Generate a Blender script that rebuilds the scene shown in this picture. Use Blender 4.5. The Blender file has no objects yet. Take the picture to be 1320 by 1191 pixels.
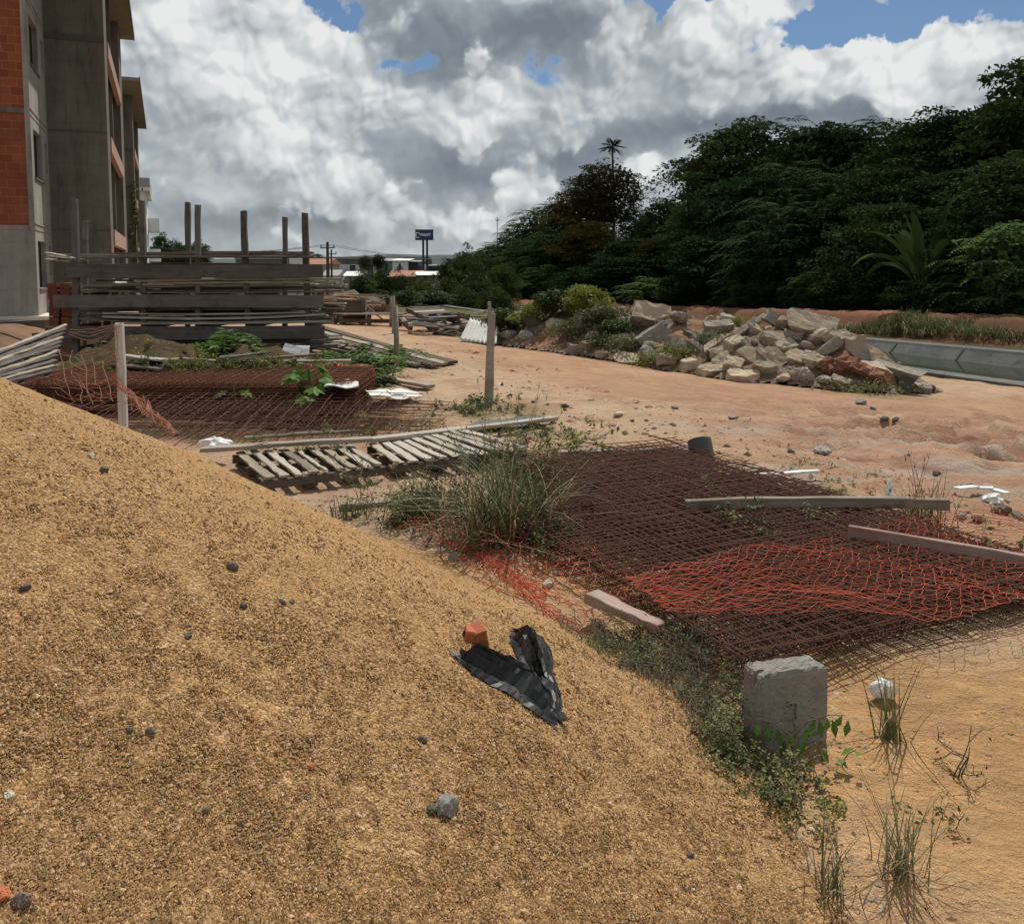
import bpy, bmesh, math, random
import numpy as np
from mathutils import Vector, Matrix, Euler

random.seed(11)
rng = np.random.default_rng(11)
sc = bpy.context.scene
COL = sc.collection
R = math.radians

# ------------------------------------------------------------------ camera model
F = 1100.0 / 1320.0            # focal length in picture widths
EYE = 1.7
PITCH = R(4.5)
CV = 431.6                     # principal row of the uncropped picture
cam_d = bpy.data.cameras.new('camera')
cam = bpy.data.objects.new('camera', cam_d)
COL.objects.link(cam)
cam.location = (0, 0, EYE)
cam.rotation_euler = (R(90) - PITCH, 0, 0)
cam_d.sensor_width = 36.0
cam_d.lens = 36.0 * F
cam_d.shift_y = -(595.5 - CV) / 1320.0
cam_d.clip_start = 0.05
cam_d.clip_end = 6000
sc.camera = cam

def ray(u, v):
    x = (u - 660.0) / 1100.0
    y = -(v - CV) / 1100.0
    c, s = math.cos(PITCH), math.sin(PITCH)
    return np.array([x, c + y * s, -s + y * c])

def P(u, v, Y):
    """world point seen towards (u, v) at distance Y along the world y axis"""
    d = ray(u, v)
    t = Y / d[1]
    return Vector((d[0] * t, Y, EYE + d[2] * t))

# ------------------------------------------------------------------ noise
_perm = np.random.default_rng(5).permutation(256)
_perm = np.concatenate([_perm, _perm, _perm])
_val = np.random.default_rng(6).random(512) * 2 - 1

def vnoise(x, y, seed=0):
    x = np.asarray(x, float) + seed * 17.3
    y = np.asarray(y, float) - seed * 9.1
    xi = np.floor(x).astype(int); yi = np.floor(y).astype(int)
    fx = x - xi; fy = y - yi
    fx = fx * fx * fx * (fx * (fx * 6 - 15) + 10); fy = fy * fy * fy * (fy * (fy * 6 - 15) + 10)
    def h(a, b):
        return _val[_perm[(_perm[a & 255] + (b & 255))]]
    a = h(xi, yi); b = h(xi + 1, yi); c = h(xi, yi + 1); d = h(xi + 1, yi + 1)
    return (a * (1 - fx) + b * fx) * (1 - fy) + (c * (1 - fx) + d * fx) * fy

def fbm(x, y, oct=4, seed=0, gain=0.5):
    t = 0; a = 1.0; n = 0
    for i in range(oct):
        t = t + a * vnoise(x, y, seed + i * 3); n += a
        x = x * 2.03; y = y * 2.03; a *= gain
    return t / n

def sstep(a, b, x):
    t = np.clip((np.asarray(x, float) - a) / (b - a), 0, 1)
    return t * t * (3 - 2 * t)

# ------------------------------------------------------------------ terrain
CD, SD = 0.9267, 0.3757        # the street, buildings and canal run along (-SD, CD)
def ps(x, y):
    return CD * x + SD * y, -SD * x + CD * y
def row(p, s, z=0.0):
    return Vector((p * CD - s * SD, p * SD + s * CD, z))

RUB = [(-1.2, 23.6, .3), (.3, 22.6, .75), (1.5, 21.2, .95), (2.7, 19.7, 1.0), (3.8, 18.2, .95), (5.0, 16.9, .9), (6.2, 16.5, 1.0), (6.65, 16.15, .6)]
def heap(x, y):
    """the heap of fine rubble under the broken concrete"""
    best = np.zeros_like(np.asarray(x, float))
    for (x0, y0, h0), (x1, y1, h1) in zip(RUB[:-1], RUB[1:]):
        dx, dy = x1 - x0, y1 - y0
        t = np.clip(((x - x0) * dx + (y - y0) * dy) / (dx * dx + dy * dy), 0, 1)
        d = np.hypot(x - x0 - t * dx, y - y0 - t * dy)
        h = h0 + (h1 - h0) * t
        best = np.maximum(best, h * np.clip(1.08 - d / (.75 + 1.05 * np.minimum(h, 1)), 0, 1))
    return best

def hz0(x, y):
    x = np.asarray(x, float); y = np.asarray(y, float)
    p, s = ps(x, y)
    z = -0.6 * sstep(3.5, 15.0, p)
    z = z - 0.02 * np.clip(s - 38, 0, 110) * sstep(13, 8, p)
    z = z + 0.4 * sstep(-2.0, -3.6, p) * sstep(15, 20, s) * sstep(60, 45, s)
    far = sstep(21.3, 22.2, p)
    z = z + far * (-0.012 * np.clip(s - 14, 0, 70))
    bank = 0.75 * sstep(23.7, 24.6, p + 0.8 * fbm(s * .5, p * .2, 4, 4))
    z = z + bank * (1 - 0.5 * sstep(16, 50, s))
    z = z + 0.30 * np.clip(p - 30, 0, 22) * sstep(6, 14, s) * sstep(140, 70, s)
    return z

def hz(x, y):
    x = np.asarray(x, float); y = np.asarray(y, float)
    p, s = ps(x, y)
    z = hz0(x, y)
    r = np.hypot(x, y)
    z = z + 0.05 * fbm(x * .5, y * .5, 4, 1) + 0.03 * fbm(x * 2.0, y * 2.2, 4, 2) * sstep(60, 20, r) + .009 * fbm(x * 9, y * 9, 3, 7) * sstep(20, 5, r)
    # washed-out ruts on the right of the yard
    w = sstep(2.0, 4.5, x) * sstep(7.0, 8.6, y) * sstep(14, 11, y)
    q = fbm(x * .9 + .4 * y, y * 1.6 - .3 * x, 4, 8)
    z = z + w * (0.12 * q - 0.16 * sstep(.10, .30, q) + .035 * fbm(x * 3.5, y * 4.5, 4, 17))
    # wash-outs: they slope gently away from the track and end in a steep little scarp
    nx = x + .22 * fbm(x * 2.4, y * 2.4, 3, 18); ny = y + .16 * fbm(x * 2.8, y * 2.8, 3, 19)
    for (x0, y0, rx, ry, dp) in ((4.75, 9.3, .55, .42, .24), (5.0, 8.45, .5, .32, .17), (4.6, 10.4, .7, .4, .14), (3.05, 8.15, .5, .28, .10), (2.75, 10.4, .8, .3, .07), (5.4, 9.9, .6, .4, .16), (3.9, 9.3, .5, .26, .09), (3.4, 10.9, .6, .3, .08)):
        t = (ny - y0) / ry; k = np.clip(1 - ((nx - x0) / rx) ** 2, 0, 1)
        z = z - dp * k * np.clip((t + 1) / 2, 0, 1) * sstep(1.12, 1.0, t)
    # wheel tracks
    for pc in (3.3, 4.9, 5.6):
        z = z - .028 * np.exp(-((p - pc - .25 * fbm(s * .3, p * 0, 2, 27)) / .15) ** 2) * (.6 + .6 * fbm(s * .8, p * .5, 3, 28)) * sstep(5.5, 8, s) * sstep(45, 25, s)
    w2 = sstep(.2, 1.2, x) * sstep(5.0, 6.5, y) * sstep(13, 10.5, y)
    z = z + w2 * .035 * fbm(x * 4, y * 5, 4, 12)
    # red earth clods on the bank
    z = z + sstep(23.0, 24.2, p) * sstep(27, 25, p) * .22 * np.abs(fbm(x * 1.3, y * 1.3, 4, 9))
    # canal trough under its lining
    z = z - 1.6 * sstep(15.15, 15.5, p) * sstep(21.55, 21.2, p)
    # ground under the sand heap stays level
    return z

def heap_ground(x, y):
    return hz(x, y) + heap(x, y) * (1 + .25 * fbm(x * 1.7, y * 1.7, 3, 14))

MC = (-3.0, 3.0)
def mound(x, y):
    x = np.asarray(x, float); y = np.asarray(y, float)
    dx, dy = x - MC[0], y - MC[1]
    d = np.hypot(dx, dy) + 1e-6
    k = (dx * .93 - dy * .37) / d
    d = d / (1 + .25 * sstep(.66, 1.05, k))
    d = d * (1 + .025 * fbm(x * .6, y * .6, 3, 21) + .012 * fbm(x * 2.5, y * 2.5, 3, 26))
    z = 1.84 - .52 * d - .02 * d * d
    z = z + .025 * fbm(x * 1.6, y * 1.6, 4, 22) + .012 * fbm(x * 5, y * 5, 3, 23)
    z = np.minimum(z, 1.75 - .18 * d * d * .5)
    # soft foot
    g = 0.0
    a = z - g
    return g + 0.5 * (a + np.sqrt(a * a + .012)) - .055

def hit(fn, u, v, t0=1.2, t1=120.0):
    d = ray(u, v)
    t = np.geomspace(t0, t1, 5000)
    x = d[0] * t; y = d[1] * t; z = EYE + d[2] * t
    below = z < fn(x, y)
    i = int(np.argmax(below)) if below.any() else len(t) - 1
    return Vector((x[i], y[i], float(fn(x[i:i+1], y[i:i+1])[0])))
def G(u, v): return hit(hz, u, v)
def GH(u, v): return hit(heap_ground, u, v)
def GM(u, v): return hit(lambda x, y: np.maximum(mound(x, y), hz(x, y)), u, v, .6, 40)
def onmound(x, y):
    return float(max(mound(np.array([x]), np.array([y]))[0], hz(np.array([x]), np.array([y]))[0]))
def onground(x, y): return float(hz(np.array([x]), np.array([y]))[0])

# ------------------------------------------------------------------ object helpers
def tag(o, label=None, cat=None, group=None, kind=None):
    if label: o['label'] = label
    if cat: o['category'] = cat
    if group: o['group'] = group
    if kind: o['kind'] = kind
    elif cat: o['kind'] = 'thing'
    return o

def empty(name, loc=(0, 0, 0), label=None, cat=None, group=None, rot=None):
    o = bpy.data.objects.new(name, None); COL.objects.link(o)
    o.empty_display_size = .1
    o.location = loc
    if rot: o.rotation_euler = rot
    return tag(o, label, cat, group)

def rawmesh(name, V, Fc, smooth=False):
    """numpy verts (n,3), faces: list of tuples or an (m,k) int array"""
    me = bpy.data.meshes.new(name)
    V = np.asarray(V, np.float32)
    if isinstance(Fc, np.ndarray):
        m, k = Fc.shape
        me.vertices.add(len(V)); me.vertices.foreach_set('co', V.ravel())
        me.loops.add(m * k); me.loops.foreach_set('vertex_index', Fc.astype(np.int32).ravel())
        me.polygons.add(m); me.polygons.foreach_set('loop_start', np.arange(0, m * k, k, dtype=np.int32))
        me.polygons.foreach_set('use_smooth', np.full(m, smooth))
        me.update(calc_edges=True); me.validate()
    else:
        me.from_pydata([tuple(map(float, v)) for v in V], [], Fc)
        if smooth:
            me.polygons.foreach_set('use_smooth', np.ones(len(me.polygons), bool))
        me.update()
    return me

def mobj(name, me, mat=None, parent=None, loc=None, mw=None):
    o = bpy.data.objects.new(name, me); COL.objects.link(o)
    if mat is not None and not me.materials: me.materials.append(mat)
    if parent is not None: o.parent = parent
    if mw is not None: o.matrix_local = mw
    elif loc is not None: o.location = loc
    return o

class MB:
    """collects simple shapes into one mesh"""
    def __init__(s): s.v = []; s.f = []
    def add(s, V, Fc):
        b = len(s.v); s.v += [tuple(map(float, q)) for q in V]; s.f += [tuple(i + b for i in f) for f in Fc]
    def box(s, x0, x1, y0, y1, z0, z1, M=None):
        V = [(x0,y0,z0),(x1,y0,z0),(x1,y1,z0),(x0,y1,z0),(x0,y0,z1),(x1,y0,z1),(x1,y1,z1),(x0,y1,z1)]
        if M is not None: V = [tuple(M @ Vector(q)) for q in V]
        s.add(V, [(3,2,1,0),(4,5,6,7),(0,1,5,4),(1,2,6,5),(2,3,7,6),(3,0,4,7)])
    def bar(s, a, b, w, h, up=(0, 0, 1)):
        a = Vector(a); b = Vector(b); x = (b - a).normalized(); up = Vector(up)
        y = up.cross(x)
        if y.length < 1e-4: y = Vector((0, 1, 0)).cross(x)
        y.normalize(); z = x.cross(y)
        V = []
        for c in (a, b):
            for sy, sz in ((-1,-1),(1,-1),(1,1),(-1,1)):
                V.append(c + y * sy * w / 2 + z * sz * h / 2)
        s.add(V, [(3,2,1,0),(4,5,6,7),(0,1,5,4),(1,2,6,5),(2,3,7,6),(3,0,4,7)])
    def tube(s, pts, r, n=5, cap=True):
        pts = [Vector(p) for p in pts]
        rs = r if hasattr(r, '__len__') else [r] * len(pts)
        b = len(s.v); prev = None
        for i, p in enumerate(pts):
            d = (pts[min(i+1, len(pts)-1)] - pts[max(i-1, 0)])
            if d.length < 1e-7: d = Vector((0, 0, 1))
            d.normalize()
            if prev is None:
                u = d.cross(Vector((0, 0, 1)))
                if u.length < 1e-3: u = d.cross(Vector((1, 0, 0)))
            else:
                u = prev - d * prev.dot(d)
                if u.length < 1e-5: u = d.cross(Vector((1, 0, .3)))
            u.normalize(); prev = u; w = d.cross(u)
            for k in range(n):
                a = 2 * math.pi * k / n
                s.v.append(tuple(p + (u * math.cos(a) + w * math.sin(a)) * rs[i]))
        for i in range(len(pts) - 1):
            for k in range(n):
                k2 = (k + 1) % n
                s.f.append((b+i*n+k, b+i*n+k2, b+(i+1)*n+k2, b+(i+1)*n+k))
        if cap:
            s.f.append(tuple(b + k for k in range(n))[::-1])
            s.f.append(tuple(b + (len(pts)-1)*n + k for k in range(n)))
    def quad(s, a, b, c, d): s.add([a, b, c, d], [(0, 1, 2, 3)])
    def mesh(s, name, smooth=False): return rawmesh(name, s.v, s.f, smooth)
    def build(s, name, mat, parent=None, loc=None, mw=None, smooth=False, bevel=0):
        me = s.mesh(name, smooth)
        if bevel:
            bm = bmesh.new(); bm.from_mesh(me)
            bmesh.ops.bevel(bm, geom=bm.edges[:], offset=bevel, segments=1, affect='EDGES')
            bm.to_mesh(me); bm.free()
        return mobj(name, me, mat, parent, loc, mw)

def frame_mat(a, b, up=(0, 0, 1)):
    a = Vector(a); b = Vector(b); x = (b - a).normalized(); up = Vector(up)
    y = up.cross(x)
    if y.length < 1e-4: y = Vector((0, 1, 0)).cross(x)
    y.normalize(); z = x.cross(y)
    M = Matrix((x, y, z)).transposed().to_4x4()
    M.translation = (a + b) / 2
    return M

def board_mesh(name, L, w, h, seed=0, rough=.004, segs=10, taper=0.0):
    """a sawn board along local x with slightly wandering edges"""
    r = np.random.default_rng(seed)
    V = []; Fc = []
    bow = r.normal(0, .5) * .012 * L; bow2 = r.normal(0, .5) * .008 * L
    for i in range(segs + 1):
        t = i / segs; x = (t - .5) * L
        cz = bow * (4 * t * (1 - t)); cy = bow2 * (4 * t * (1 - t))
        k = 1 - taper * t
        for sy, sz in ((-1,-1),(1,-1),(1,1),(-1,1)):
            jx = r.normal(0, .006) if i in (0, segs) else 0
            V.append((x + jx, cy + sy * w / 2 * k + r.normal(0, rough), cz + sz * h / 2 * k + r.normal(0, rough * .6)))
    for i in range(segs):
        for k in range(4):
            k2 = (k + 1) % 4
            Fc.append((i*4+k, i*4+k2, (i+1)*4+k2, (i+1)*4+k))
    Fc.append((3, 2, 1, 0)); e = segs * 4; Fc.append((e, e+1, e+2, e+3))
    me = rawmesh(name, V, Fc)
    bm = bmesh.new(); bm.from_mesh(me)
    bmesh.ops.recalc_face_normals(bm, faces=bm.faces[:])
    ed = [e for e in bm.edges if e.calc_face_angle(0) > .8]
    bmesh.ops.bevel(bm, geom=ed, offset=min(.004, h * .12), segments=1, affect='EDGES')
    bm.to_mesh(me); bm.free()
    return me

def board(name, a, b, w, h, mat, parent=None, up=(0, 0, 1), seed=None, taper=0.0, rough=.004):
    a = Vector(a); b = Vector(b)
    if seed is None: seed = int(rng.integers(1e6))
    M = frame_mat(a, b, up)
    if parent is not None: M.translation = M.translation - parent.location
    return mobj(name, board_mesh(name, (b - a).length, w, h, seed, rough, taper=taper), mat, parent, mw=M)

def rock_mesh(name, sx, sy, sz, seed=0, cuts=5, slab=False, detail=2, rough=.05):
    """broken lump: a cut and roughened box or ball"""
    r = np.random.default_rng(seed)
    bm = bmesh.new()
    if slab:
        bmesh.ops.create_cube(bm, size=2)
        for v in bm.verts:
            v.co.x += r.uniform(-.32, .32); v.co.y += r.uniform(-.32, .32); v.co.z += r.uniform(-.06, .06)
    else:
        bmesh.ops.create_icosphere(bm, subdivisions=2, radius=1.25)
        for v in bm.verts: v.co *= r.uniform(.88, 1.05)
    for i in range(cuts):
        n = Vector(r.normal(0, 1, 3)); 
        if slab: n.z *= .25
        n.normalize()
        co = n * (r.uniform(.72, .98) if not slab else r.uniform(.8, 1.15))
        g = bm.verts[:] + bm.edges[:] + bm.faces[:]
        res = bmesh.ops.bisect_plane(bm, geom=g, plane_co=co, plane_no=n, clear_outer=True)
        ed = [e for e in res['geom_cut'] if isinstance(e, bmesh.types.BMEdge)]
        if ed:
            try: bmesh.ops.contextual_create(bm, geom=ed)
            except Exception: pass
    for v in bm.verts: v.co = Vector((v.co.x * sx / 2, v.co.y * sy / 2, v.co.z * sz / 2))
    bmesh.ops.triangulate(bm, faces=bm.faces[:])
    for _ in range(detail):
        mx = max(sx, sy, sz)
        ed = [e for e in bm.edges if e.calc_length() > mx * .16]
        if not ed: break
        bmesh.ops.subdivide_edges(bm, edges=ed, cuts=1, use_grid_fill=False)
        bmesh.ops.triangulate(bm, faces=[f for f in bm.faces if len(f.verts) > 3])
    m = min(sx, sy, sz); bm.normal_update(); fq = 2.6 / max(sx, sy, sz)
    for v in bm.verts:
        a_, b_ = np.array([v.co.x * fq * 2 + seed]), np.array([v.co.y * fq * 2 + v.co.z * fq * 1.7])
        n_ = float(fbm(a_, b_, 3, seed % 40)[0]) + .5 * float(vnoise(a_ * 5, b_ * 5, 3)[0])
        v.co += v.normal * m * rough * 1.5 * n_ + Vector(r.normal(0, 1, 3)) * m * rough * .4
    bmesh.ops.recalc_face_normals(bm, faces=bm.faces[:])
    me = bpy.data.meshes.new(name); bm.to_mesh(me); bm.free()
    return me

def copy_tree(o, parent=None):
    c = o.copy(); COL.objects.link(c)
    if parent is not None: c.parent = parent
    for ch in list(o.children): copy_tree(ch, c)
    return c
# ------------------------------------------------------------------ materials
class NT:
    dim2 = False
    def __init__(s, tree): s.t = tree; s.n = tree.nodes; s.l = tree.links
    def node(s, typ, ins=None, **at):
        n = s.n.new(typ)
        for k, v in at.items(): setattr(n, k, v)
        for k, v in (ins or {}).items():
            s.set(n.inputs[k], v)
        return n
    def set(s, sock, v):
        if isinstance(v, bpy.types.NodeSocket): s.l.new(v, sock)
        elif isinstance(v, bpy.types.Node): s.l.new(v.outputs[0], sock)
        else: sock.default_value = v
    def math(s, op, a, b=0.0, c=0.0, clamp=False):
        return s.node('ShaderNodeMath', {0: a, 1: b, 2: c}, operation=op, use_clamp=clamp).outputs[0]
    def vmath(s, op, a, b=(0, 0, 0), c=None):
        ins = {0: a, 1: b}
        if c is not None: ins[2] = c
        n = s.node('ShaderNodeVectorMath', ins, operation=op)
        return n.outputs['Value'] if op in ('DOT_PRODUCT', 'LENGTH', 'DISTANCE') else n.outputs[0]
    def mix(s, f, a, b, blend='MIX'):
        n = s.node('ShaderNodeMix', None, data_type='RGBA', blend_type=blend)
        s.set(n.inputs[0], f)
        for i, v in ((6, a), (7, b)):
            if isinstance(v, tuple) and len(v) == 3: v = (*v, 1)
            s.set(n.inputs[i], v)
        return n.outputs[2]
    def ss(s, x, lo, hi, a=0.0, b=1.0):
        return s.node('ShaderNodeMapRange', {0: x, 1: lo, 2: hi, 3: a, 4: b}, interpolation_type='SMOOTHSTEP').outputs[0]
    def ramp(s, x, stops, interp='LINEAR'):
        n = s.node('ShaderNodeValToRGB', {0: x})
        cr = n.color_ramp; cr.interpolation = interp
        while len(cr.elements) < len(stops): cr.elements.new(.5)
        for e, (p, c) in zip(cr.elements, stops):
            e.position = p; e.color = (*c, 1) if len(c) == 3 else c
        return n.outputs[0]
    def noise(s, vec, scale, detail=4, rough=.55, dist=0.0, out=0):
        n = s.node('ShaderNodeTexNoise', {'Scale': scale, 'Detail': detail, 'Roughness': rough, 'Distortion': dist})
        if s.dim2: n.noise_dimensions = '2D'
        if vec is not None: s.set(n.inputs['Vector'], vec)
        return n.outputs[out]
    def voro(s, vec, scale, feature='F1', out='Distance', smooth=None):
        n = s.node('ShaderNodeTexVoronoi', {'Scale': scale}, feature=feature)
        if s.dim2: n.voronoi_dimensions = '2D'
        if vec is not None: s.set(n.inputs['Vector'], vec)
        if smooth is not None: n.inputs['Smoothness'].default_value = smooth
        return n.outputs[out]
    def obj(s): return s.node('ShaderNodeTexCoord').outputs['Object']
    def pos(s): return s.node('ShaderNodeNewGeometry').outputs['Position']
    def rand(s): return s.node('ShaderNodeObjectInfo').outputs['Random']
    def bump(s, h, strength=.5, dist=.01, normal=None):
        ins = {'Height': h, 'Strength': strength, 'Distance': dist}
        if normal is not None: ins['Normal'] = normal
        return s.node('ShaderNodeBump', ins).outputs[0]

def new_mat(name):
    m = bpy.data.materials.new(name); m.use_nodes = True
    nt = NT(m.node_tree); b = nt.n['Principled BSDF']
    b.inputs['Specular IOR Level'].default_value = .3
    return m, nt, b

def put(nt, b, col=None, rough=None, normal=None, metal=None, spec=None):
    for k, v in (('Base Color', col), ('Roughness', rough), ('Normal', normal), ('Metallic', metal), ('Specular IOR Level', spec)):
        if v is None: continue
        if isinstance(v, tuple) and len(v) == 3 and k == 'Base Color': v = (*v, 1)
        nt.set(b.inputs[k], v)

M = {}
def simple(key, c, rough=.7, var=.25, scale=6, bump=.15, bscale=60, metal=0.0, spec=.3, bdist=.004):
    m, nt, b = new_mat(key)
    o = nt.obj()
    n = nt.noise(o, scale, 5, .6)
    f = nt.math('MULTIPLY_ADD', n, 2 * var, 1 - var)
    r = nt.math('MULTIPLY_ADD', nt.rand(), .3, .85)
    f = nt.math('MULTIPLY', f, r)
    col = nt.vmath('SCALE', c if len(c) == 3 else c[:3])
    nt.set(col.node.inputs['Scale'], f)
    put(nt, b, col, rough, nt.bump(nt.noise(o, bscale, 3, .6), bump, bdist), metal, spec)
    M[key] = m
    return m

def wood(key, dark, light, grain=1.0, rough=.85, stain=None, specks=0.0):
    m, nt, b = new_mat(key)
    o = nt.obj()
    off = nt.node('ShaderNodeCombineXYZ', {0: nt.math('MULTIPLY', nt.rand(), 37.0), 1: nt.math('MULTIPLY', nt.rand(), 11.0)}).outputs[0]
    o2 = nt.vmath('ADD', o, off)
    st = nt.vmath('MULTIPLY', o2, (1.6, 26 * grain, 26 * grain))
    g = nt.noise(st, 1.0, 6, .65, .6)
    g2 = nt.noise(o2, 2.2, 4, .6)
    t = nt.math('ADD', nt.math('MULTIPLY', g, .75), nt.math('MULTIPLY', g2, .45))
    t = nt.math('ADD', t, nt.math('MULTIPLY_ADD', nt.rand(), .24, -.2))
    col = nt.ramp(t, [(.25, dark), (.75, light)])
    if stain:
        col = nt.mix(nt.math('MULTIPLY', nt.ss(nt.noise(o2, 3.5, 5, .7), .5, .72), .7), col, stain)
    put(nt, b, col, rough, nt.bump(g, .5, .006), spec=.2)
    M[key] = m
    return m

wood('timber_grey', (.045, .038, .033), (.15, .132, .118), stain=(.045, .03, .024))
wood('timber_pale', (.20, .175, .14), (.46, .42, .35))
wood('timber_white', (.34, .32, .29), (.58, .56, .52))
wood('timber_light', (.13, .11, .085), (.36, .31, .24), stain=(.08, .06, .045))
wood('timber_brown', (.05, .035, .025), (.17, .12, .085))
wood('timber_rack', (.068, .058, .052), (.165, .142, .128), stain=(.04, .034, .033))
wood('timber_pink', (.22, .15, .125), (.42, .33, .29), stain=(.25, .12, .09))
wood('stake', (.16, .13, .10), (.40, .36, .31))
wood('timber_tan', (.20, .10, .05), (.46, .30, .18))
wood('bark', (.025, .02, .016), (.10, .085, .07), grain=.5)
simple('concrete_dark', (.10, .098, .09), .9, .35, 9, .5, 90)
simple('plastic_white', (.72, .72, .70), .5, .1, 8, .2, 30)
simple('plastic_black', (.009, .0095, .011), .5, .3, 10, .05, 30, spec=.4)
simple('rust', (.105, .046, .029), .85, .45, 40, .3, 200, metal=.0)
simple('rust_red', (.15, .058, .03), .85, .4, 30, .3, 200)
simple('net_orange', (.50, .105, .055), .55, .2, 20, .05, 90)
simple('net_faded', (.34, .15, .09), .65, .3, 20, .05, 90)
simple('clay', (.42, .13, .06), .85, .25, 25, .3, 120)
simple('clay_dark', (.15, .055, .033), .9, .35, 12, .3, 90)
simple('stone_dark', (.10, .09, .075), .85, .35, 30, .4, 120)
simple('stone_grey', (.25, .24, .22), .85, .4, 25, .6, 90)
simple('stone_pale', (.55, .50, .42), .85, .25, 25, .4, 90)
simple('steel_grey', (.16, .165, .17), .5, .3, 5, .1, 60, metal=.3)
simple('steel_dark', (.03, .033, .04), .5, .3, 5, .1, 60)
simple('cement_sheet', (.62, .61, .57), .85, .2, 6, .2, 60)
simple('glass_or_void', (.012, .014, .016), .25, .2, 4, .0, 10, spec=.5)
simple('paint_white', (.66, .66, .65), .7, .08, .6, .05, 20)
simple('paint_cream', (.46, .37, .27), .8, .12, .6, .05, 20)
simple('paint_blue', (.025, .06, .13), .5, .1, 1, .02, 20)
simple('roof_tile', (.26, .12, .075), .85, .3, 2, .3, 12)
simple('roof_grey', (.22, .23, .235), .7, .2, .8, .1, 10)
simple('grey_wall', (.27, .275, .28), .85, .15, .8, .1, 10)
simple('wire_dark', (.03, .03, .03), .6, .1, 4, .0, 10)

def make_stone(key, a, b_, dust):
    m, nt, b = new_mat(key)
    o = nt.obj()
    off = nt.node('ShaderNodeCombineXYZ', {0: nt.math('MULTIPLY', nt.rand(), 51.0)}).outputs[0]
    o = nt.vmath('ADD', o, off)
    n = nt.noise(o, 5, 6, .65)
    col = nt.ramp(n, [(.3, a), (.7, b_)])
    col = nt.mix(nt.ss(nt.noise(o, 2.0, 4, .6), .45, .7, 0, .75), col, dust)
    col = nt.mix(nt.ss(nt.voro(o, 55), .0, .35, .5, 0), col, (.12, .11, .10))
    r = nt.math('MULTIPLY_ADD', nt.rand(), .5, .72)
    sc_ = nt.vmath('SCALE', col); nt.set(sc_.node.inputs['Scale'], r)
    h = nt.math('ADD', nt.noise(o, 30, 6, .7), nt.math('MULTIPLY', nt.noise(o, 7, 3, .6), 1.5))
    put(nt, b, sc_, .92, nt.bump(h, 1.0, .03), spec=.12)
    M[key] = m
make_stone('rubble', (.24, .22, .19), (.41, .375, .32), (.38, .29, .20))
make_stone('rubble_warm', (.33, .27, .20), (.58, .48, .36), (.46, .33, .22))
make_stone('block', (.27, .245, .215), (.44, .405, .36), (.33, .27, .21))

def make_render(key, a, b_, streak, scale=1.0):
    """rough cement render or cast concrete with streaks and pour marks"""
    m, nt, b = new_mat(key)
    p = nt.pos()
    st = nt.noise(nt.vmath('MULTIPLY', p, (2.2, 2.2, .22)), 1.0 * scale, 6, .65)
    n = nt.noise(p, 1.4 * scale, 7, .7)
    col = nt.ramp(nt.math('ADD', nt.math('MULTIPLY', st, .6), nt.math('MULTIPLY', n, .5)), [(.36, a), (.70, b_)])
    col = nt.mix(nt.ss(nt.noise(nt.vmath('MULTIPLY', p, (3, 3, .4)), 1.6, 6, .75), .50, .70, 0, .75), col, streak)
    bd = nt.node('ShaderNodeTexWave', {'Vector': p, 'Scale': .55, 'Distortion': 1.2, 'Detail': 2}, bands_direction='Z', wave_type='BANDS').outputs['Fac']
    col = nt.mix(nt.ss(bd, .0, .05, .12, 0), col, streak)
    h = nt.math('ADD', nt.noise(p, 24, 5, .65), nt.math('MULTIPLY', nt.noise(nt.vmath('MULTIPLY', p, (1, 1, 5)), 2, 3), .8))
    put(nt, b, col, .93, nt.bump(h, .45, .02), spec=.12)
    M[key] = m
make_render('render_grey', (.20, .192, .17), (.36, .345, .31), (.13, .12, .10))
make_render('concrete_wall', (.10, .093, .08), (.19, .177, .152), (.066, .06, .05))
make_render('plinth', (.12, .095, .07), (.22, .18, .14), (.08, .065, .05))
make_render('eave', (.17, .155, .125), (.23, .21, .17), (.14, .125, .10))
make_render('parapet', (.30, .20, .16), (.44, .30, .24), (.24, .16, .125))
make_render('canal_concrete', (.085, .085, .082), (.155, .155, .148), (.06, .065, .058))

def brick_mat():
    m, nt, b = new_mat('brick')
    o = nt.pos()
    u = nt.math('ADD', nt.math('MULTIPLY', nt.node('ShaderNodeSeparateXYZ', {0: o}).outputs[0], CD), nt.math('MULTIPLY', nt.node('ShaderNodeSeparateXYZ', {0: o}).outputs[1], SD))
    vec = nt.node('ShaderNodeCombineXYZ', {0: u, 1: nt.node('ShaderNodeSeparateXYZ', {0: o}).outputs[2]}).outputs[0]
    br = nt.node('ShaderNodeTexBrick', {'Vector': vec, 'Color1': (.29, .088, .043, 1), 'Color2': (.20, .058, .03, 1), 'Mortar': (.24, .14, .10, 1), 'Scale': 1.0,
        'Mortar Size': .012, 'Brick Width': .30, 'Row Height': .2, 'Bias': .0})
    col = nt.mix(nt.ss(nt.noise(o, 1.3, 5, .65), .42, .68, 0, .7), br.outputs['Color'], (.15, .055, .035))
    col = nt.mix(nt.ss(nt.noise(o, 4, 5, .7), .62, .78, 0, .5), col, (.33, .24, .19))
    h = nt.math('SUBTRACT', nt.math('MULTIPLY', nt.noise(o, 30, 4), .4), br.outputs['Fac'])
    put(nt, b, col, .9, nt.bump(h, .5, .012), spec=.1)
    M['brick'] = m
brick_mat()

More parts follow.
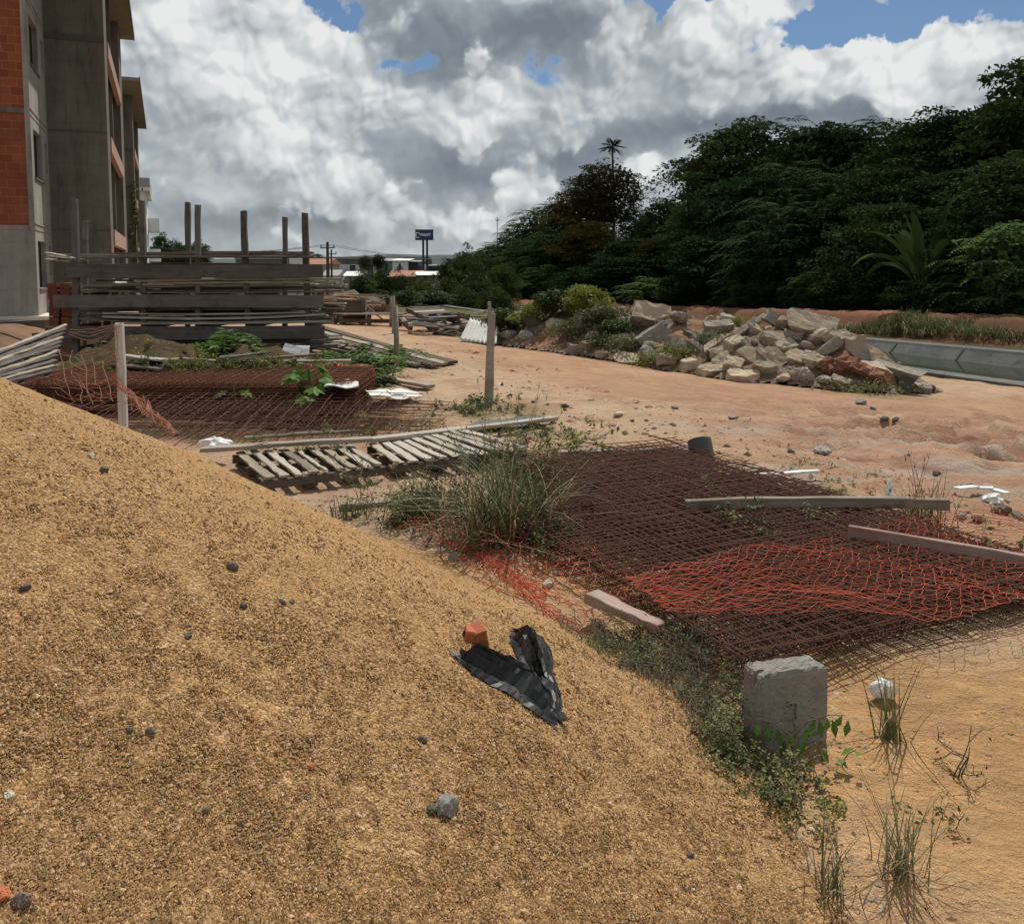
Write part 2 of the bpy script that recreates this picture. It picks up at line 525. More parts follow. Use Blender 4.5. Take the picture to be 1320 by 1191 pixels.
def leaf_mat(key, c1, c2, rough=.5, trans=.22, spec=.12):
    rough = max(rough, .55)
    m = bpy.data.materials.new(key); m.use_nodes = True
    nt = NT(m.node_tree); b = nt.n['Principled BSDF']; out = nt.n['Material Output']
    p = nt.pos()
    n = nt.noise(p, 1.1, 3, .6); n2 = nt.noise(p, 23, 2, .5)
    t = nt.math('ADD', nt.math('MULTIPLY', n, .6), nt.math('MULTIPLY', n2, .4))
    t = nt.math('ADD', t, nt.math('MULTIPLY_ADD', nt.rand(), .5, -.25))
    col = nt.ramp(t, [(.25, c1), (.75, c2)])
    put(nt, b, col, rough, spec=spec)
    tr = nt.node('ShaderNodeBsdfTranslucent', {'Color': col})
    mx = nt.node('ShaderNodeMixShader', {0: trans, 1: b.outputs[0], 2: tr.outputs[0]})
    nt.l.new(mx.outputs[0], out.inputs['Surface'])
    M[key] = m
leaf_mat('leaf_forest', (.022, .044, .014), (.055, .085, .030), .6, .10, 0)
leaf_mat('leaf_forest_blue', (.021, .043, .018), (.052, .086, .038), .6, .10, 0)
leaf_mat('leaf_forest_olive', (.044, .044, .012), (.085, .076, .024), .6, .12, 0)
leaf_mat('leaf_fern', (.045, .08, .026), (.10, .15, .055), .6, .14, 0)
leaf_mat('leaf_brown', (.044, .042, .022), (.078, .070, .042), .6, .08, 0)
leaf_mat('leaf_scrub', (.035, .055, .017), (.078, .10, .032), .6, .15, 0)
leaf_mat('leaf_bush', (.035, .058, .014), (.075, .105, .028), .5, .2)
leaf_mat('leaf_bright', (.06, .12, .022), (.13, .22, .045), .45, .3)
leaf_mat('leaf_weed', (.075, .092, .036), (.19, .20, .088), .5, .25)
leaf_mat('leaf_yellow', (.10, .13, .02), (.23, .24, .05), .5, .3)
leaf_mat('blade_olive', (.09, .10, .035), (.22, .21, .09), .6, .25)
leaf_mat('blade_green', (.05, .07, .02), (.15, .17, .06), .5, .25)
leaf_mat('blade_dry', (.14, .11, .065), (.30, .25, .16), .7, .2)
leaf_mat('twig_dry', (.06, .045, .035), (.16, .13, .10), .8, .0)
leaf_mat('twig_grey', (.13, .11, .085), (.30, .26, .205), .8, .0)

# -- soils: one shader for all the bare earth, mixed by a soil attribute (what lies where), with grit and bump
def ground_mat():
    m, nt, b = new_mat('earth')
    p = nt.pos()
    sa_ = nt.node('ShaderNodeAttribute', attribute_name='soil'); soil = sa_.outputs['Color']; pw = sa_.outputs['Alpha']
    big = nt.noise(p, .55, 6, .62)
    mid = nt.noise(p, 2.6, 7, .68, .4)
    fine = nt.noise(p, 42, 4, .7)
    tex = nt.math('ADD', nt.math('MULTIPLY', big, .55), nt.math('ADD', nt.math('MULTIPLY', mid, .75), nt.math('MULTIPLY', fine, .35)))
    k = nt.node('ShaderNodeMapRange', {0: tex, 1: .5, 2: 1.15, 3: .72, 4: 1.48}).outputs[0]
    col = nt.vmath('SCALE', soil); nt.set(col.node.inputs['Scale'], k)
    # redder and greyer patches
    col = nt.mix(nt.math('MULTIPLY', pw, nt.ss(nt.noise(nt.vmath('ADD', p, (7, 3, 0)), .9, 6, .7), .50, .68, 0, .62)), col, (.33, .165, .10))
    col = nt.mix(nt.math('MULTIPLY', pw, nt.ss(nt.noise(nt.vmath('ADD', p, (-4, 9, 0)), 1.3, 6, .7), .56, .74, 0, .42)), col, (.42, .315, .225))
    # scattered small grit
    vd = nt.voro(p, 26); vc = nt.voro(p, 26, out='Color')
    vr = nt.node('ShaderNodeSeparateXYZ', {0: vc}).outputs[0]
    grit = nt.math('MULTIPLY', nt.ss(vd, .16, .30, 1, 0), nt.math('GREATER_THAN', vr, .70))
    dense = nt.ss(nt.noise(p, .8, 3, .6), .42, .62)
    grit = nt.math('MULTIPLY', grit, dense)
    col = nt.mix(nt.math('MULTIPLY', grit, .75), col, nt.ramp(nt.node('ShaderNodeSeparateXYZ', {0: vc}).outputs[1], [(0, (.10, .075, .055)), (.6, (.27, .20, .15)), (1, (.55, .48, .40))]))
    ridg = nt.math('ABSOLUTE', nt.math('SUBTRACT', nt.noise(nt.vmath('MULTIPLY', p, (1, 1.6, 1)), 7, 6, .7, .8), .5))
    h = nt.math('ADD', nt.math('MULTIPLY', mid, .9), nt.math('ADD', nt.math('MULTIPLY', fine, .8), nt.math('MULTIPLY', grit, .6)))
    h = nt.math('MULTIPLY_ADD', ridg, 1.6, h)
    col = nt.mix(nt.ss(ridg, .0, .05, .2, 0), col, (.22, .125, .08))
    put(nt, b, col, .95, nt.bump(h, .9, .04), spec=.08)
    M['earth'] = m
ground_mat()

def sand_mat():
    m, nt, b = new_mat('coarse_sand')
    p = nt.pos()
    wv = nt.vmath('SUBTRACT', nt.noise(p, 70, 2, .5, out=1), (.5, .5, .5))
    ws = nt.vmath('SCALE', wv); ws.node.inputs['Scale'].default_value = .012
    q = nt.vmath('ADD', p, ws)
    d1 = nt.voro(q, 105); c1 = nt.voro(q, 105, out='Color')
    d2 = nt.voro(q, 230); c2 = nt.voro(q, 230, out='Color')
    r1 = nt.node('ShaderNodeSeparateXYZ', {0: c1}).outputs[0]
    r2 = nt.node('ShaderNodeSeparateXYZ', {0: c2}).outputs[0]
    colr = [(0, (.085, .05, .024)), (.2, (.185, .10, .042)), (.55, (.345, .20, .085)), (.85, (.45, .285, .135)), (1, (.56, .42, .26))]
    ca = nt.ramp(r1, colr); cb = nt.ramp(r2, colr)
    pick = nt.math('GREATER_THAN', nt.noise(p, 30, 3, .6), .52)
    col = nt.mix(pick, cb, ca)
    col = nt.mix(.38, col, (.345, .20, .085))
    big = nt.noise(p, 1.3, 5, .6)
    k = nt.node('ShaderNodeMapRange', {0: big, 1: .3, 2: .7, 3: 1.03, 4: 1.22}).outputs[0]
    sc_ = nt.vmath('SCALE', col); nt.set(sc_.node.inputs['Scale'], k)
    hh = nt.math('ADD', nt.math('MULTIPLY', d1, -.8), nt.math('ADD', nt.math('MULTIPLY', d2, -.35), nt.math('MULTIPLY', nt.noise(p, 28, 4, .65), .18)))
    put(nt, b, sc_, .92, nt.bump(hh, .85, .012), spec=.15)
    M['coarse_sand'] = m
    m, nt, b = new_mat('grain')
    at = nt.node('ShaderNodeAttribute', attribute_name='hue').outputs['Fac']
    put(nt, b, nt.ramp(at, colr), .8, spec=.25)
    M['grain'] = m
sand_mat()

def water_mat():
    m, nt, b = new_mat('canal_water')
    p = nt.pos()
    h = nt.noise(nt.vmath('MULTIPLY', p, (1, 1, 1)), 3.0, 3, .5)
    put(nt, b, (.018, .028, .010), .06, nt.bump(h, .06, .02), spec=.5)
    b.inputs['IOR'].default_value = 1.33
    M['water'] = m
water_mat()

def grass_floor():
    m, nt, b = new_mat('verge')
    p = nt.pos()
    n = nt.noise(p, 3, 6, .7)
    put(nt, b, nt.ramp(n, [(.3, (.03, .042, .014)), (.7, (.085, .095, .035))]), .95, nt.bump(nt.noise(p, 20, 5, .7), .8, .05), spec=.1)
    M['verge'] = m
grass_floor()
# ------------------------------------------------------------------ sun and sky
SUN_AZ, SUN_EL = R(18), R(57)          # azimuth clockwise from +y (the way the camera looks)
sun_d = bpy.data.lights.new('sun', 'SUN'); sun_d.energy = 4.6; sun_d.angle = R(.55); sun_d.color = (1, .95, .87)
sun = bpy.data.objects.new('sun', sun_d); COL.objects.link(sun)
sdir = Vector((math.sin(SUN_AZ) * math.cos(SUN_EL), math.cos(SUN_AZ) * math.cos(SUN_EL), math.sin(SUN_EL)))
sun.rotation_euler = sdir.to_track_quat('Z', 'Y').to_euler()
sun.location = (10, 20, 40)

def make_sky():
    w = bpy.data.worlds.new('World'); sc.world = w; w.use_nodes = True
    nt = NT(w.node_tree); nt.dim2 = True
    for n in list(nt.n): nt.n.remove(n)
    out = nt.node('ShaderNodeOutputWorld')
    bg = nt.node('ShaderNodeBackground', {'Strength': .1})
    nt.l.new(bg.outputs[0], out.inputs[0])
    sky = nt.node('ShaderNodeTexSky', None, sky_type='NISHITA', sun_disc=False, sun_elevation=SUN_EL, sun_rotation=SUN_AZ, altitude=50, air_density=1.0, dust_density=.6, ozone_density=1.4)
    d = nt.node('ShaderNodeTexCoord').outputs['Generated']
    xyz = nt.node('ShaderNodeSeparateXYZ', {0: d}).outputs
    az = nt.math('ARCTAN2', xyz[0], xyz[1])
    el = nt.math('ARCSINE', xyz[2])
    q = nt.node('ShaderNodeCombineXYZ', {0: az, 1: el}).outputs[0]
    def AE(u, v):
        x = (u - 660) / 1100; z = (345 - v) / 1100
        a = math.atan(x); return a, math.atan(z * math.cos(a))
    # puffy edges: the coordinates are pushed about by noise at three sizes
    w1 = nt.vmath('SUBTRACT', nt.noise(q, 9, 3, .5, out=1), (.5, .5, .5))
    w2 = nt.vmath('SUBTRACT', nt.noise(q, 34, 5, .62, out=1), (.5, .5, .5))
    def sc_(v, k):
        n = nt.vmath('SCALE', v); n.node.inputs['Scale'].default_value = k; return n
    qw = nt.vmath('ADD', q, nt.vmath('ADD', sc_(w1, .085), sc_(w2, .045)))
    def field(co, blobs, base):
        acc = base
        for (u, v, ru, rv, wt) in blobs:
            a, e = AE(u, v); sa, se = 1100 / ru, 1100 / rv
            t = nt.vmath('MULTIPLY_ADD', co, (sa, se, 0), (-a * sa, -e * se, 0))
            r2 = nt.vmath('DOT_PRODUCT', t, t)
            g = nt.math('POWER', math.e, nt.math('MULTIPLY', r2, -1.0))
            acc = nt.math('MULTIPLY_ADD', g, wt, acc)
        return acc
    gaps = [(425, 32, 42, 20, -1.25), (520, 80, 50, 17, -1.0), (575, 112, 30, 12, -.5), (690, 105, 40, 22, -.95), (728, 150, 26, 26, -.85), (865, 8, 55, 16, -1.3),
            (1040, 32, 60, 22, -1.25), (1180, 14, 120, 22, -1.35), (630, 268, 26, 52, -.45), (872, 228, 26, 18, -1.0), (205, 172, 26, 40, -.6), (215, 250, 24, 50, -.45),
            (1330, -20, 60, 40, -1), (960, 60, 14, 14, -.5)]
    body = [(500, 150, 900, 140, .62), (700, 330, 1200, 60, .35)]
    def billow(co):
        a = nt.voro(co, 13, 'SMOOTH_F1', smooth=.45); b = nt.voro(co, 31, 'SMOOTH_F1', smooth=.4); c = nt.voro(co, 78, 'SMOOTH_F1', smooth=.4)
        s = nt.math('MULTIPLY_ADD', a, -.62, 1.0)
        s = nt.math('MULTIPLY_ADD', b, -.30, s)
        return nt.math('MULTIPLY_ADD', c, -.13, s)
    qb = nt.vmath('ADD', q, nt.vmath('ADD', sc_(w1, .05), sc_(w2, .016)))
    b0 = billow(qb); b1 = billow(nt.vmath('ADD', qb, (.005, .009, 0)))
    relief = nt.math('SUBTRACT', b0, b1)
    bz = nt.math('SUBTRACT', b0, .48)
    cov = field(qw, body + gaps, .42)
    cov = nt.math('ADD', cov, nt.math('MULTIPLY', bz, .9))
    alpha = nt.ss(cov, -.02, .40)
    alpha = nt.math('MAXIMUM', alpha, nt.math('MULTIPLY', nt.ss(el, .30, .55), .72))
    # bright heaped clouds in front of grey layers
    heaped = [(300, 70, 120, 95, .75), (400, 120, 110, 80, .7), (240, 30, 80, 70, .5), (480, 110, 50, 40, .6), (230, 150, 70, 50, .3), (640, 150, 85, 44, .85), (720, 185, 60, 34, .4), (575, 150, 50, 40, .35),
            (890, 80, 130, 58, .7), (960, 28, 55, 36, .7), (1090, 75, 110, 44, .75), (1240, 70, 110, 62, .85), (1300, 25, 60, 40, .7), (800, 14, 48, 26, .75), (620, 0, 90, 14, .5), (345, 190, 50, 34, .45), (430, 248, 62, 34, .75),
            (290, 215, 45, 24, .4), (560, 282, 90, 18, .6), (470, 316, 90, 12, .4), (690, 245, 48, 26, .6), (830, 225, 32, 22, .8), (660, 288, 40, 14, .5), (612, 76, 20, 18, .7), (740, 120, 40, 36, .4)]
    hp = field(nt.vmath('ADD', q, nt.vmath('ADD', sc_(w1, .055), sc_(w2, .02))), heaped, 0.0)
    hv = nt.math('MULTIPLY_ADD', bz, 1.25, hp)
    hm = nt.ss(hv, .28, .60)
    grey = [(600, 62, 150, 34, -.50), (700, 40, 120, 30, -.40), (500, 12, 90, 22, -.34), (560, 100, 60, 20, -.30), (520, 205, 90, 26, -.22), (600, 235, 130, 32, -.42), (720, 215, 90, 34, -.34), (830, 185, 100, 26, -.46), (950, 165, 120, 22, -.42), (1090, 150, 110, 22, -.42),
            (480, 285, 120, 16, -.22), (350, 285, 140, 22, -.36), (250, 300, 80, 20, -.2), (1180, 150, 80, 18, -.3), (300, 150, 150, 40, .08), (250, 60, 150, 80, .12)]
    gt = field(nt.vmath('ADD', q, nt.vmath('ADD', sc_(w1, .05), sc_(w2, .03))), [(u_, v_, a_, b_, w_ * .8) for (u_, v_, a_, b_, w_) in grey], .54)
    gt = nt.math('ADD', gt, nt.math('MULTIPLY', relief, .5))
    gt = nt.math('ADD', gt, nt.math('MULTIPLY_ADD', nt.noise(q, 11, 6, .55), .5, -.25))
    ht = nt.math('MULTIPLY_ADD', relief, 1.0, .50)
    ht = nt.math('MULTIPLY_ADD', bz, .30, ht)
    ht = nt.math('MULTIPLY_ADD', nt.math('MINIMUM', hp, 1.0), .20, ht)
    ht = nt.math('ADD', ht, nt.math('MULTIPLY_ADD', nt.noise(q, 6, 5, .5), .85, -.43))
    mx = nt.node('ShaderNodeMix', None, data_type='FLOAT'); nt.set(mx.inputs[0], hm); nt.set(mx.inputs[2], gt); nt.set(mx.inputs[3], ht)
    tn = mx.outputs[0]
    # thin edges stay pale
    tn = nt.math('ADD', tn, nt.math('MULTIPLY', nt.ss(cov, .38, .08), .15))
    cl = nt.ramp(tn, [(.0, (1.8, 2.08, 2.4)), (.22, (2.5, 2.8, 3.1)), (.45, (3.6, 4.0, 4.3)), (.70, (5.9, 6.2, 6.3)), (.92, (8.3, 8.35, 8.25))])
    blue = nt.mix(1.0, sky.outputs[0], (.47, .57, .66, 1), 'MULTIPLY')
    col = nt.mix(nt.math('MULTIPLY', alpha, .97), blue, cl)
    # pale air low over the horizon
    col = nt.mix(nt.ss(el, .075, .0, 0, .40), col, (4.1, 4.35, 4.5, 1))
    col = nt.mix(nt.ss(el, .0, -.05), col, (1.4, 1.2, 1.0, 1))
    nt.l.new(col, bg.inputs['Color'])
make_sky()
sc.view_settings.view_transform = 'Standard'
sc.view_settings.look = 'None'
sc.view_settings.exposure = 0.0
sc.view_settings.gamma = 1.0
sc.render.engine = 'CYCLES'
sc.cycles.max_bounces = 6
sc.cycles.transparent_max_bounces = 8
sc.cycles.use_denoising = True

# ------------------------------------------------------------------ the ground
def make_ground():
    ra = np.geomspace(.5, 60, 560); rb = np.geomspace(62, 4200, 46)
    r = np.concatenate([[.02], ra, rb])
    a = np.concatenate([np.linspace(-39, 39, 520), np.linspace(45, 315, 46)])
    a = np.radians(a)
    Rr, A = np.meshgrid(r, a, indexing='ij')
    X = (Rr * np.sin(A)).ravel(); Y = (Rr * np.cos(A)).ravel()
    Z = hz(X, Y)
    # gentle rolling land far away
    rr = np.hypot(X, Y)
    Z = Z + sstep(180, 500, rr) * 0 
    n, m = len(r), len(a)
    i = np.arange(n - 1)[:, None]; j = np.arange(m)[None, :]
    j2 = (j + 1) % m
    q = np.stack(np.broadcast_arrays(i * m + j, (i + 1) * m + j, (i + 1) * m + j2, i * m + j2), -1).reshape(-1, 4)[:, ::-1]
    me = rawmesh('ground', np.stack([X, Y, Z], 1), np.ascontiguousarray(q), True)
    # soils
    p, s = ps(X, Y)
    n1 = fbm(X * .35, Y * .35, 5, 31); n2 = fbm(X * 1.1, Y * 1.1, 5, 33)
    def c(*v): return np.array(v)[None, :]
    tan = c(.44, .262, .125); pink = c(.385, .235, .145); pale = c(.42, .305, .205); red = c(.20, .088, .055); dirt = c(.16, .105, .07); grass = c(.07, .078, .028); dust = c(.40, .335, .27)
    colr = np.broadcast_to(pink, (len(X), 3)).copy()
    def lay(cc, w):
        w = np.clip(w, 0, 1)[:, None]
        colr[:] = colr * (1 - w) + cc * w
    lay(tan, sstep(5.8, 4.2, Y + .8 * n1))
    lay(pale, sstep(.1, .5, fbm(X * .25 + .1 * Y, Y * .5, 4, 35)) * .7)
    # the worn track running away between the timber and the rubble
    tr = p - (4.3 - .02 * s); lay(c(.43, .305, .20), sstep(1.9, .8, np.abs(tr + .5 * n1)) * sstep(7, 9, Y) * sstep(60, 40, s))
    lay(c(.44, .34, .26), sstep(26, 31, Y) * sstep(1.2, .2, np.abs(p - 3)) * .8)
    w = sstep(1.6, 4.4, X) * sstep(6, 7.5, Y) * sstep(15, 12, Y)
    lay(c(.35, .205, .145), w * sstep(-.25, .25, n2) * .8)
    lay(c(.36, .305, .26), sstep(1.0, 2.6, X) * sstep(6, 7, Y) * sstep(10.5, 9, Y) * sstep(.05, .3, fbm(X * .9, Y * 2.6, 4, 44)) * .7)
    lay(red, sstep(2.0, 3.4, X) * sstep(5.5, 7, Y) * sstep(12, 10, Y) * sstep(.15, .35, fbm(X * .9 + .4 * Y, Y * 1.6 - .3 * X, 4, 8)) * .7)
    for (x0, y0, rx, ry) in ((4.75, 9.45, .6, .4), (5.0, 8.6, .55, .3), (4.6, 10.6, .75, .35), (5.4, 10.1, .65, .4)):
        lay(c(.26, .125, .075), sstep(1.1, .3, np.hypot((X - x0) / rx, (Y - y0) / ry) + .5 * n2) * .7)
    # under the weeds and the stacks
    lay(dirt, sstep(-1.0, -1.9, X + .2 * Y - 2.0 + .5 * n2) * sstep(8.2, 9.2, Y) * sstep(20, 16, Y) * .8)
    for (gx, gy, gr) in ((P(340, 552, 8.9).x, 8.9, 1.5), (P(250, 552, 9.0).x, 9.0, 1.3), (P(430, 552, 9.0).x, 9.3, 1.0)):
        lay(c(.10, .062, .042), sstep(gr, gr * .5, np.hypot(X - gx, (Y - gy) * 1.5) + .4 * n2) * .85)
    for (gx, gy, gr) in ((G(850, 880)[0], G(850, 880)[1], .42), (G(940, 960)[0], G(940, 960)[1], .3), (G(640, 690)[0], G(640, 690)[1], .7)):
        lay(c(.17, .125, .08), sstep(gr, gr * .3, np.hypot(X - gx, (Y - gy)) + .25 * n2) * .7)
    lay(c(.13, .09, .06), sstep(-2.2, -3.0, p + .5 * n2) * sstep(13, 16, s) * sstep(30, 26, s) * .8)
    # thin grass by the stake, along the kerb and near the beam
    for (gx, gy, gr) in ((G(628, 530)[0], G(628, 530)[1], 1.0), (G(1060, 640)[0], G(1060, 640)[1], .75), (G(1130, 510)[0], G(1130, 510)[1], 1.3), (G(700, 560)[0], G(700, 560)[1], .8)):
        lay(c(.19, .165, .075), sstep(gr, gr * .3, np.hypot(X - gx, (Y - gy) * 1.3) + .5 * n2) * .75)
    # field and scrub beyond the yard
    lay(grass, sstep(36, 42, Y + 3 * n1) * sstep(20, 16, p) * np.maximum(sstep(3.6, 5.2, p - .02 * s + .8 * n1), sstep(55, 70, s)))
    lay(grass, sstep(9, 14, p) * sstep(24, 28, Y + 2 * n1))
    # far side of the canal: verge, red bank, forest floor
    lay(c(.05, .055, .024), sstep(21.4, 21.9, p))
    lay(red, sstep(22.5, 23.4, p + 1.0 * n2) * (.6 + .4 * sstep(-.15, .2, fbm(s * .16, p * .3, 3, 41))))
    lay(c(.25, .125, .08), sstep(24.6, 25.0, p) * sstep(26, 25.6, p) * .5)
    lay(c(.03, .032, .014), sstep(26.2, 27.4, p + .7 * n2))
    at = me.color_attributes.new('soil', 'FLOAT_COLOR', 'POINT')
    at.data.foreach_set('color', np.concatenate([colr, (sstep(21.5, 20, p) * sstep(60, 45, Y))[:, None]], 1).astype(np.float32).ravel())
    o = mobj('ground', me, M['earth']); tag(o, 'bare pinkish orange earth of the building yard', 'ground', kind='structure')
make_ground()

# ------------------------------------------------------------------ canal
def make_canal():
    ss_ = np.arange(-30, 90, .5)
    prof = [(15.05, -.70), (15.05, -.535), (15.55, -.53), (15.60, -.58), (16.7, -1.75), (19.9, -1.75), (21.0, -.60), (21.05, -.53), (21.65, -.53), (21.65, -.8)]
    V = []; k = len(prof)
    for s in ss_:
        drop = -0.012 * max(0, min(s - 14, 70))
        for i, (p, z) in enumerate(prof):
            dz = drop * (1 if p > 20 else 0) * (1 if p > 20.5 else 0)
            q = row(p, s); V.append((q[0], q[1], z + dz))
    n = len(ss_); Fc = []
    for i in range(n - 1):
        for j in range(k - 1):
            Fc.append((i*k+j, i*k+j+1, (i+1)*k+j+1, (i+1)*k+j))
    me = rawmesh('canal', V, Fc)
    tag(mobj('canal_lining', me, M['canal_concrete']), 'grey concrete lining of the canal', 'canal', kind='structure')
    # panel joints as shallow ribs on the far slope
    mb = MB()
    for s in np.arange(-28, 88, 2.4):
        drop = -0.012 * max(0, min(s - 14, 70))
        a = row(19.95, s, -1.69); b = row(21.02, s, -.565 + drop)
        mb.bar(a, b, .05, .03, up=(-.6, -.3, .7))
    o = mb.build('joint', M['concrete_dark']); o.parent = bpy.data.objects['canal_lining']
    wv = []
    for s in (-30, 90):
        for p in (15.9, 20.75): wv.append(tuple(row(p, s, -.93)))
    me = rawmesh('canal_water', wv, [(0, 1, 3, 2)])
    tag(mobj('water', me, M['water']), 'still dark green water in the canal', 'water', kind='structure')
make_canal()

# ------------------------------------------------------------------ sand heap
def make_mound():
    ra = np.geomspace(.55, 9.0, 760)
    a = np.radians(np.linspace(-75, 40, 760))
    Rr, A = np.meshgrid(ra, a, indexing='ij')
    X = (Rr * np.sin(A)).ravel(); Y = (Rr * np.cos(A)).ravel()
    near = sstep(4.5, 1.2, Rr.ravel())
    Z = mound(X, Y)
    Z = Z + .004 * near * fbm(X * 55, Y * 55, 2, 51) + .0025 * fbm(X * 17, Y * 17, 3, 52) + .004 * np.maximum(0, fbm(X * 7, Y * 7, 3, 53))
    g = hz(X, Y)
    m, n = len(a), len(ra)
    i = np.arange(n - 1)[:, None]; j = np.arange(m - 1)[None, :]
    q = np.stack(np.broadcast_arrays(i * m + j, i * m + j + 1, (i + 1) * m + j + 1, (i + 1) * m + j), -1).reshape(-1, 4)
    keep = ((Z - g)[q].max(1) > -.02) & (np.hypot(X - MC[0], Y - MC[1])[q].max(1) < 4.7)
    q = q[keep]
    used, inv = np.unique(q, return_inverse=True)
    me = rawmesh('sand_heap', np.stack([X, Y, Z], 1)[used], np.ascontiguousarray(inv.reshape(-1, 4)), True)
    o = mobj('sand_heap', me, M['coarse_sand'])
    tag(o, 'large heap of coarse yellow sand filling the near corner of the yard', 'sand heap')
    # loose grains and small pebbles lying on the heap
    N = 190000
    u = rng.uniform(-40, 1140, N); v = 470 + 760 * rng.random(N) ** .62
    # directions over the heap, spread evenly over what one sees of it
    x = (u - 660) / 1100; yy = -(v - CV) / 1100
    c, s_ = math.cos(PITCH), math.sin(PITCH)
    D = np.stack([x, c + yy * s_, -s_ + yy * c], 1)
    t = np.full(N, .6); hitm = np.zeros(N, bool)
    for step in np.geomspace(.7, 7, 260):
        px, py, pz = D[:, 0] * step, D[:, 1] * step, EYE + D[:, 2] * step
        h = (pz < mound(px, py)) & ~hitm
        t[h] = step; hitm |= h
    px, py = D[:, 0] * t, D[:, 1] * t
    px = px + rng.normal(0, .012, N); py = py + rng.normal(0, .012, N)
    pz = mound(px, py)
    ok = hitm & (pz > hz(px, py) - .03)
    px, py, pz = px[ok], py[ok], pz[ok]; N = len(px)
    size = .0019 + .0028 * rng.random(N) ** 2.2 + .005 * (rng.random(N) > .988)
    size *= np.clip(py / 2.4, .8, 1.35)
    base = np.array([(1,0,0),(-1,0,0),(0,1,0),(0,-1,0),(0,0,1),(0,0,-1)], float)
    fc = np.array([(0,2,4),(2,1,4),(1,3,4),(3,0,4),(2,0,5),(1,2,5),(3,1,5),(0,3,5)])
    ang = rng.random(N) * 6.28
    st = rng.uniform(.7, 1.5, (N, 1, 3)); st[:, :, 2] *= .75
    L = base[None] * st * size[:, None, None] * (1 + rng.normal(0, .15, (N, 6, 1)))
    ca, sa = np.cos(ang)[:, None], np.sin(ang)[:, None]
    V = np.stack([L[:, :, 0] * ca - L[:, :, 1] * sa + px[:, None], L[:, :, 0] * sa + L[:, :, 1] * ca + py[:, None], L[:, :, 2] + pz[:, None] + .0015], 2)
    Fq = (fc[None] + (np.arange(N) * 6)[:, None, None]).reshape(-1, 3)
    me = rawmesh('gravel', V.reshape(-1, 3), Fq, False)
    hue = np.repeat(rng.beta(1.6, 1.5, N), 6).astype(np.float32)
    at = me.attributes.new('hue', 'FLOAT', 'POINT'); at.data.foreach_set('value', hue)
    gr = mobj('gravel', me, M['grain'], o); tag(gr, kind='stuff')
make_mound()
# ------------------------------------------------------------------ foliage builders
def leaf_cards(C, Dn, size, aspect=.5, fold=.25, roll=None, r=rng):
    """rhombic folded leaves: C centres (n,3), Dn pointing directions (n,3) -> verts, quads"""
    n = len(C)
    Dn = Dn / (np.linalg.norm(Dn, axis=1, keepdims=True) + 1e-9)
    up = np.tile([0, 0, 1.0], (n, 1)) + (r.normal(0, .45, (n, 3)) if roll is None else roll)
    S = np.cross(Dn, up); S /= (np.linalg.norm(S, axis=1, keepdims=True) + 1e-9)
    U = np.cross(S, Dn)
    sz = (size * r.uniform(.65, 1.25, n))[:, None] if np.isscalar(size) else size[:, None]
    a = C - Dn * sz * .5; b = C + Dn * sz * .5
    l = C + S * sz * aspect * .5 + U * sz * fold * .5; q = C - S * sz * aspect * .5 + U * sz * fold * .5
    V = np.stack([a, l, b, q], 1).reshape(-1, 3)
    Fq = np.arange(n * 4).reshape(-1, 4)
    return V, Fq

class Cards:
    def __init__(s): s.V = []; s.F = []; s.n = 0
    def add(s, V, Fq):
        s.V.append(V); s.F.append(Fq + s.n); s.n += len(V)
    def mesh(s, name): return rawmesh(name, np.concatenate(s.V), np.concatenate(s.F), False)

def unit(r, n):
    v = r.normal(0, 1, (n, 3)); return v / np.linalg.norm(v, axis=1, keepdims=True)

def crown_broad(seed, h=8.0, rad=2.6, low=.12, leaf=.17, clumps=46, per=170, rc=.75, aspect=.55):
    r = np.random.default_rng(seed); cd = Cards()
    zc = h * (1 + low) / 2; hz_ = h * (1 - low) / 2
    tips = []
    for i in range(clumps):
        d = unit(r, 1)[0]
        k = r.uniform(.45, 1.0) ** .5
        zt = d[2] * k
        w = 1.0 - .25 * max(0, zt) - .1 * abs(zt)
        c = np.array([d[0] * rad * k * w, d[1] * rad * k * w, zc + zt * hz_ * .92])
        c += r.normal(0, .18, 3)
        tips.append(c)
        rr = rc * r.uniform(.6, 1.3)
        m = int(per * r.uniform(.6, 1.2))
        u = unit(r, m); u[:, 2] = np.where(r.random(m) < .7, np.abs(u[:, 2]), u[:, 2]) * .9
        pos = c + u * rr * np.array([1.15, 1.15, .7]) * r.uniform(.55, 1.05, (m, 1))
        dirs = u + r.normal(0, .5, (m, 3)) + np.array([0, 0, -.35])
        cd.add(*leaf_cards(pos, dirs, leaf, aspect, .22, None, r))
    # leaves through the inside of the crown
    m = 2600; u = unit(r, m) * r.random((m, 1)) ** .5 * np.array([rad * .8, rad * .8, hz_ * .85]) + np.array([0, 0, zc])
    cd.add(*leaf_cards(u, unit(r, m), leaf * 1.9, .7, .2, None, r))
    return cd.mesh('crown'), tips

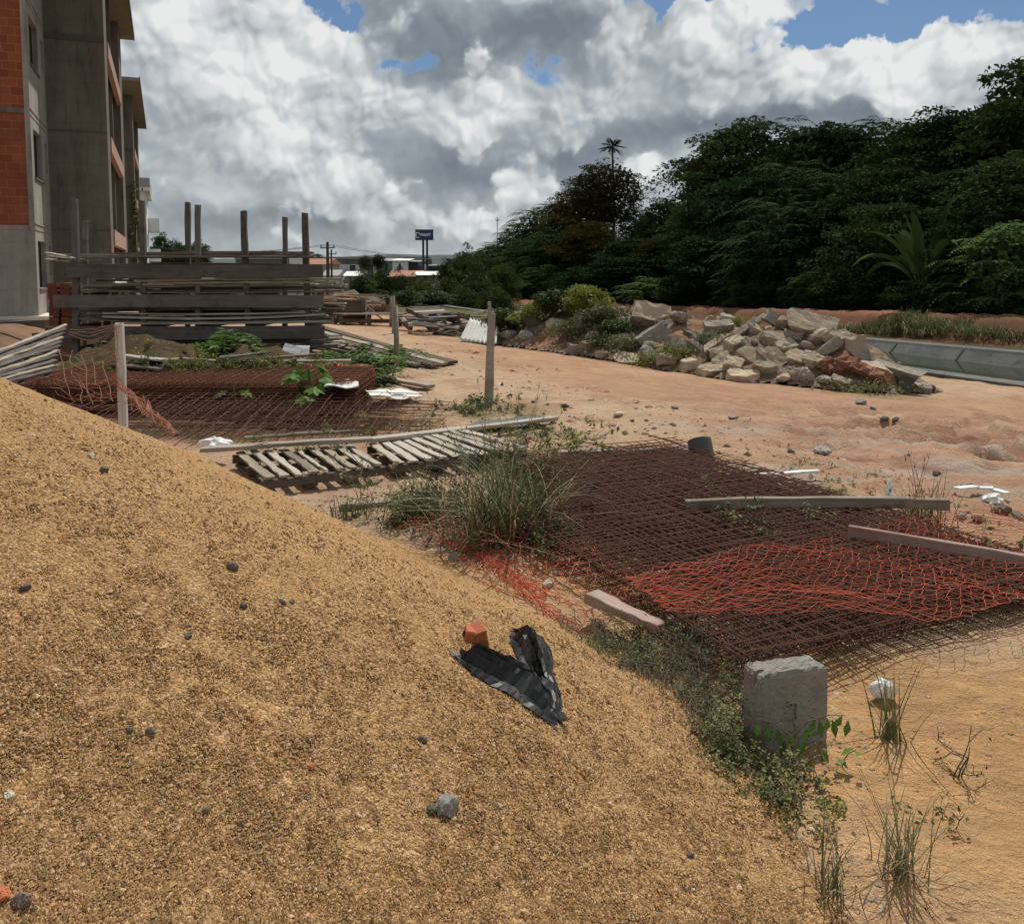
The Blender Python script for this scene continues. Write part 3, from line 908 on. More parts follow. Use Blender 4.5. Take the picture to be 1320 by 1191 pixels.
def crown_fern(seed, h=8.0, rad=2.8, low=.1, tipsn=64, fr=5, frond=1.25, leaf=.24, layered=True):
    r = np.random.default_rng(seed); cd = Cards()
    zc = h * (1 + low) / 2; hz_ = h * (1 - low) / 2
    tips = []
    for i in range(tipsn):
        d = unit(r, 1)[0]; k = r.uniform(.35, 1.0) ** .5
        w = 1.0 - .35 * max(0, d[2] * k)
        c = np.array([d[0] * rad * k * w, d[1] * rad * k * w, zc + d[2] * k * hz_])
        tips.append(c)
        base_ang = math.atan2(c[1], c[0])
        for f in range(fr):
            a = base_ang + r.uniform(-1.3, 1.3)
            L = frond * r.uniform(.6, 1.2); droop = r.uniform(.25, .7)
            m = 11
            t = np.linspace(.08, 1, m)
            hx, hy = math.cos(a), math.sin(a)
            px = c[0] + hx * L * t; py = c[1] + hy * L * t; pz = c[2] + .22 * L * np.sin(t * 2.2) - droop * L * t * t
            side = np.array([-hy, hx, 0.0]); fw = np.array([hx, hy, -.35])
            for sgn in (-1, 1):
                ln = leaf * (1.05 - .5 * np.abs(t - .4)) * r.uniform(.8, 1.15, m)
                dr = side * sgn * 1.0 + fw * .55 + np.array([0, 0, -.28])
                dr = np.tile(dr, (m, 1)) + r.normal(0, .1, (m, 3))
                dn = dr / np.linalg.norm(dr, axis=1, keepdims=True)
                C = np.stack([px, py, pz], 1) + dn * ln[:, None] * .5
                cd.add(*leaf_cards(C, dn, ln, .36, .1, r.normal(0, .15, (m, 3)), r))
    m = 2600; u = unit(r, m) * r.random((m, 1)) ** .5 * np.array([rad * .8, rad * .8, hz_ * .85]) + np.array([0, 0, zc])
    cd.add(*leaf_cards(u, unit(r, m), leaf * 1.5, .6, .2, None, r))
    return cd.mesh('crown'), tips

def trunk_mesh(seed, h, tips, rad=.16, n=12):
    r = np.random.default_rng(seed + 77); mb = MB()
    pts = [(0, 0, -.4)]; x = y = 0
    for i in range(1, 7):
        x += r.normal(0, .09); y += r.normal(0, .09); pts.append((x, y, h * .8 * i / 6))
    mb.tube(pts, [rad * 1.25, rad, rad * .9, rad * .78, rad * .62, rad * .45, rad * .22], 7)
    sel = r.choice(len(tips), min(n, len(tips)), replace=False)
    for i in sel:
        t = Vector(tips[i]); z0 = max(h * .16, t.z - r.uniform(.8, 1.8)); z0 = min(z0, h * .72)
        j = min(int(z0 / (h * .8) * 6), 5); a = Vector(pts[j + 1]); a.z = z0
        mid = (a + t) / 2 + Vector((0, 0, -.15 * r.random()))
        mb.tube([a, mid, t], [rad * .38, rad * .24, rad * .06], 5)
    return mb.mesh('trunk', True)

VAR = {}
def variant(key, maker, seed, h, mat, trunk_r=.16, **kw):
    me, tips = maker(seed, h=h, **kw)
    me.materials.append(M[mat])
    tm = trunk_mesh(seed, h, tips, trunk_r); tm.materials.append(M['bark'])
    VAR[key] = (me, tm, h)
variant('broad', crown_broad, 1, 8.0, 'leaf_forest', rad=2.7, clumps=80, per=210, leaf=.19, rc=.8)
variant('broad_blue', crown_broad, 2, 8.0, 'leaf_forest_blue', rad=2.9, clumps=80, per=170, leaf=.25, rc=.8)
variant('broad_low', crown_broad, 3, 5.0, 'leaf_forest', rad=2.4, low=.02, clumps=70, per=190, leaf=.17)
variant('fern', crown_fern, 4, 8.0, 'leaf_forest_blue', rad=3.0, tipsn=110)
variant('fern_low', crown_fern, 5, 5.0, 'leaf_fern', rad=2.4, low=.02, tipsn=90, fr=5, frond=1.1)
variant('olive', crown_broad, 6, 7.0, 'leaf_forest_olive', rad=2.5, clumps=70, per=220, leaf=.15, rc=.7)
variant('bare', crown_broad, 7, 8.5, 'leaf_brown', rad=2.6, low=.35, clumps=64, per=130, leaf=.15, rc=.65, trunk_r=.14)
variant('bush', crown_broad, 8, 2.4, 'leaf_bush', rad=1.5, low=.0, clumps=42, per=120, leaf=.10, rc=.42, trunk_r=.05)
variant('bush_dark', crown_broad, 9, 2.8, 'leaf_scrub', rad=1.7, low=.0, clumps=44, per=120, leaf=.11, rc=.45, trunk_r=.05)
VAR['tall'] = VAR['broad']

def tree(name, key, x, y, h, rad, label, cat='tree', group='trees of the wood beyond the canal', rz=None, z=None):
    me, tm, h0 = VAR[key]
    z = onground(x, y) - .05 if z is None else z
    o = empty(name, (x, y, z), label, cat, group)
    c = mobj('crown', me, None, o); t = mobj('trunk', tm, None, o)
    rz = random.uniform(0, 6.28) if rz is None else rz
    ref = {'broad': 2.7, 'broad_blue': 2.9, 'broad_low': 2.4, 'fern': 3.0, 'fern_low': 2.4, 'olive': 2.5, 'bare': 2.6, 'bush': 1.5, 'bush_dark': 1.7}[key]
    k = rad / ref
    o.rotation_euler = (0, 0, rz); o.scale = (k, k, h / h0)
    return o

def at_p(u, p):
    x = (u - 660) / 1100
    Y = p / (CD * x + SD)
    return x * Y, Y

def forest_tree(u, vtop, p, rpx, key, label, name='forest_tree', cat='tree', group='trees of the wood beyond the canal'):
    x, y = at_p(u, p)
    z0 = onground(x, y) - .1
    ztop = EYE + (345 - vtop) * y / 1100
    h = max(1.0, ztop - z0) * 1.02
    return tree(name, key, x, y, h, rpx * 1.12 * y / 1100, label, cat, group, z=z0)

# back row: makes the skyline of the wood, from the right edge of the view to the left
for a in [
    (1332, 78, 36, 92, 'broad', 'tallest dark tree of the wood, at the right edge of the view'),
    (1255, 140, 37, 80, 'broad_blue', 'dark broad-leaved tree on the skyline just left of the tallest tree'),
    (1190, 150, 36, 80, 'broad', 'dark rounded skyline tree above the paddle-leaved plant'),
    (1125, 158, 38, 75, 'fern', 'feathery skyline tree between two rounded ones right of the wood’s middle'),
    (1065, 160, 37, 75, 'broad_blue', 'bluish green skyline tree above the tall tilted white slab'),
    (1005, 158, 38, 72, 'fern', 'feathery dark tree on the flat part of the skyline'),
    (945, 160, 36, 75, 'broad', 'dense dark tree on the skyline, second from the step down to the gap'),
    (918, 182, 35, 42, 'olive', 'tree whose upright edge forms the step down to the sky gap'),
    (856, 258, 36, 36, 'broad', 'lower dark tree in the dip of the skyline'),
    (822, 268, 38, 32, 'fern', 'small feathery treetop in the dip beside the brownish tree'),
    (780, 207, 36, 52, 'bare', 'tall brownish thin-leaved tree under the lone palm'),
    (742, 240, 37, 44, 'olive', 'olive tree on the left shoulder of the brownish tree'),
    (703, 262, 37, 44, 'fern', 'feathery tree on the slope of the skyline left of the brownish tree'),
    (672, 288, 37, 38, 'fern', 'feathery tree low on the left slope of the wood'),
    (640, 316, 38, 34, 'broad', 'dark tree at the left foot of the wood'),
]: forest_tree(*a)
# middle row
for a in [
    (1300, 200, 31.5, 85, 'broad', 'shaded tree behind the pale feathery shrub at the right edge'),
    (1225, 215, 32, 75, 'broad_blue', 'shaded tree behind and above the paddle-leaved plant, right side'),
    (1150, 210, 32, 78, 'broad', 'shaded mid-height tree left above the paddle-leaved plant'),
    (1085, 225, 31.5, 75, 'fern', 'shaded feathery mid-height tree above the tilted white slab'),
    (1020, 212, 32, 75, 'fern', 'drooping feathery tree in the middle of the dark wood'),
    (955, 225, 31, 70, 'broad_blue', 'shaded bluish tree in front of the flat skyline'),
    (905, 255, 31, 50, 'broad', 'shaded tree below the step of the skyline'),
    (855, 300, 32, 46, 'olive', 'olive tinted tree below the dip of the skyline'),
    (812, 305, 31, 46, 'broad_blue', 'dark tree with a thin pale trunk right of the russet tree'),
    (762, 282, 31, 50, 'olive', 'russet olive tree standing in front of the brownish tall tree'),
    (722, 292, 31, 46, 'fern', 'dark feathery tree left of the russet tree'),
    (690, 305, 31, 42, 'broad', 'dark leafy tree behind the weedy end of the rubble'),
]: forest_tree(*a)
# front row and undergrowth along the red bank
for a in [
    (1312, 276, 27.6, 72, 'fern_low', 'pale green feathery shrub with layered sprays at the right edge', 'shrub', 'shrub'),
    (1240, 352, 27.2, 40, 'fern_low', 'small light feathery bush between the paddle-leaved plant and the edge shrub', 'shrub', 'shrub'),
    (1262, 262, 28.8, 62, 'broad', 'dark undergrowth tree between the edge shrub and the paddle leaves', 'forest_tree', 'tree'),
    (1130, 268, 28.6, 66, 'broad_low', 'dark undergrowth tree left of the paddle-leaved plant', 'forest_tree', 'tree'),
    (1098, 335, 27.4, 44, 'broad_low', 'low black-green bush over the tall upright slab', 'shrub', 'shrub'),
    (1048, 344, 26.9, 30, 'fern_low', 'light green upright bush standing out of the dark wood foot', 'shrub', 'shrub'),
    (1010, 262, 28.5, 66, 'fern', 'front feathery tree behind the light green upright bush', 'forest_tree', 'tree'),
    (970, 330, 27.2, 40, 'fern_low', 'layered feathery bush left of the light green upright bush', 'shrub', 'shrub'),
    (925, 300, 28, 56, 'broad_blue', 'front tree over the big leaning grey slab', 'forest_tree', 'tree'),
    (885, 350, 27.2, 42, 'broad_low', 'low dark bush behind the leaning grey slab', 'shrub', 'shrub'),
    (842, 355, 27, 36, 'fern_low', 'low leafy bush at the wood foot right of the weedy rubble', 'shrub', 'shrub'),
    (800, 330, 28, 44, 'broad_blue', 'front dark tree above the weedy rubble', 'forest_tree', 'tree'),
    (752, 345, 27.4, 40, 'broad_low', 'black-green bush directly behind the weedy rubble', 'shrub', 'shrub'),
    (712, 340, 28, 38, 'fern_low', 'feathery dark bush above the left end of the weedy rubble', 'shrub', 'shrub'),
    (676, 342, 28, 32, 'broad_low', 'dark bush behind the thin stake', 'shrub', 'shrub'),
    (1180, 362, 26.9, 36, 'broad_low', 'dark low bush in front of the paddle-leaved plant', 'shrub', 'shrub'),
    (1285, 372, 27.0, 36, 'fern_low', 'low feathery fringe at the foot of the edge shrub', 'shrub', 'shrub'),
]: forest_tree(*a[:6], name=a[6], cat=a[7])
# scrub beyond the yard, left of the wood
for i, (u, vt, Y, rpx, key, label) in enumerate([
    (648, 335, 62, 26, 'bush_dark', 'dark bush where the scrub meets the wood'),
    (622, 322, 82, 26, 'bush_dark', 'tall scrub tree under the left foot of the wood'),
    (598, 320, 95, 20, 'bush', 'bush on the scrub ridge right of the billboard, nearest the wood'),
    (580, 330, 88, 20, 'bush_dark', 'rounded bush right of the billboard poles'),
    (614, 345, 60, 30, 'bush', 'mid green bush below the scrub ridge'),
    (578, 352, 62, 24, 'bush', 'yellowish green bush below the billboard'),
    (545, 356, 66, 22, 'bush_dark', 'dark bush in front of the low houses under the billboard'),
    (518, 350, 72, 20, 'bush', 'bush left of the billboard in front of the brick house'),
    (490, 344, 70, 26, 'bush_dark', 'big dark green bush in front of the overpass'),
    (468, 352, 62, 22, 'bush', 'green bush right of the pale huts'),
    (556, 372, 52, 30, 'bush', 'low wide bush behind the broken pallets'),
    (600, 366, 54, 30, 'bush_dark', 'low dark bush behind the corrugated sheet'),
    (640, 366, 52, 28, 'bush_dark', 'low bush behind the top of the thin stake'),
    (524, 372, 50, 22, 'bush', 'low leafy bush behind the pair of thin poles'),
    (488, 376, 48, 20, 'bush', 'low bush behind the timber trestle'),
]):
    p = P(u, 345, Y); z0 = onground(p.x, Y) - .1
    zt = EYE + (345 - vt) * Y / 1100
    tree('bush', key, p.x, Y, zt - z0, rpx * Y / 1100, label, 'bush', 'bushes of the scrub beyond the yard', z=z0)
# trees far behind the rack
for (u, vt, Y, rpx, key, label) in [(208, 300, 110, 16, 'broad', 'far leafy tree beside the white block'), (226, 306, 118, 16, 'bare', 'far thin tree behind the pair of rack posts'), (258, 308, 118, 18, 'bare', 'far thin-leaved tree just right of the pair of rack posts'),
                             (408, 328, 180, 16, 'broad_low', 'far round tree above the tiled house'), (470, 328, 170, 10, 'bare', 'far sparse treetop above the overpass'), (488, 326, 172, 10, 'bare', 'second far sparse treetop above the overpass'), (240, 318, 108, 26, 'broad_low', 'far low tree mass behind the rack posts')]:
    p = P(u, 345, Y); z0 = onground(p.x, Y) - .1
    tree('far_tree', key, p.x, Y, EYE + (345 - vt) * Y / 1100 - z0, rpx * Y / 1100, label, 'tree', None, z=z0)

# the lone palm
def palm():
    x, y = at_p(789, 40)
    z0 = onground(x, y) - .2
    zt = EYE + (345 - 192) * y / 1100
    o = empty('palm_tree', (x, y, z0), 'slender lone palm rising above the treetops against the cloud', 'palm tree')
    h = zt - z0
    mb = MB(); mb.tube([(0, 0, 0), (.1, .05, h * .3), (.02, 0, h * .7), (-.12, 0, h)], [.2, .15, .12, .09], 8)
    mb.build('trunk', M['bark'], o, smooth=True)
    cd = Cards(); r = np.random.default_rng(3)
    for k in range(14):
        a = k * 2 * math.pi / 14 + r.uniform(-.2, .2); L = r.uniform(1.15, 1.6); ev = r.uniform(-.35, 1.35)
        m = 16; t = np.linspace(.1, 1, m)
        hx, hy = math.cos(a), math.sin(a)
        C0 = np.stack([-.12 + hx * L * t * math.cos(ev), hy * L * t * math.cos(ev), h + L * (math.sin(ev) * t - .32 * t * t)], 1)
        for sg in (-1, 1):
            dr = np.tile(np.array([-hy * sg, hx * sg, -.25]) + np.array([hx, hy, 0]) * .7, (m, 1)) + r.normal(0, .1, (m, 3))
            dr /= np.linalg.norm(dr, axis=1, keepdims=True)
            ln = .5 * np.sin(t * 2.6 + .35)
            cd.add(*leaf_cards(C0 + dr * ln[:, None] * .5, dr, ln, .5, .1, np.zeros((m, 3)), r))
    mobj('crown', cd.mesh('crown'), M['leaf_forest'], o)
palm()

# plant with big upright paddle leaves at the foot of the wood
def paddle_plant():
    x, y = at_p(1190, 26.8); z0 = onground(x, y)
    o = empty('banana_plant', (x, y, z0), 'large plant with long upright paddle leaves at the foot of the dark wood', 'plant')
    r = np.random.default_rng(8); k = 1.0
    mb = MB(); mb.tube([(0, 0, -.2), (0, 0, 1.2)], [.16, .1], 8); mb.build('stem', M['bark'], o)
    for i in range(15):
        a = r.uniform(0, 6.28); lean = r.uniform(.05, 1.0); L = r.uniform(3.3, 4.5) * (1 - .2 * lean); w = r.uniform(.42, .60)
        n = 12; V = []; Fc = []
        for j in range(n + 1):
            t = j / n
            rr = L * t * math.sin(lean * (.45 + .75 * t)); zz = .5 + L * t * math.cos(lean * (.45 + .9 * t * t))
            wd = w * math.sin(math.pi * max(0, (t - .28) / .72)) ** .6 * .5 if t > .28 else .025
            cx, cy = math.cos(a), math.sin(a)
            tear = r.uniform(.75, 1.05)
            V += [(cx * rr - cy * wd * tear, cy * rr + cx * wd * tear, zz + wd * .5), (cx * rr, cy * rr, zz), (cx * rr + cy * wd * tear, cy * rr - cx * wd * tear, zz + wd * .5)]
        for j in range(n):
            b = j * 3; Fc += [(b, b+1, b+4, b+3), (b+1, b+2, b+5, b+4)]
        lf = mobj('leaf', rawmesh('leaf', V, Fc, True), M['leaf_forest' if i % 3 else 'leaf_fern'], o)
paddle_plant()

# ------------------------------------------------------------------ small plants
def blades(n, h, spread, w, seed, droop=.5, segs=5):
    r = np.random.default_rng(seed); V = []; Fc = []
    for i in range(n):
        a = r.uniform(0, 6.28); b0 = r.normal(0, spread * .22, 2); L = h * r.uniform(.45, 1.1)
        lean = abs(r.normal(.2, .34)) + .03; dr = droop * r.uniform(.2, 1.4)
        hx, hy = math.cos(a), math.sin(a); ww = w * r.uniform(.6, 1.2)
        for j in range(segs + 1):
            t = j / segs
            out = L * (lean * t + dr * .55 * t * t); up = L * (t - .45 * dr * t * t * t) * math.cos(min(lean, 1.2))
            wd = ww * (1 - t) ** .7 * .5 + .0006
            x = b0[0] + hx * out; y = b0[1] + hy * out
            V += [(x - hy * wd, y + hx * wd, up), (x + hy * wd, y - hx * wd, up + .15 * wd)]
        b = len(V) - 2 * (segs + 1)
        for j in range(segs): Fc.append((b + 2*j, b + 2*j + 1, b + 2*j + 3, b + 2*j + 2))
    return rawmesh('blades', V, Fc, True)

def twigs(n, h, spread, seed, rad=.0035, bend=.4, forks=3, upright=1.0):
    """tangle of thin forked stems, with the tips for leaves"""
    r = np.random.default_rng(seed); mb = MB(); tips = []
    for i in range(n):
        p = Vector((r.normal(0, spread * .35), r.normal(0, spread * .35), -.03))
        d = Vector((r.normal(0, bend), r.normal(0, bend), upright)).normalized()
        L = h * r.uniform(.5, 1.1)
        def grow(p, d, L, rad, lev):
            k = 4; pts = [p]; q = p
            for _ in range(k):
                d = (d + Vector(r.normal(0, .22, 3))).normalized()
                q = q + d * L / k; pts.append(q)
            mb.tube(pts, [rad * (1 - .13 * j) for j in range(k + 1)], 4, cap=False)
            tips.extend(pts[2:])
            if lev > 0:
                for _ in range(2 if lev > 1 else 1 + int(r.random() > .5)):
                    j = int(r.integers(1, k + 1))
                    nd = (d + Vector(r.normal(0, .75, 3))).normalized()
                    grow(pts[j], nd, L * r.uniform(.4, .7), rad * .7, lev - 1)
        grow(p, d, L * .7, rad, forks)
    return mb.mesh('stems'), tips

def leaves_at(tips, per, size, seed, jit=.02, aspect=.5, down=-.1):
    r = np.random.default_rng(seed)
    T = np.repeat(np.array([tuple(t) for t in tips]), per, 0)
    T = T + r.normal(0, jit, T.shape)
    return leaf_cards(T, unit(r, len(T)) * np.array([1, 1, .6]) + np.array([0, 0, down]), size, aspect, .2, None, r)

def grass_tuft(loc, label, n, h, spread, w, seed, green='blade_green', dry=0, cat='grass tuft', name='grass_tuft', group=None, stalks=0, droop=.5):
    o = empty(name, loc, label, cat, group)
    mobj('blades' if spread < .3 else 'foliage', blades(n, h, spread, w, seed, droop), M[green], o)
    if dry: mobj('dry_blades', blades(dry, h * .85, spread * 1.2, w, seed + 1, 1.0), M['blade_dry'], o)
    if stalks:
        r = np.random.default_rng(seed + 5); mb = MB()
        for _ in range(stalks):
            a = r.uniform(0, 6.28); L = h * r.uniform(.85, 1.2); k = r.uniform(.08, .4)
            b = Vector((r.normal(0, spread * .15), r.normal(0, spread * .15), 0))
            pts = [b + Vector((math.cos(a) * k * L * t * t, math.sin(a) * k * L * t * t, L * t)) for t in (0, .35, .7, 1)]
            mb.tube(pts, [.0022, .002, .0016, .001], 4, cap=False)
            tip = pts[-1]
            for q in range(3):
                aa = a + (q - 1) * 2.0
                mb.tube([tip, tip + Vector((math.cos(aa) * .012, math.sin(aa) * .012, .04))], [.0018, .0008], 4, cap=False)
        mb.build('seed_stalks', M['blade_dry'], o)
    return o

def weed(loc, label, h, spread, seed, n=10, leaf=.035, per=2, mat='leaf_weed', stem='twig_dry', cat='weed', name='weed_plant', group=None, aspect=.5, rad=.003, forks=2, jit=.015, bend=.4, up=1.0):
    o = empty(name, loc, label, cat, group)
    me, tips = twigs(n, h, spread, seed, rad, bend, forks, up)
    mobj('stems' if spread < .35 and n < 20 else 'undergrowth', me, M[stem], o)  # undergrowth is the same stem mesh
    if per:
        V, Fq = leaves_at(tips, per, leaf, seed + 2, jit, aspect)
        mobj('leaves', rawmesh('leaves', V, Fq), M[mat], o)
    return o

# big clump left of the mesh stack
g = G(655, 692)
grass_tuft(g, 'tall green grass clump with dry bent blades beside the rusty mesh stack', 170, .78, .6, .010, 101, dry=110, stalks=16, droop=.75)
g = G(560, 672); grass_tuft(g, 'low dark green grass clump left of the tall clump', 170, .40, .6, .008, 102, dry=60, droop=.6)
g = G(610, 640); weed(g, 'dry brown weed behind the tall grass clump, in front of the pallets', .55, .5, 103, 16, .03, 1, 'leaf_weed')
g = G(705, 655); weed(g, 'dry stalky weed on the right side of the tall grass clump', .55, .45, 104, 16, .03, 1, 'leaf_weed')
g = G(690, 600); weed(g, 'spindly dark weed by the right end of the pallets', .5, .3, 105, 7, .05, 1, 'leaf_weed', rad=.004)
g = G(738, 598); weed(g, 'thin yellow-topped weed at the far left corner of the mesh stack', .42, .25, 106, 7, .045, 2, 'leaf_yellow', rad=.003)
g = G(478, 655); weed(g, 'slim weed standing alone in front of the near pallet', .55, .12, 107, 5, .04, 1, 'leaf_weed', bend=.15)
g = G(450, 668); grass_tuft(g, 'small grass tuft at the foot of the sand below the near pallet', 60, .22, .3, .007, 108)
g = G(600, 700); grass_tuft(g, 'dry pale grass tuft at the near foot of the tall clump', 20, .3, .4, .009, 109, 'blade_dry', dry=50, droop=1.2)
for i, (u, v, h, sp, n, m, lab) in enumerate([(535, 668, .34, .5, 26, 'leaf_weed', 'leafy weed at the left end of the grass belt below the pallets'), (590, 655, .45, .5, 24, 'leaf_brown', 'brown leaved weed in the grass belt'), (630, 625, .55, .4, 18, 'leaf_weed', 'tall stalky weed behind the tall grass clump'), (700, 690, .38, .45, 24, 'leaf_brown', 'dry brown weed at the right foot of the tall grass clump'), (720, 640, .5, .4, 20, 'leaf_brown', 'dry weed overhanging the left edge of the mesh stack'), (660, 600, .5, .5, 18, 'leaf_weed', 'weed in front of the right end of the second pallet')]):
    weed(G(u, v), lab, h, sp, 210 + i, n, .03, 2, m, 'twig_grey', bend=.5)
# dead shrub mass between the sand and the block
for i, (u, v, h, sp, n, lf, lab) in enumerate([
    (850, 880, .22, .34, 34, 1, 'grey dead shrub tangle in the middle of the strip behind the concrete block'),
    (790, 868, .18, .30, 28, 1, 'grey dead shrub tangle nearest the black plastic'),
    (905, 905, .24, .28, 30, 1, 'dead shrub tangle just left of the concrete block'),
    (930, 862, .22, .30, 26, 1, 'dead twiggy shrub on the near corner of the mesh stack'),
    (860, 838, .20, .34, 28, 1, 'dry brown shrub below the fallen pink board'),
    (825, 925, .20, .30, 28, 1, 'dead shrub tangle reaching down onto the sand, middle of the strip'),
    (885, 945, .22, .28, 28, 1, 'dead shrub tangle on the sand edge left of the concrete block'),
    (760, 830, .16, .26, 24, 1, 'low dead twigs between the broken pink board and the sand'),
    (985, 850, .20, .26, 26, 1, 'dead twigs behind the top of the concrete block')]):
    weed(G(u, v), lab, h * 1.1, sp, 120 + i, n + 26, .014, lf if i in (1, 4) else 0, 'leaf_weed', 'twig_grey', 'dead shrub', 'dead_shrub', 'dead shrubs behind the concrete block', rad=.0024, forks=3, bend=.9)
for i, (u, v, h, sp, n, lab) in enumerate([
    (775, 845, .12, .22, 14, 'green weed between the black plastic and the broken board'),
    (735, 880, .10, .14, 9, 'small green weed touching the right edge of the black plastic'),
    (790, 925, .10, .12, 9, 'small green weed on the sand below the dead shrubs'),
    (945, 930, .20, .20, 18, 'leafy green weed pressed against the dark side of the concrete block'),
    (955, 985, .18, .20, 18, 'leafy green weed at the near left foot of the concrete block'),
    (995, 1005, .12, .18, 6, 'low leafy weed in front of the concrete block'),
    (1045, 1050, .12, .16, 6, 'yellowish leafy weed below the concrete block'),
    (915, 985, .10, .12, 8, 'little weed at the sand edge left of the block'),
    (880, 830, .16, .20, 12, 'green weed on the orange net near the dead shrubs'),
    (1000, 815, .16, .18, 10, 'grey green weed on the netted corner behind the concrete block'),
    (845, 790, .16, .1, 5, 'single fresh green sprout on the netting'),
    (985, 1015, .16, .2, 18, 'dense leafy weed at the near corner of the concrete block'),
    (925, 960, .20, .22, 20, 'bushy weed left below the concrete block'),
    (1000, 1040, .10, .22, 6, 'ragged weed on the sand edge below the block'),
    (830, 860, .14, .26, 14, 'green weed among the dead shrubs'),
    (900, 870, .16, .24, 16, 'green weed inside the dead twigs left of the block')]):
    weed(G(u, v), lab, h * 1.15, sp, 140 + i, n + 2, .020, 2, 'leaf_weed' if i != 6 else 'leaf_yellow', 'twig_dry', 'weed', 'weed_plant', 'green weeds around the concrete block', rad=.002, forks=2, bend=.5)
# bigger sprig with hanging oval leaves in front of the block
def sprig():
    g = G(1015, 985); o = empty('leafy_sprig', g, 'green sprig with hanging oval leaves in front of the concrete block', 'plant')
    mb = MB(); pts = [Vector((0, 0, 0)), Vector((.01, -.01, .10)), Vector((.06, -.02, .165)), Vector((.13, -.02, .185)), Vector((.19, -.01, .18))]
    mb.tube(pts, [.0035, .003, .0025, .002, .001], 5)
    mb.tube([pts[1], Vector((-.06, -.02, .16)), Vector((-.12, -.01, .17))], [.0028, .002, .001], 5)
    mb.build('stem', M['twig_dry'], o)
    C = []; D = []
    r = np.random.default_rng(4)
    for (x, z) in [(.05, .14), (.075, .165), (.10, .16), (.125, .17), (.15, .155), (.17, .17), (.19, .16), (.03, .10), (.045, .08), (-.04, .13), (-.08, .14), (-.11, .15), (-.02, .08), (.0, .12)]:
        C.append((x, -.02 + r.normal(0, .01), z - .02)); D.append((r.normal(0, .25), r.normal(0, .2), -1))
    V, Fq = leaf_cards(np.array(C), np.array(D), np.full(len(C), .062), .42, .2, np.tile([0, -1.2, -.6], (len(C), 1)), r)
    mobj('leaves', rawmesh('leaves', V, Fq), M['leaf_bright'], o)
sprig()
weed(G(1075, 985), 'thin sprout with one broad leaf right of the concrete block', .16, .03, 160, 2, .05, 1, 'leaf_bright', bend=.1, forks=0)
# tufts and twigs on the bare sand at the right
grass_tuft(G(1145, 950), 'thin upright green grass tuft growing through the white scrap', 30, .30, .09, .0055, 170, 'blade_olive', dry=12, droop=.3)
grass_tuft(G(1160, 1127), 'spreading wiry grass tuft at the bottom right of the view', 40, .28, .12, .004, 171, 'blade_olive', droop=.3, dry=34)
grass_tuft(G(1072, 1150), 'thin grass tuft on the sand edge at the bottom of the view', 22, .2, .12, .004, 172, 'blade_olive', droop=.35, dry=18)
weed(G(1232, 1000), 'dry leafless reddish twig plant on the bare sand', .34, .05, 173, 3, .014, 1, 'leaf_brown', 'twig_dry', 'twig plant', 'twig_plant', None, rad=.0035, forks=2, bend=.18)
weed(G(1190, 1062), 'small trailing weed beside the wiry grass tuft', .09, .12, 174, 5, .022, 1, 'leaf_weed')
weed(G(1265, 985), 'short dark dry twig lying right of the leafless twig plant', .07, .04, 175, 3, .01, 0, stem='twig_dry', cat='twig plant', name='twig_plant')
grass_tuft(G(1192, 688), 'dark green wiry tuft at the right end of the long grey beam', 80, .42, .30, .006, 176, stalks=8, dry=30)
weed(G(1160, 672), 'dry weed in front of the white cone scrap', .3, .2, 177, 9, .03, 1)
weed(G(1280, 745), 'spindly green weed over the pink board', .40, .15, 178, 7, .045, 1)
weed(G(1220, 735), 'low green weed on the orange net below the pink board', .16, .15, 179, 8, .04, 2)
for i, (u, v, lab) in enumerate([(985, 718, 'pale green sprouts in the middle of the rusty mesh'), (1055, 700, 'leafy green sprout on the mesh near the pink board'), (955, 712, 'thin sprouts on the mesh left of the leafy one'), (725, 722, 'small broad-leaved weed at the left edge of the mesh'), (905, 660, 'little weed in front of the left end of the grey beam')]):
    weed(G(u, v) + Vector((0, 0, .1)), lab, .2 if i != 2 else .32, .16, 180 + i, 6, .035, 2, 'leaf_weed', bend=.35)
g = G(628, 528); weed(g, 'low dry scrub around the foot of the grey stake', .22, .9, 190, 34, .04, 2, 'leaf_weed', 'twig_grey', bend=.8, forks=2)
weed(G(595, 530), 'low scrub patch left of the grey stake', .16, .5, 191, 16, .035, 2, 'leaf_weed', 'twig_grey', bend=.8)
weed(G(690, 560), 'dry flat scrub in front of the grey cloth', .16, .8, 192, 26, .04, 1, 'leaf_weed', 'twig_grey', bend=.9)
# thin small weeds on the yard
for i, (u, v) in enumerate([(760, 545), (1010, 610), (1080, 630), (1120, 615), (1040, 600)]):
    weed(G(u, v), ['tiny weed on the yard right of the grey stake', 'tiny yellow grass patch by the white strip', 'low yellow weed in front of the white cone scrap, left', 'low yellow weed behind the white cone scrap', 'tiny yellow weed beyond the white strip'][i], .10, .35, 200 + i, 14, .025, 1, 'leaf_yellow', 'twig_grey', bend=.9)
# ------------------------------------------------------------------ buildings of the row
ROWROT = (0, 0, math.atan2(SD, CD))
def bx(name, mat, parent, p0, p1, s0, s1, z0, z1, bevel=0):
    mb = MB(); mb.box(p0, p1, s0, s1, z0, z1)
    return mb.build(name, M[mat], parent, bevel=bevel)

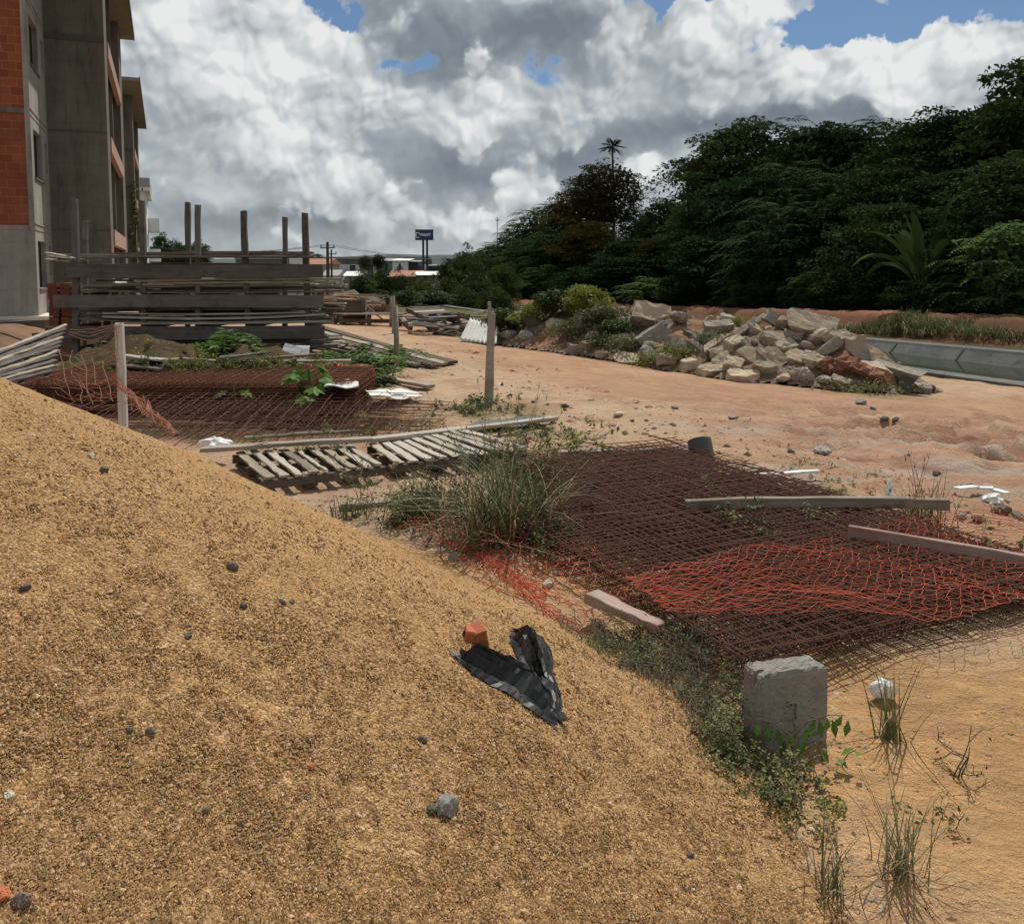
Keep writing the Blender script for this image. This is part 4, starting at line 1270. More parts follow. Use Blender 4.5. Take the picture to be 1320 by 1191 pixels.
GS = 23.7
FL = [.03, 2.77, 5.51, 8.25, 10.99]
def wall_with_holes(mb, axis, c0, c1, a0, a1, z0, z1, holes):
    """solid wall slab between c0..c1 (thickness) along a0..a1 with rectangular holes (a, a, z, z)"""
    xs = sorted({a0, a1, *[h[0] for h in holes], *[h[1] for h in holes]})
    zs = sorted({z0, z1, *[h[2] for h in holes], *[h[3] for h in holes]})
    for i in range(len(xs) - 1):
        run = None
        for j in range(len(zs) - 1):
            mx, mz = (xs[i] + xs[i+1]) / 2, (zs[j] + zs[j+1]) / 2
            inside = any(h[0] < mx < h[1] and h[2] < mz < h[3] for h in holes)
            if not inside:
                run = (run[0], zs[j+1]) if run else (zs[j], zs[j+1])
            if inside or j == len(zs) - 2:
                if run:
                    if axis == 's': mb.box(c0, c1, xs[i], xs[i+1], *run)
                    else: mb.box(xs[i], xs[i+1], c0, c1, *run)
                run = None

def apartment(name, label, brick=True):
    o = empty(name, (0, 0, 0), label, 'building', 'unfinished apartment blocks', rot=ROWROT)
    bx('plinth', 'plinth', o, -13, -2.98, GS - .08, 27.0, -.6, .44)
    bx('foundation_edge', 'stone_pale', o, -13, -2.8, GS - .2, 26.98, .445, .52)
    # gable wall facing the yard
    mb = MB(); mb.box(-13, -3.222, GS, GS + .2, .52, 2.62); mb.build('wall', M['render_grey'], o)
    for k in (1, 2, 3):
        bx('brick_panel', 'brick', o, -13, -3.222, GS + .02, GS + .18, FL[k] + .0 if k > 1 else 2.72, FL[k+1] - .13)
        bx('beam', 'concrete_wall', o, -13, -3.222, GS - .01, GS + .2, FL[k+1] - .127, FL[k+1] - .003)
    bx('beam', 'render_grey', o, -13, -3.222, GS - .01, GS + .2, 2.62, 2.717)
    bx('jamb', 'render_grey', o, -6.2, -6.05, GS - .04, GS + .015, 3.2, 4.6)
    # long side, rendered, with window openings
    holes = []
    for k in range(4):
        z = FL[k]
        holes += [(24.1, 25.6, z + 1.15, z + 2.33), (26.25, 26.75, z + 1.45, z + 2.25)]
    mb = MB(); wall_with_holes(mb, 's', -3.22, -3.1, GS, 27.0, .52, 10.98, holes)
    mb.build('wall', M['render_grey'], o)
    for k in range(1, 4):
        mb = MB(); mb.box(-3.098, -3.085, GS + .02, 26.98, FL[k] - .16, FL[k] - .13); mb.box(-3.098, -3.08, GS + .02, 26.98, FL[k] - .02, FL[k] + .015)
        mb.build('joint_line', M['render_grey'], o)
    for h in holes:
        w = bx('window', 'glass_or_void', o, -3.27, -3.235, h[0] - .1, h[1] + .1, h[2] - .1, h[3] + .1)  # dark sheet behind the open hole, painted as the unlit inside
        if h[1] - h[0] > 1:
            bx('sill', 'concrete_wall', w, -3.21, -3.06, h[0] - .05, h[1] + .05, h[2] - .05, h[2] - .003)
    # stair tower of cast concrete
    mb = MB(); mb.box(-8, -1.6, 27.0, 28.3, -.6, 10.98)
    t = mb.build('stair_tower', M['concrete_wall'], o)
    for k in range(1, 4):
        bx('pour_line', 'concrete_dark', t, -3.06, -1.597, 26.975, 26.999, FL[k] - .03 - (.25 if k == 3 else 0), FL[k] + (.0 if k < 3 else -.12))
    # loggias behind: slabs, columns, edge beams, back wall with openings
    mb = MB(); wall_with_holes(mb, 's', -2.95, -2.75, 28.3, 36.4, -.6, 10.98, [(29 + 3.6 * j, 31.2 + 3.6 * j, FL[k] + .1, FL[k] + 2.2) for k in range(4) for j in range(2)])
    mb.build('back_wall', M['concrete_wall'], o)
    bx('back_shade', 'glass_or_void', o, -3.3, -3.25, 28.35, 36.4, -.5, 10.9)  # dark sheet stands in for the shade behind the loggia openings
    for k in range(1, 4):
        bx('floor_slab', 'concrete_wall', o, -2.74, -1.72, 28.31, 36.39, FL[k] - .12, FL[k])
        bx('edge_beam', 'parapet', o, -1.715, -1.56, 28.32, 36.38, FL[k] - .40, FL[k] + .06)
    bx('parapet', 'cement_sheet', o, -1.75, -1.58, 28.32, 36.38, .0, 1.25)
    for s in (30.6, 33.4):
        bx('column', 'concrete_wall', o, -1.98, -1.74, s, s + .25, -.5, 10.97)
    bx('end_wall', 'concrete_wall', o, -8, -1.6, 36.4, 38.6, -.6, 10.98)
    r = bx('roof', 'eave', o, -13.4, -1.1, GS - .6, 39.1, 10.99, 11.16)
    bx('fascia', 'concrete_wall', r, -1.12, -1.08, GS - .6, 39.1, 10.97, 11.22)
    return o
b1 = apartment('apartment_building', 'nearest unfinished apartment block with orange brick panels and a grey stair tower')
b1.location = row(.2, 0)
b2 = copy_tree(b1); b2.location = row(.2, 24.3)
b2['label'] = 'second unfinished apartment block in the row, with a green creeper at its corner'

# creeper on the second block
def creeper():
    r = np.random.default_rng(12)
    b = row(-1.45, 51.0)
    o = empty('creeper', (b.x, b.y, -.3), 'green creeper climbing the corner of the second block', 'climbing plant')
    mb = MB(); mb.tube([(0, 0, 0), (.05, .02, 1.5), (-.05, 0, 3), (.08, 0, 4.6), (0, 0, 6.4)], [.05, .04, .04, .03, .01], 5); mb.build('stem', M['bark'], o)
    C = []
    for z in np.arange(.3, 6.6, .016):
        w = .42 + .2 * math.sin(z * 2.1) - .03 * z
        C.append((r.normal(0, w * .7), r.normal(0, .12), z))
    C = np.array(C); V, Fq = leaf_cards(C, unit(r, len(C)) + np.array([0, -.3, -.5]), .2, .7, .15, None, r)
    mobj('leaves', rawmesh('leaves', V, Fq), M['leaf_bush'], o)
creeper()

# white block farther on
def white_block():
    o = empty('white_building', (0, 0, 0), 'white painted block with balconies at the far end of the row', 'building', rot=ROWROT)
    mb = MB(); mb.box(-9, -1.35, 80, 92, -2, 8.2); mb.build('wall', M['paint_white'], o)
    r = bx('roof', 'paint_white', o, -9.3, -1.0, 79.7, 92.3, 8.2, 8.5)
    mb = MB(); mb.box(-9.3, -1.0, 79.7, 79.9, 8.5, 9.3); mb.box(-1.2, -1.0, 79.9, 92.3, 8.5, 9.3); mb.build('parapet', M['grey_wall'], r)
    for z in (5.2, 2.4):
        bc = MB(); bc.box(-1.34, -.35, 85.5, 91, z - .15, z); bc.box(-.45, -.35, 85.5, 91, z, z + 1.0); bc.box(-1.34, -.45, 85.5, 85.6, z, z + 1.0)
        bc.build('balcony', M['paint_white'], o)
    for z in (5.4, 2.6, .1):
        bx('window', 'glass_or_void', o, -1.34, -1.32, 81.5, 82.7, z + .9, z + 2.0)
    for z in (5.4, 2.6):
        bx('window', 'glass_or_void', o, -4.2, -3.0, 79.96, 79.98, z + .9, z + 2.0)
white_block()

# ------------------------------------------------------------------ far surroundings
def hut(label, u0, u1, v0, v1, Y, depth, wall, roof, rh=.25, name='far_house', doors=1, gable=False):
    a = P(u0, v1, Y); b = P(u1, v0, Y)
    o = empty(name, (0, 0, 0), label, 'house')
    z0 = min(a.z, onground((a.x + b.x) / 2, Y)) - .5; zt = b.z
    bb = MB(); bb.box(a.x, b.x, Y, Y + depth, z0, zt - rh * (zt - a.z)); bb.build('wall', M[wall], o)
    zz = zt - rh * (zt - a.z)
    rf = MB(); e = .3
    if gable:
        ym = Y + depth / 2
        rf.add([(a.x - e, Y - e, zz), (b.x + e, Y - e, zz), (b.x + e, Y + depth + e, zz), (a.x - e, Y + depth + e, zz), (a.x - e, ym, zt), (b.x + e, ym, zt)], [(0, 1, 5, 4), (2, 3, 4, 5), (1, 2, 5), (3, 0, 4), (3, 2, 1, 0)])
    else:
        rf.add([(a.x - e, Y - e, zz + .02), (b.x + e, Y - e, zz + .02), (b.x + e, Y + depth, zt - .1), (a.x - e, Y + depth, zt - .1), (a.x - e, Y - e, zz + .16), (b.x + e, Y - e, zz + .16), (b.x + e, Y + depth, zt), (a.x - e, Y + depth, zt)],
               [(3,2,1,0),(4,5,6,7),(0,1,5,4),(1,2,6,5),(2,3,7,6),(3,0,4,7)])
    rf.build('roof', M[roof], o)
    w = b.x - a.x
    for k in range(doors):
        x = a.x + w * (k + .55) / (doors + .1); hgt = (zz - a.z)
        bx('door' if k == 0 else 'window', 'glass_or_void', o, x - w * .07, x + w * .07, Y - .05, Y - .01, a.z + (.05 if k == 0 else .35) * hgt, a.z + .8 * hgt)
    return o
hut('long grey warehouse under the billboard', 488, 508, 332, 350, 175, 14, 'grey_wall', 'roof_grey', .3)
hut('white gabled shed with a dark doorway, left of the billboard', 506, 525, 333, 352, 170, 10, 'paint_white', 'paint_white', .2, doors=1)
hut('dark blue grey hall beside the billboard poles', 524, 539, 335, 351, 172, 12, 'steel_dark', 'roof_grey', .2)
hut('dark low hall right of the billboard poles', 552, 566, 341, 353, 175, 12, 'steel_dark', 'roof_grey', .2)
hut('brick house with a tiled roof below the white shed', 502, 540, 349, 366, 128, 9, 'brick', 'roof_tile', .45, gable=True, doors=2)
hut('little house with a bright white roof, right of the brick house', 536, 560, 350, 362, 124, 7, 'plinth', 'paint_white', .4, gable=True)
hut('cream house with an orange tiled roof right behind the rack', 392, 421, 333, 356, 120, 9, 'paint_cream', 'roof_tile', .35, gable=True, doors=2)
hut('white water tower block above the tiled house', 373, 390, 324, 345, 135, 4, 'paint_white', 'paint_white', .12, doors=0)
hut('pale hut with a grey roof behind the timber heap', 418, 434, 348, 369, 105, 5, 'paint_white', 'roof_grey', .35, gable=True)
hut('small white kiosk with a bright roof left of the scrub', 446, 458, 350, 369, 98, 4, 'grey_wall', 'paint_white', .3, gable=True)
hut('pale low shed between the hut and the kiosk', 433, 447, 354, 370, 108, 5, 'grey_wall', 'roof_grey', .3)
# white site wall and a van behind the rack
def far_wall():
    o = empty('site_wall', (0, 0, 0), 'long low white wall far behind the timber rack', 'wall')
    a = P(196, 372, 70); b = P(440, 372, 72); zt = P(300, 362, 70).z
    mb = MB(); mb.bar((a.x, a.y, (a.z + zt) / 2 - .3), (b.x, b.y, (a.z + zt) / 2 - .3), .2, zt - a.z + .6); mb.build('wall', M['paint_white'], o)
    for t in np.linspace(.0, 1, 14):
        q = Vector(a).lerp(Vector(b), t); mb = MB(); mb.box(q.x - .14, q.x + .14, q.y - .16, q.y + .16, q.z - .8, zt + .06); mb.build('pier', M['grey_wall'], o)
far_wall()
def van():
    c = P(214, 371, 42); o = empty('parked_van', (c.x, c.y, onground(c.x, c.y)), 'white van parked far behind the rack, left of the red skip', 'van')
    pr = [(-2.1, .35), (-2.1, 1.0), (-1.75, 1.75), (-1.5, 1.9), (2.0, 1.9), (2.1, 1.7), (2.1, .35)]
    V = [(x, -.85, z) for x, z in pr] + [(x, .85, z) for x, z in pr]; n = len(pr)
    Fc = [tuple(range(n)), tuple(range(n, 2 * n))[::-1]] + [(i, i + n, (i + 1) % n + n, (i + 1) % n) for i in range(n)]
    mobj('body', rawmesh('body', V, Fc), M['paint_white'], o)
    bx('window', 'glass_or_void', o, -1.55, 1.8, -.865, -.855, 1.15, 1.65)
    for x in (-1.3, 1.3):
        mb = MB(); mb.tube([(x, -.9, .33), (x, -.65, .33)], .33, 14); mb.build('wheel', M['plastic_black'], o)
van()
def skip():
    c = P(234, 372, 36); z = onground(c.x, c.y)
    o = empty('rusty_skip', (c.x, c.y, z), 'red brown container seen through the rack beside the white van', 'container')
    V = [(-.55, -.5, .3), (.55, -.5, .3), (.55, .5, .3), (-.55, .5, .3), (-.62, -.6, 1.35), (.62, -.6, 1.35), (.62, .6, 1.35), (-.62, .6, 1.35)]
    mobj('bin', rawmesh('bin', V, [(3,2,1,0),(0,1,5,4),(1,2,6,5),(2,3,7,6),(3,0,4,7)]), M['rust_red'], o)
    mb = MB()
    for (p, q) in ((4, 5), (5, 6), (6, 7), (7, 4)): mb.bar(V[p], V[q], .08, .08)
    mb.build('rim', M['rust'], o)
    for x in (-.45, .45):
        mb = MB(); mb.box(x - .05, x + .05, -.45, .45, -.1, .3); mb.build('leg', M['rust'], o)
skip()

# overpass
def overpass():
    o = empty('overpass', (0, 0, 0), 'grey concrete overpass crossing behind the scrub', 'bridge')
    Y = 240; a = P(424, 340, Y); b = P(500, 338, Y)
    zt = P(450, 333, Y).z; zb = P(450, 342, Y).z
    mb = MB(); mb.bar((a.x - 25, Y, (zt + zb) / 2), (b.x + 12, Y + 4, (zt + zb) / 2), 9, (zt - zb) * .75); mb.build('deck', M['concrete_wall'], o)
    mb = MB(); mb.bar((a.x - 25, Y - 4.6, zt), (b.x + 12, Y - .6, zt), .3, .7); mb.build('railing', M['grey_wall'], o)
    for t in (.1, .4, .7, .95):
        x = a.x + (b.x - a.x) * t; mb = MB(); mb.tube([(x, Y, -6), (x, Y, zb)], .8, 10); mb.build('pier', M['concrete_wall'], o)
overpass()

# billboard on two poles
def billboard():
    Y = 150; a = P(535.5, 309, Y); b = P(558.5, 297, Y)
    cx = (a.x + b.x) / 2; z0 = onground(cx, Y)
    o = empty('billboard', (cx, Y, z0 - .3), 'blue roadside billboard with white script lettering on two tall dark poles', 'sign')
    W = b.x - a.x; zb, zt = a.z - z0 + .3, b.z - z0 + .3
    mb = MB(); mb.box(-W/2, W/2, -.15, .25, zb, zt); pn = mb.build('panel', M['paint_blue'], o)
    mb = MB()
    for (x0, x1, zz0, zz1) in ((-W/2 - .06, W/2 + .06, zt, zt + .12), (-W/2 - .06, W/2 + .06, zb - .12, zb)): mb.box(x0, x1, -.2, .3, zz0, zz1)
    mb.build('frame', M['steel_dark'], o)
    # script: a big looped first letter, then a run of small waves
    h = (zt - zb); y = -.19; mb = MB()
    pts = []
    for t in np.linspace(.6, 5.6, 14): pts.append((-W * .36 + .10 * W * math.cos(t), y, zb + h * .45 + h * .28 * math.sin(t)))
    mb.tube(pts, .05 * h + .02, 6)
    pts = [(-W * .27 + W * .62 * t, y, zb + h * (.50 + .12 * math.sin(t * 34)) + h * .03 * math.sin(t * 9)) for t in np.linspace(0, 1, 70)]
    mb.tube(pts, .04 * h + .015, 6)
    mb.build('lettering', M['paint_white'], pn)
    for u in (545.5, 550.5):
        q = P(u, 320, Y); mb = MB(); mb.tube([(q.x - cx, .05, -1), (q.x - cx, .05, zb - .1)], .19, 10); mb.build('pole', M['steel_dark'], o)
billboard()

# utility poles and wires
def power_pole(u, v, Y, label, w=.16, arm=.6):
    q = P(u, v, Y); z0 = onground(q.x, Y)
    o = empty('utility_pole', (q.x, Y, z0), label, 'utility pole', 'utility poles behind the rack')
    h = q.z - z0
    mb = MB(); mb.tube([(0, 0, -.5), (0, 0, h)], [w, w * .65], 8); mb.build('pole', M['timber_grey'], o)
    mb = MB(); mb.bar((-arm, 0, h - .5), (arm, 0, h - .5), .1, .1); ca = mb.build('crossarm', M['timber_grey'], o)
    for x in (-arm * .9, 0, arm * .9):
        mb = MB(); mb.tube([(x, 0, h - .44), (x, 0, h - .24)], .05, 6); mb.build('insulator', M['glass_or_void'], ca)
    return Vector((q.x, Y, q.z - .25))
pA = power_pole(422, 312, 72, 'tall dark utility pole just right of the timber rack', .17)
pB = power_pole(427, 322, 100, 'smaller utility pole close behind the tall one', .15)
pC = power_pole(641, 280, 120, 'thin pole rising over the left end of the wood', .07, .22)
def wires(a, b, sag, label, n=3):
    mb = MB()
    for k in range(n):
        off = Vector(((k - (n - 1) / 2) * .8, 0, 0))
        pts = [a.lerp(b, t) + off + Vector((0, 0, -sag * 4 * t * (1 - t))) for t in np.linspace(0, 1, 14)]
        tag(None, None) if False else None
        m1 = MB(); m1.tube(pts, .018, 4, cap=False)
        o = m1.build('power_line', M['wire_dark']); tag(o, label[k], 'power line', 'power lines')
wires(P(195, 318, 90), pA, .6, ['highest power line running left from the tall pole', 'lowest power line running left from the tall pole'], 2)
wires(pA, P(620, 333, 260), 1.0, ['power line running right from the tall pole towards the billboard', 'second power line running right from the tall pole'], 2)

# distant hills
def hills():
    V = []; Fc = []; n = 90
    for i in range(n):
        u = -200 + i * 22; x = (u - 660) / 1100 * 1500
        h = 16 + 14 * fbm(np.array([u / 160.0]), np.array([.3]), 4, 61)[0] + 8 * math.exp(-((u - 520) / 90) ** 2)
        V += [(x, 1500, -60), (x * 1.02, 1560, EYE + h), (x * 1.1, 1900, -60)]
    for i in range(n - 1):
        b = i * 3; Fc += [(b, b+3, b+4, b+1), (b+1, b+4, b+5, b+2)]
    m = simple('hill', (.10, .12, .125), .95, .25, .01, .2, .1)  # distant haze is put into the blue grey base colour
    tag(mobj('hills', rawmesh('hills', V, Fc, True), m), 'low blue grey hills on the horizon', 'hills', kind='structure')
hills()

# ------------------------------------------------------------------ timber rack
def rack():
    Y = 13.9; z0 = onground(-4.5, Y)
    o = empty('timber_rack', (0, 0, 0), 'weathered open timber rack with tall posts and three wide rails', 'rack')
    def post(u, vt, Y, w=.085, u2=None, vb=480):
        t = P(u, vt, Y); b = P(u2 if u2 else u, vb, Y); b.z = onground(b.x, b.y) - .1
        board('post', b, t, w, w * .85, M['timber_rack'], o, up=(0, 1, 0))
    for (u, vt, u2, w) in ((96, 257, 97, .10), (183, 258, 186, .085), (255, 264, 257, .085), (314, 272, 324, .09), (393, 275, 399, .095)): post(u, vt, Y, w, u2)
    for (u, vt) in ((242, 261), (367, 280)): post(u, vt, Y + 1.9, .09)
    post(110, 285, Y + 1.9, .09)
    for k, (v0, v1, ua, ub) in enumerate(((341, 358, 87, 416), (381, 397, 70, 417), (421, 438, 60, 418))):
        yy = Y - .075
        a = P(ua, (v0 + v1) / 2, yy); b = P(ub, (v0 + v1) / 2 - (1 if k == 2 else 0), yy)
        board('rail', a, b, .035, (v1 - v0) * Y / 1100, M['timber_rack'], o, seed=300 + k, rough=.006)
    for k, v in enumerate((350, 390, 430)):
        yy = Y + 1.97
        a = P(110, v - 3 + (1 if k else 0), yy); b = P(405, v - 3, yy)
        board('rail', a, b, .03, .16, M['timber_brown'], o, seed=320 + k)
    # bearers front to back that carry the planks
    for (v, us) in ((422, (98, 186, 257, 320, 397)), (382, (98, 186, 257, 320, 397)), (450, (98, 257, 397))):
        for u in us:
            a = P(u, v, Y + .06); board('bearer', a, (a.x, Y + 1.95, a.z), .06, .08, M['timber_brown'], o)
rack()
# planks lying on the rack
r5 = np.random.default_rng(77)
def loose_plank(a, b, w, h, mat, label, group, name='plank', **kw):
    o = board(name, a, b, w, h, M[mat], None, **kw); tag(o, label, 'plank', group); return o
Y = 13.9
lv = [(334.5, 'top layer', 8), (379, 'upper bay', 17), (419, 'middle bay', 26), (447, 'lowest bay', 12)]
n = 0
for li, (v, nm, cnt) in enumerate(lv):
    for k in range(cnt):
        yy = Y + .05 + (k % 5) * .36 + r5.uniform(-.05, .05) if li else Y - .1 + k * .26
        u0 = r5.uniform(66, 120) if li == 0 else r5.uniform(98, 190); u1 = r5.uniform(398, 412) if li == 0 else r5.uniform(395, 448)
        zc = P(250, v, Y).z + .02 + (k // 5) * .055
        a = P(u0, v, yy); b = P(u1, v, yy)
        a.z = zc + r5.uniform(0, .03); b.z = zc + r5.uniform(0, .06)
        if li == 3 and k > 7: b.x = a.x + 2.2
        mat = ['timber_brown', 'timber_rack', 'timber_light', 'timber_brown', 'timber_pale'][int(r5.integers(0, 5))] if li else ['timber_rack', 'timber_brown', 'timber_light'][k % 3]
        loose_plank(a, b, r5.uniform(.14, .24), r5.uniform(.024, .04), mat, 'old plank lying lengthwise in the %s of the timber rack' % nm, 'planks stored in the %s of the rack' % nm)
        n += 1
# planks under and behind the rack
for k in range(8):
    a = P(r5.uniform(200, 330), r5.uniform(448, 466), Y + r5.uniform(.2, 1.6)); L = r5.uniform(1.2, 2.6)
    ang = r5.uniform(-.35, .35); a.z = onground(a.x, a.y) + .05 + .05 * k
    loose_plank(a, a + Vector((L * math.cos(ang), L * math.sin(ang), r5.uniform(-.02, .12))), .16, .03, ['timber_light', 'timber_brown', 'timber_pale'][k % 3], 'weathered plank lying in the litter under the timber rack', 'planks in the litter under the rack')
# pale slats sticking out of the left end of the rack top
for k, (ua, va, ub, vb) in enumerate([(60, 326, 95, 333), (62, 330, 130, 336), (60, 334, 92, 337)]):
    loose_plank(P(ua, va, 14.1 + .2 * k), P(ub, vb, 13.7 + .2 * k), .08, .02, 'timber_pale', 'pale lath sticking out of the left end of the rack top', 'pale laths at the left end of the rack')
# hollow bricks stacked between the block and the rack
def brick_stack():
    q = P(82, 412, 15.8); z = onground(q.x, q.y)
    for k in range(3):
        for j in range(4):
            x = q.x + (j % 2) * .22 - .10; y = q.y + (j // 2) * .3
            mb = MB(); b0 = Vector((x, y, z + .05 + k * .31 + .6))
            mb.box(-.09, .09, -.14, .14, -.15, .15)
            for zz in (-.085, .0, .085): mb.box(-.10, .10, -.135, .135, zz - .012, zz + .012)
            o = mb.build('hollow_brick', M['clay_dark'], None, mw=Matrix.Translation(b0) @ Matrix.Rotation(r5.uniform(-.12, .12), 4, 'Y') @ Matrix.Rotation(r5.uniform(-.1, .1), 4, 'Z'))
            tag(o, 'red hollow clay block stacked between the near building and the rack', 'brick', 'clay blocks stacked behind the rack')
    mb = MB(); mb.box(-.4, .4, -.3, .6, 0, .5); mb.box(-.42, .42, -.32, -.28, .42, .52)
    o = mb.build('pallet_block', M['timber_brown'], None, loc=(q.x, q.y, z + .0)); tag(o, 'brown timber base under the stack of clay blocks', 'timber base')
brick_stack()

# ------------------------------------------------------------------ things between the sand and the building
def slat_panel():
    a, b, c, d = P(86, 417, 10.2), P(-30, 462, 8.2), P(-20, 502, 7.6), P(66, 482, 8.4)
    o = empty('slatted_panel', tuple((a + b + c + d) / 4), 'grey slatted panel leaning behind the top of the sand heap', 'panel')
    n = 11
    for i in range(n):
        t = (i + .5) / n
        p = a.lerp(d, t); q = b.lerp(c, t)
        board('slat', p, q, .04, .03, M['timber_grey' if i % 3 else 'timber_light'], o, seed=400 + i, up=(a - d).normalized().cross(a - b))
    for t in (.12, .5, .88):
        p = a.lerp(b, t); q = d.lerp(c, t); off = Vector((0, .03, -.04))
        board('batten', p + off, q + off, .05, .03, M['timber_brown'], o)
slat_panel()
loose_plank(P(-30, 458, 11), P(18, 450, 11.6), .2, .04, 'timber_pale', 'pale plank lying at the left edge behind the slatted panel', None)
loose_plank(P(-25, 417, 17.5), P(66, 413, 17.8), .25, .05, 'concrete_dark', 'grey board along the foot of the near building', None)
def stake_with_net():
    b = P(158, 560, 7.6); b.z = onground(b.x, b.y) - .2
    t = P(153.5, 417, 7.6)
    o = empty('timber_stake', (b.x, b.y, b.z), 'pale square stake leaning behind the sand heap, wrapped in netting', 'stake')
    board('post', b, t, .072, .05, M['timber_white'], o, up=(0, 1, 0), rough=.002)
stake_with_net()

def cords(lines, r, mat, name, label, cat='netting', n=4):
    mb = MB()
    for pts in lines: mb.tube(pts, r, n, cap=False)
    o = mb.build(name, M[mat]); tag(o, label, cat); return o
def sag_line(a, b, sag, r, n=10, jit=.02):
    return [a.lerp(b, t) + Vector((r.normal(0, jit), r.normal(0, jit), -sag * 4 * t * (1 - t) + r.normal(0, jit))) for t in np.linspace(0, 1, n)]
r6 = np.random.default_rng(5)
L = []
top = P(151, 418, 7.55)
for k in range(4): L.append(sag_line(top + Vector((0, -.03, -.01 * k)), P(90, 424 + 2 * k, 8.6), .02 + .02 * k, r6, 8, .008))
for k in range(7): L.append(sag_line(P(152, 420 + 14 * k, 7.52), P(70 + 6 * k, 452 + 7 * k, 7.8), .12, r6, 9, .02))
for k in range(5): L.append(sag_line(P(76 + 14 * k, 445 + 5 * k, 8.3), P(95 + 13 * k, 520, 7.5), .05, r6, 8, .012))
for k in range(5): L.append(sag_line(P(68, 488 + 6 * k, 7.7), P(152, 486 + 8 * k, 7.5), .06, r6, 14, .012))
for k in range(3): L.append([P(151 - 1.5 * k, 419 + t * 80, 7.5) + Vector((r6.normal(0, .008), 0, 0)) for t in np.linspace(0, 1, 8)])
cords(L, .0026, 'net_faded', 'fallen_netting', 'faded orange netting hanging from the pale stake towards the slatted panel')
L = []
for k in range(20):
    pts = []
    for t in np.linspace(0, 1, 12):
        q = P(150 + 78 * t, 494 + 70 * t + 6 * math.sin(t * 3) * (1 - t), 7.55 - 1.6 * t)
        w = .022 * math.sin(math.pi * (.15 + .8 * t)) + .006
        pts.append(q + Vector((r6.normal(0, w), r6.normal(0, w), r6.normal(0, w) + .02)))
    L.append(pts)
cords(L, .003, 'net_faded', 'netting_bundle', 'twisted bundle of faded netting along the edge of the sand')
simple('rust_clay', (.22, .10, .06), .95, .4, 6, .8, 40, bdist=.02)
def dark_soil():
    m, nt, b = new_mat('dark_soil'); p = nt.pos()
    col = nt.ramp(nt.noise(p, 5, 6, .7), [(.3, (.035, .024, .015)), (.55, (.10, .07, .04)), (.75, (.18, .13, .075))])
    col = nt.mix(nt.ss(nt.noise(p, 2.2, 4), .48, .64, 0, .7), col, (.07, .08, .025))
    col = nt.mix(nt.ss(nt.voro(p, 12), .05, .2, .6, 0), col, (.30, .26, .2))
    put(nt, b, col, .95, nt.bump(nt.noise(p, 16, 6, .75), 1.0, .06), spec=.08); M['dark_soil'] = m
dark_soil()
# ------------------------------------------------------------------ welded steel mesh
def mesh_panel(name, lx, ly, step, wire, seed, wav=.006):
    r = np.random.default_rng(seed); mb = MB()
    nx = int(round(lx / step)); ny = int(round(ly / step))
    def wav_line(a, b, n):
        return [Vector(a).lerp(Vector(b), t) + Vector((0, 0, r.normal(0, wav))) for t in np.linspace(0, 1, n)]
    for i in range(nx + 1):
        x = -lx / 2 + i * lx / nx; mb.tube(wav_line((x, -ly / 2 - .03, 0), (x, ly / 2 + .03, 0), 4), wire, 4, cap=False)
    for j in range(ny + 1):
        y = -ly / 2 + j * ly / ny; mb.tube(wav_line((-lx / 2 - .03, y, wire * 1.6), (lx / 2 + .03, y, wire * 1.6), 5), wire, 4, cap=False)
    return mb.mesh(name)
NP = Vector((1.30, 3.45, 0)); DV = Vector((-.42, .907, 0)); BV = Vector((.907, .42, 0))
def mat_pt(b, d, z=0.0): return NP + BV * b + DV * d + Vector((0, 0, z))
rot_m = math.atan2(BV.y, BV.x)
meA = mesh_panel('steel_mesh', 2.15, 2.3, .10, .0032, 1); meA.materials.append(M['rust'])
meB = mesh_panel('steel_mesh', 1.55, 3.35, .10, .0032, 2); meB.materials.append(M['rust'])
r7 = np.random.default_rng(9)
zg = .035
LAB = 'dark rusty welded mesh sheet lying in the flat stack right of the grass clump'
for i in range(20):
    if i % 2 == 0:
        c = mat_pt(.68 + r7.uniform(-.10, .10), 1.15 + r7.uniform(-.10, .12)); me = meA
    else:
        c = mat_pt(.93 + r7.uniform(-.12, .06), 1.85 + r7.uniform(-.12, .14)); me = meB
    zb = max(onground(c.x, c.y), onground(c.x - .7, c.y + .6), onground(c.x + .7, c.y), onground(c.x, c.y - .8))
    o = mobj('steel_mesh', me, None, None, (c.x, c.y, zb + .012 + i * .0075)); o.rotation_euler = (r7.uniform(-.004, .004), r7.uniform(-.004, .004), rot_m + r7.uniform(-.035, .035) + (math.pi if r7.random() > .5 else 0))
    tag(o, LAB, 'steel mesh', 'welded mesh sheets of the flat stack')
for k, (a, b) in enumerate([((745, 592), (955, 648)), ((835, 586), (1010, 640)), ((1000, 655), (1110, 690)), ((762, 612), (900, 655))]):
    p = G(*a); q = G(*b); mb = MB()
    mb.tube([p.lerp(q, t) + Vector((0, 0, .16 + .02 * math.sin(6 * t + k))) for t in np.linspace(0, 1, 9)], .006, 6)
    o = mb.build('steel_bar', M['net_faded' if k % 2 == 0 else 'rust_red']); tag(o, ['tan bent bar lying on the mesh stack, starting at its far left corner', 'reddish bar along the far right edge of the mesh stack', 'tan bar between the grey beam and the pink board', 'reddish bar in the far left part of the mesh stack'][k], 'steel bar')

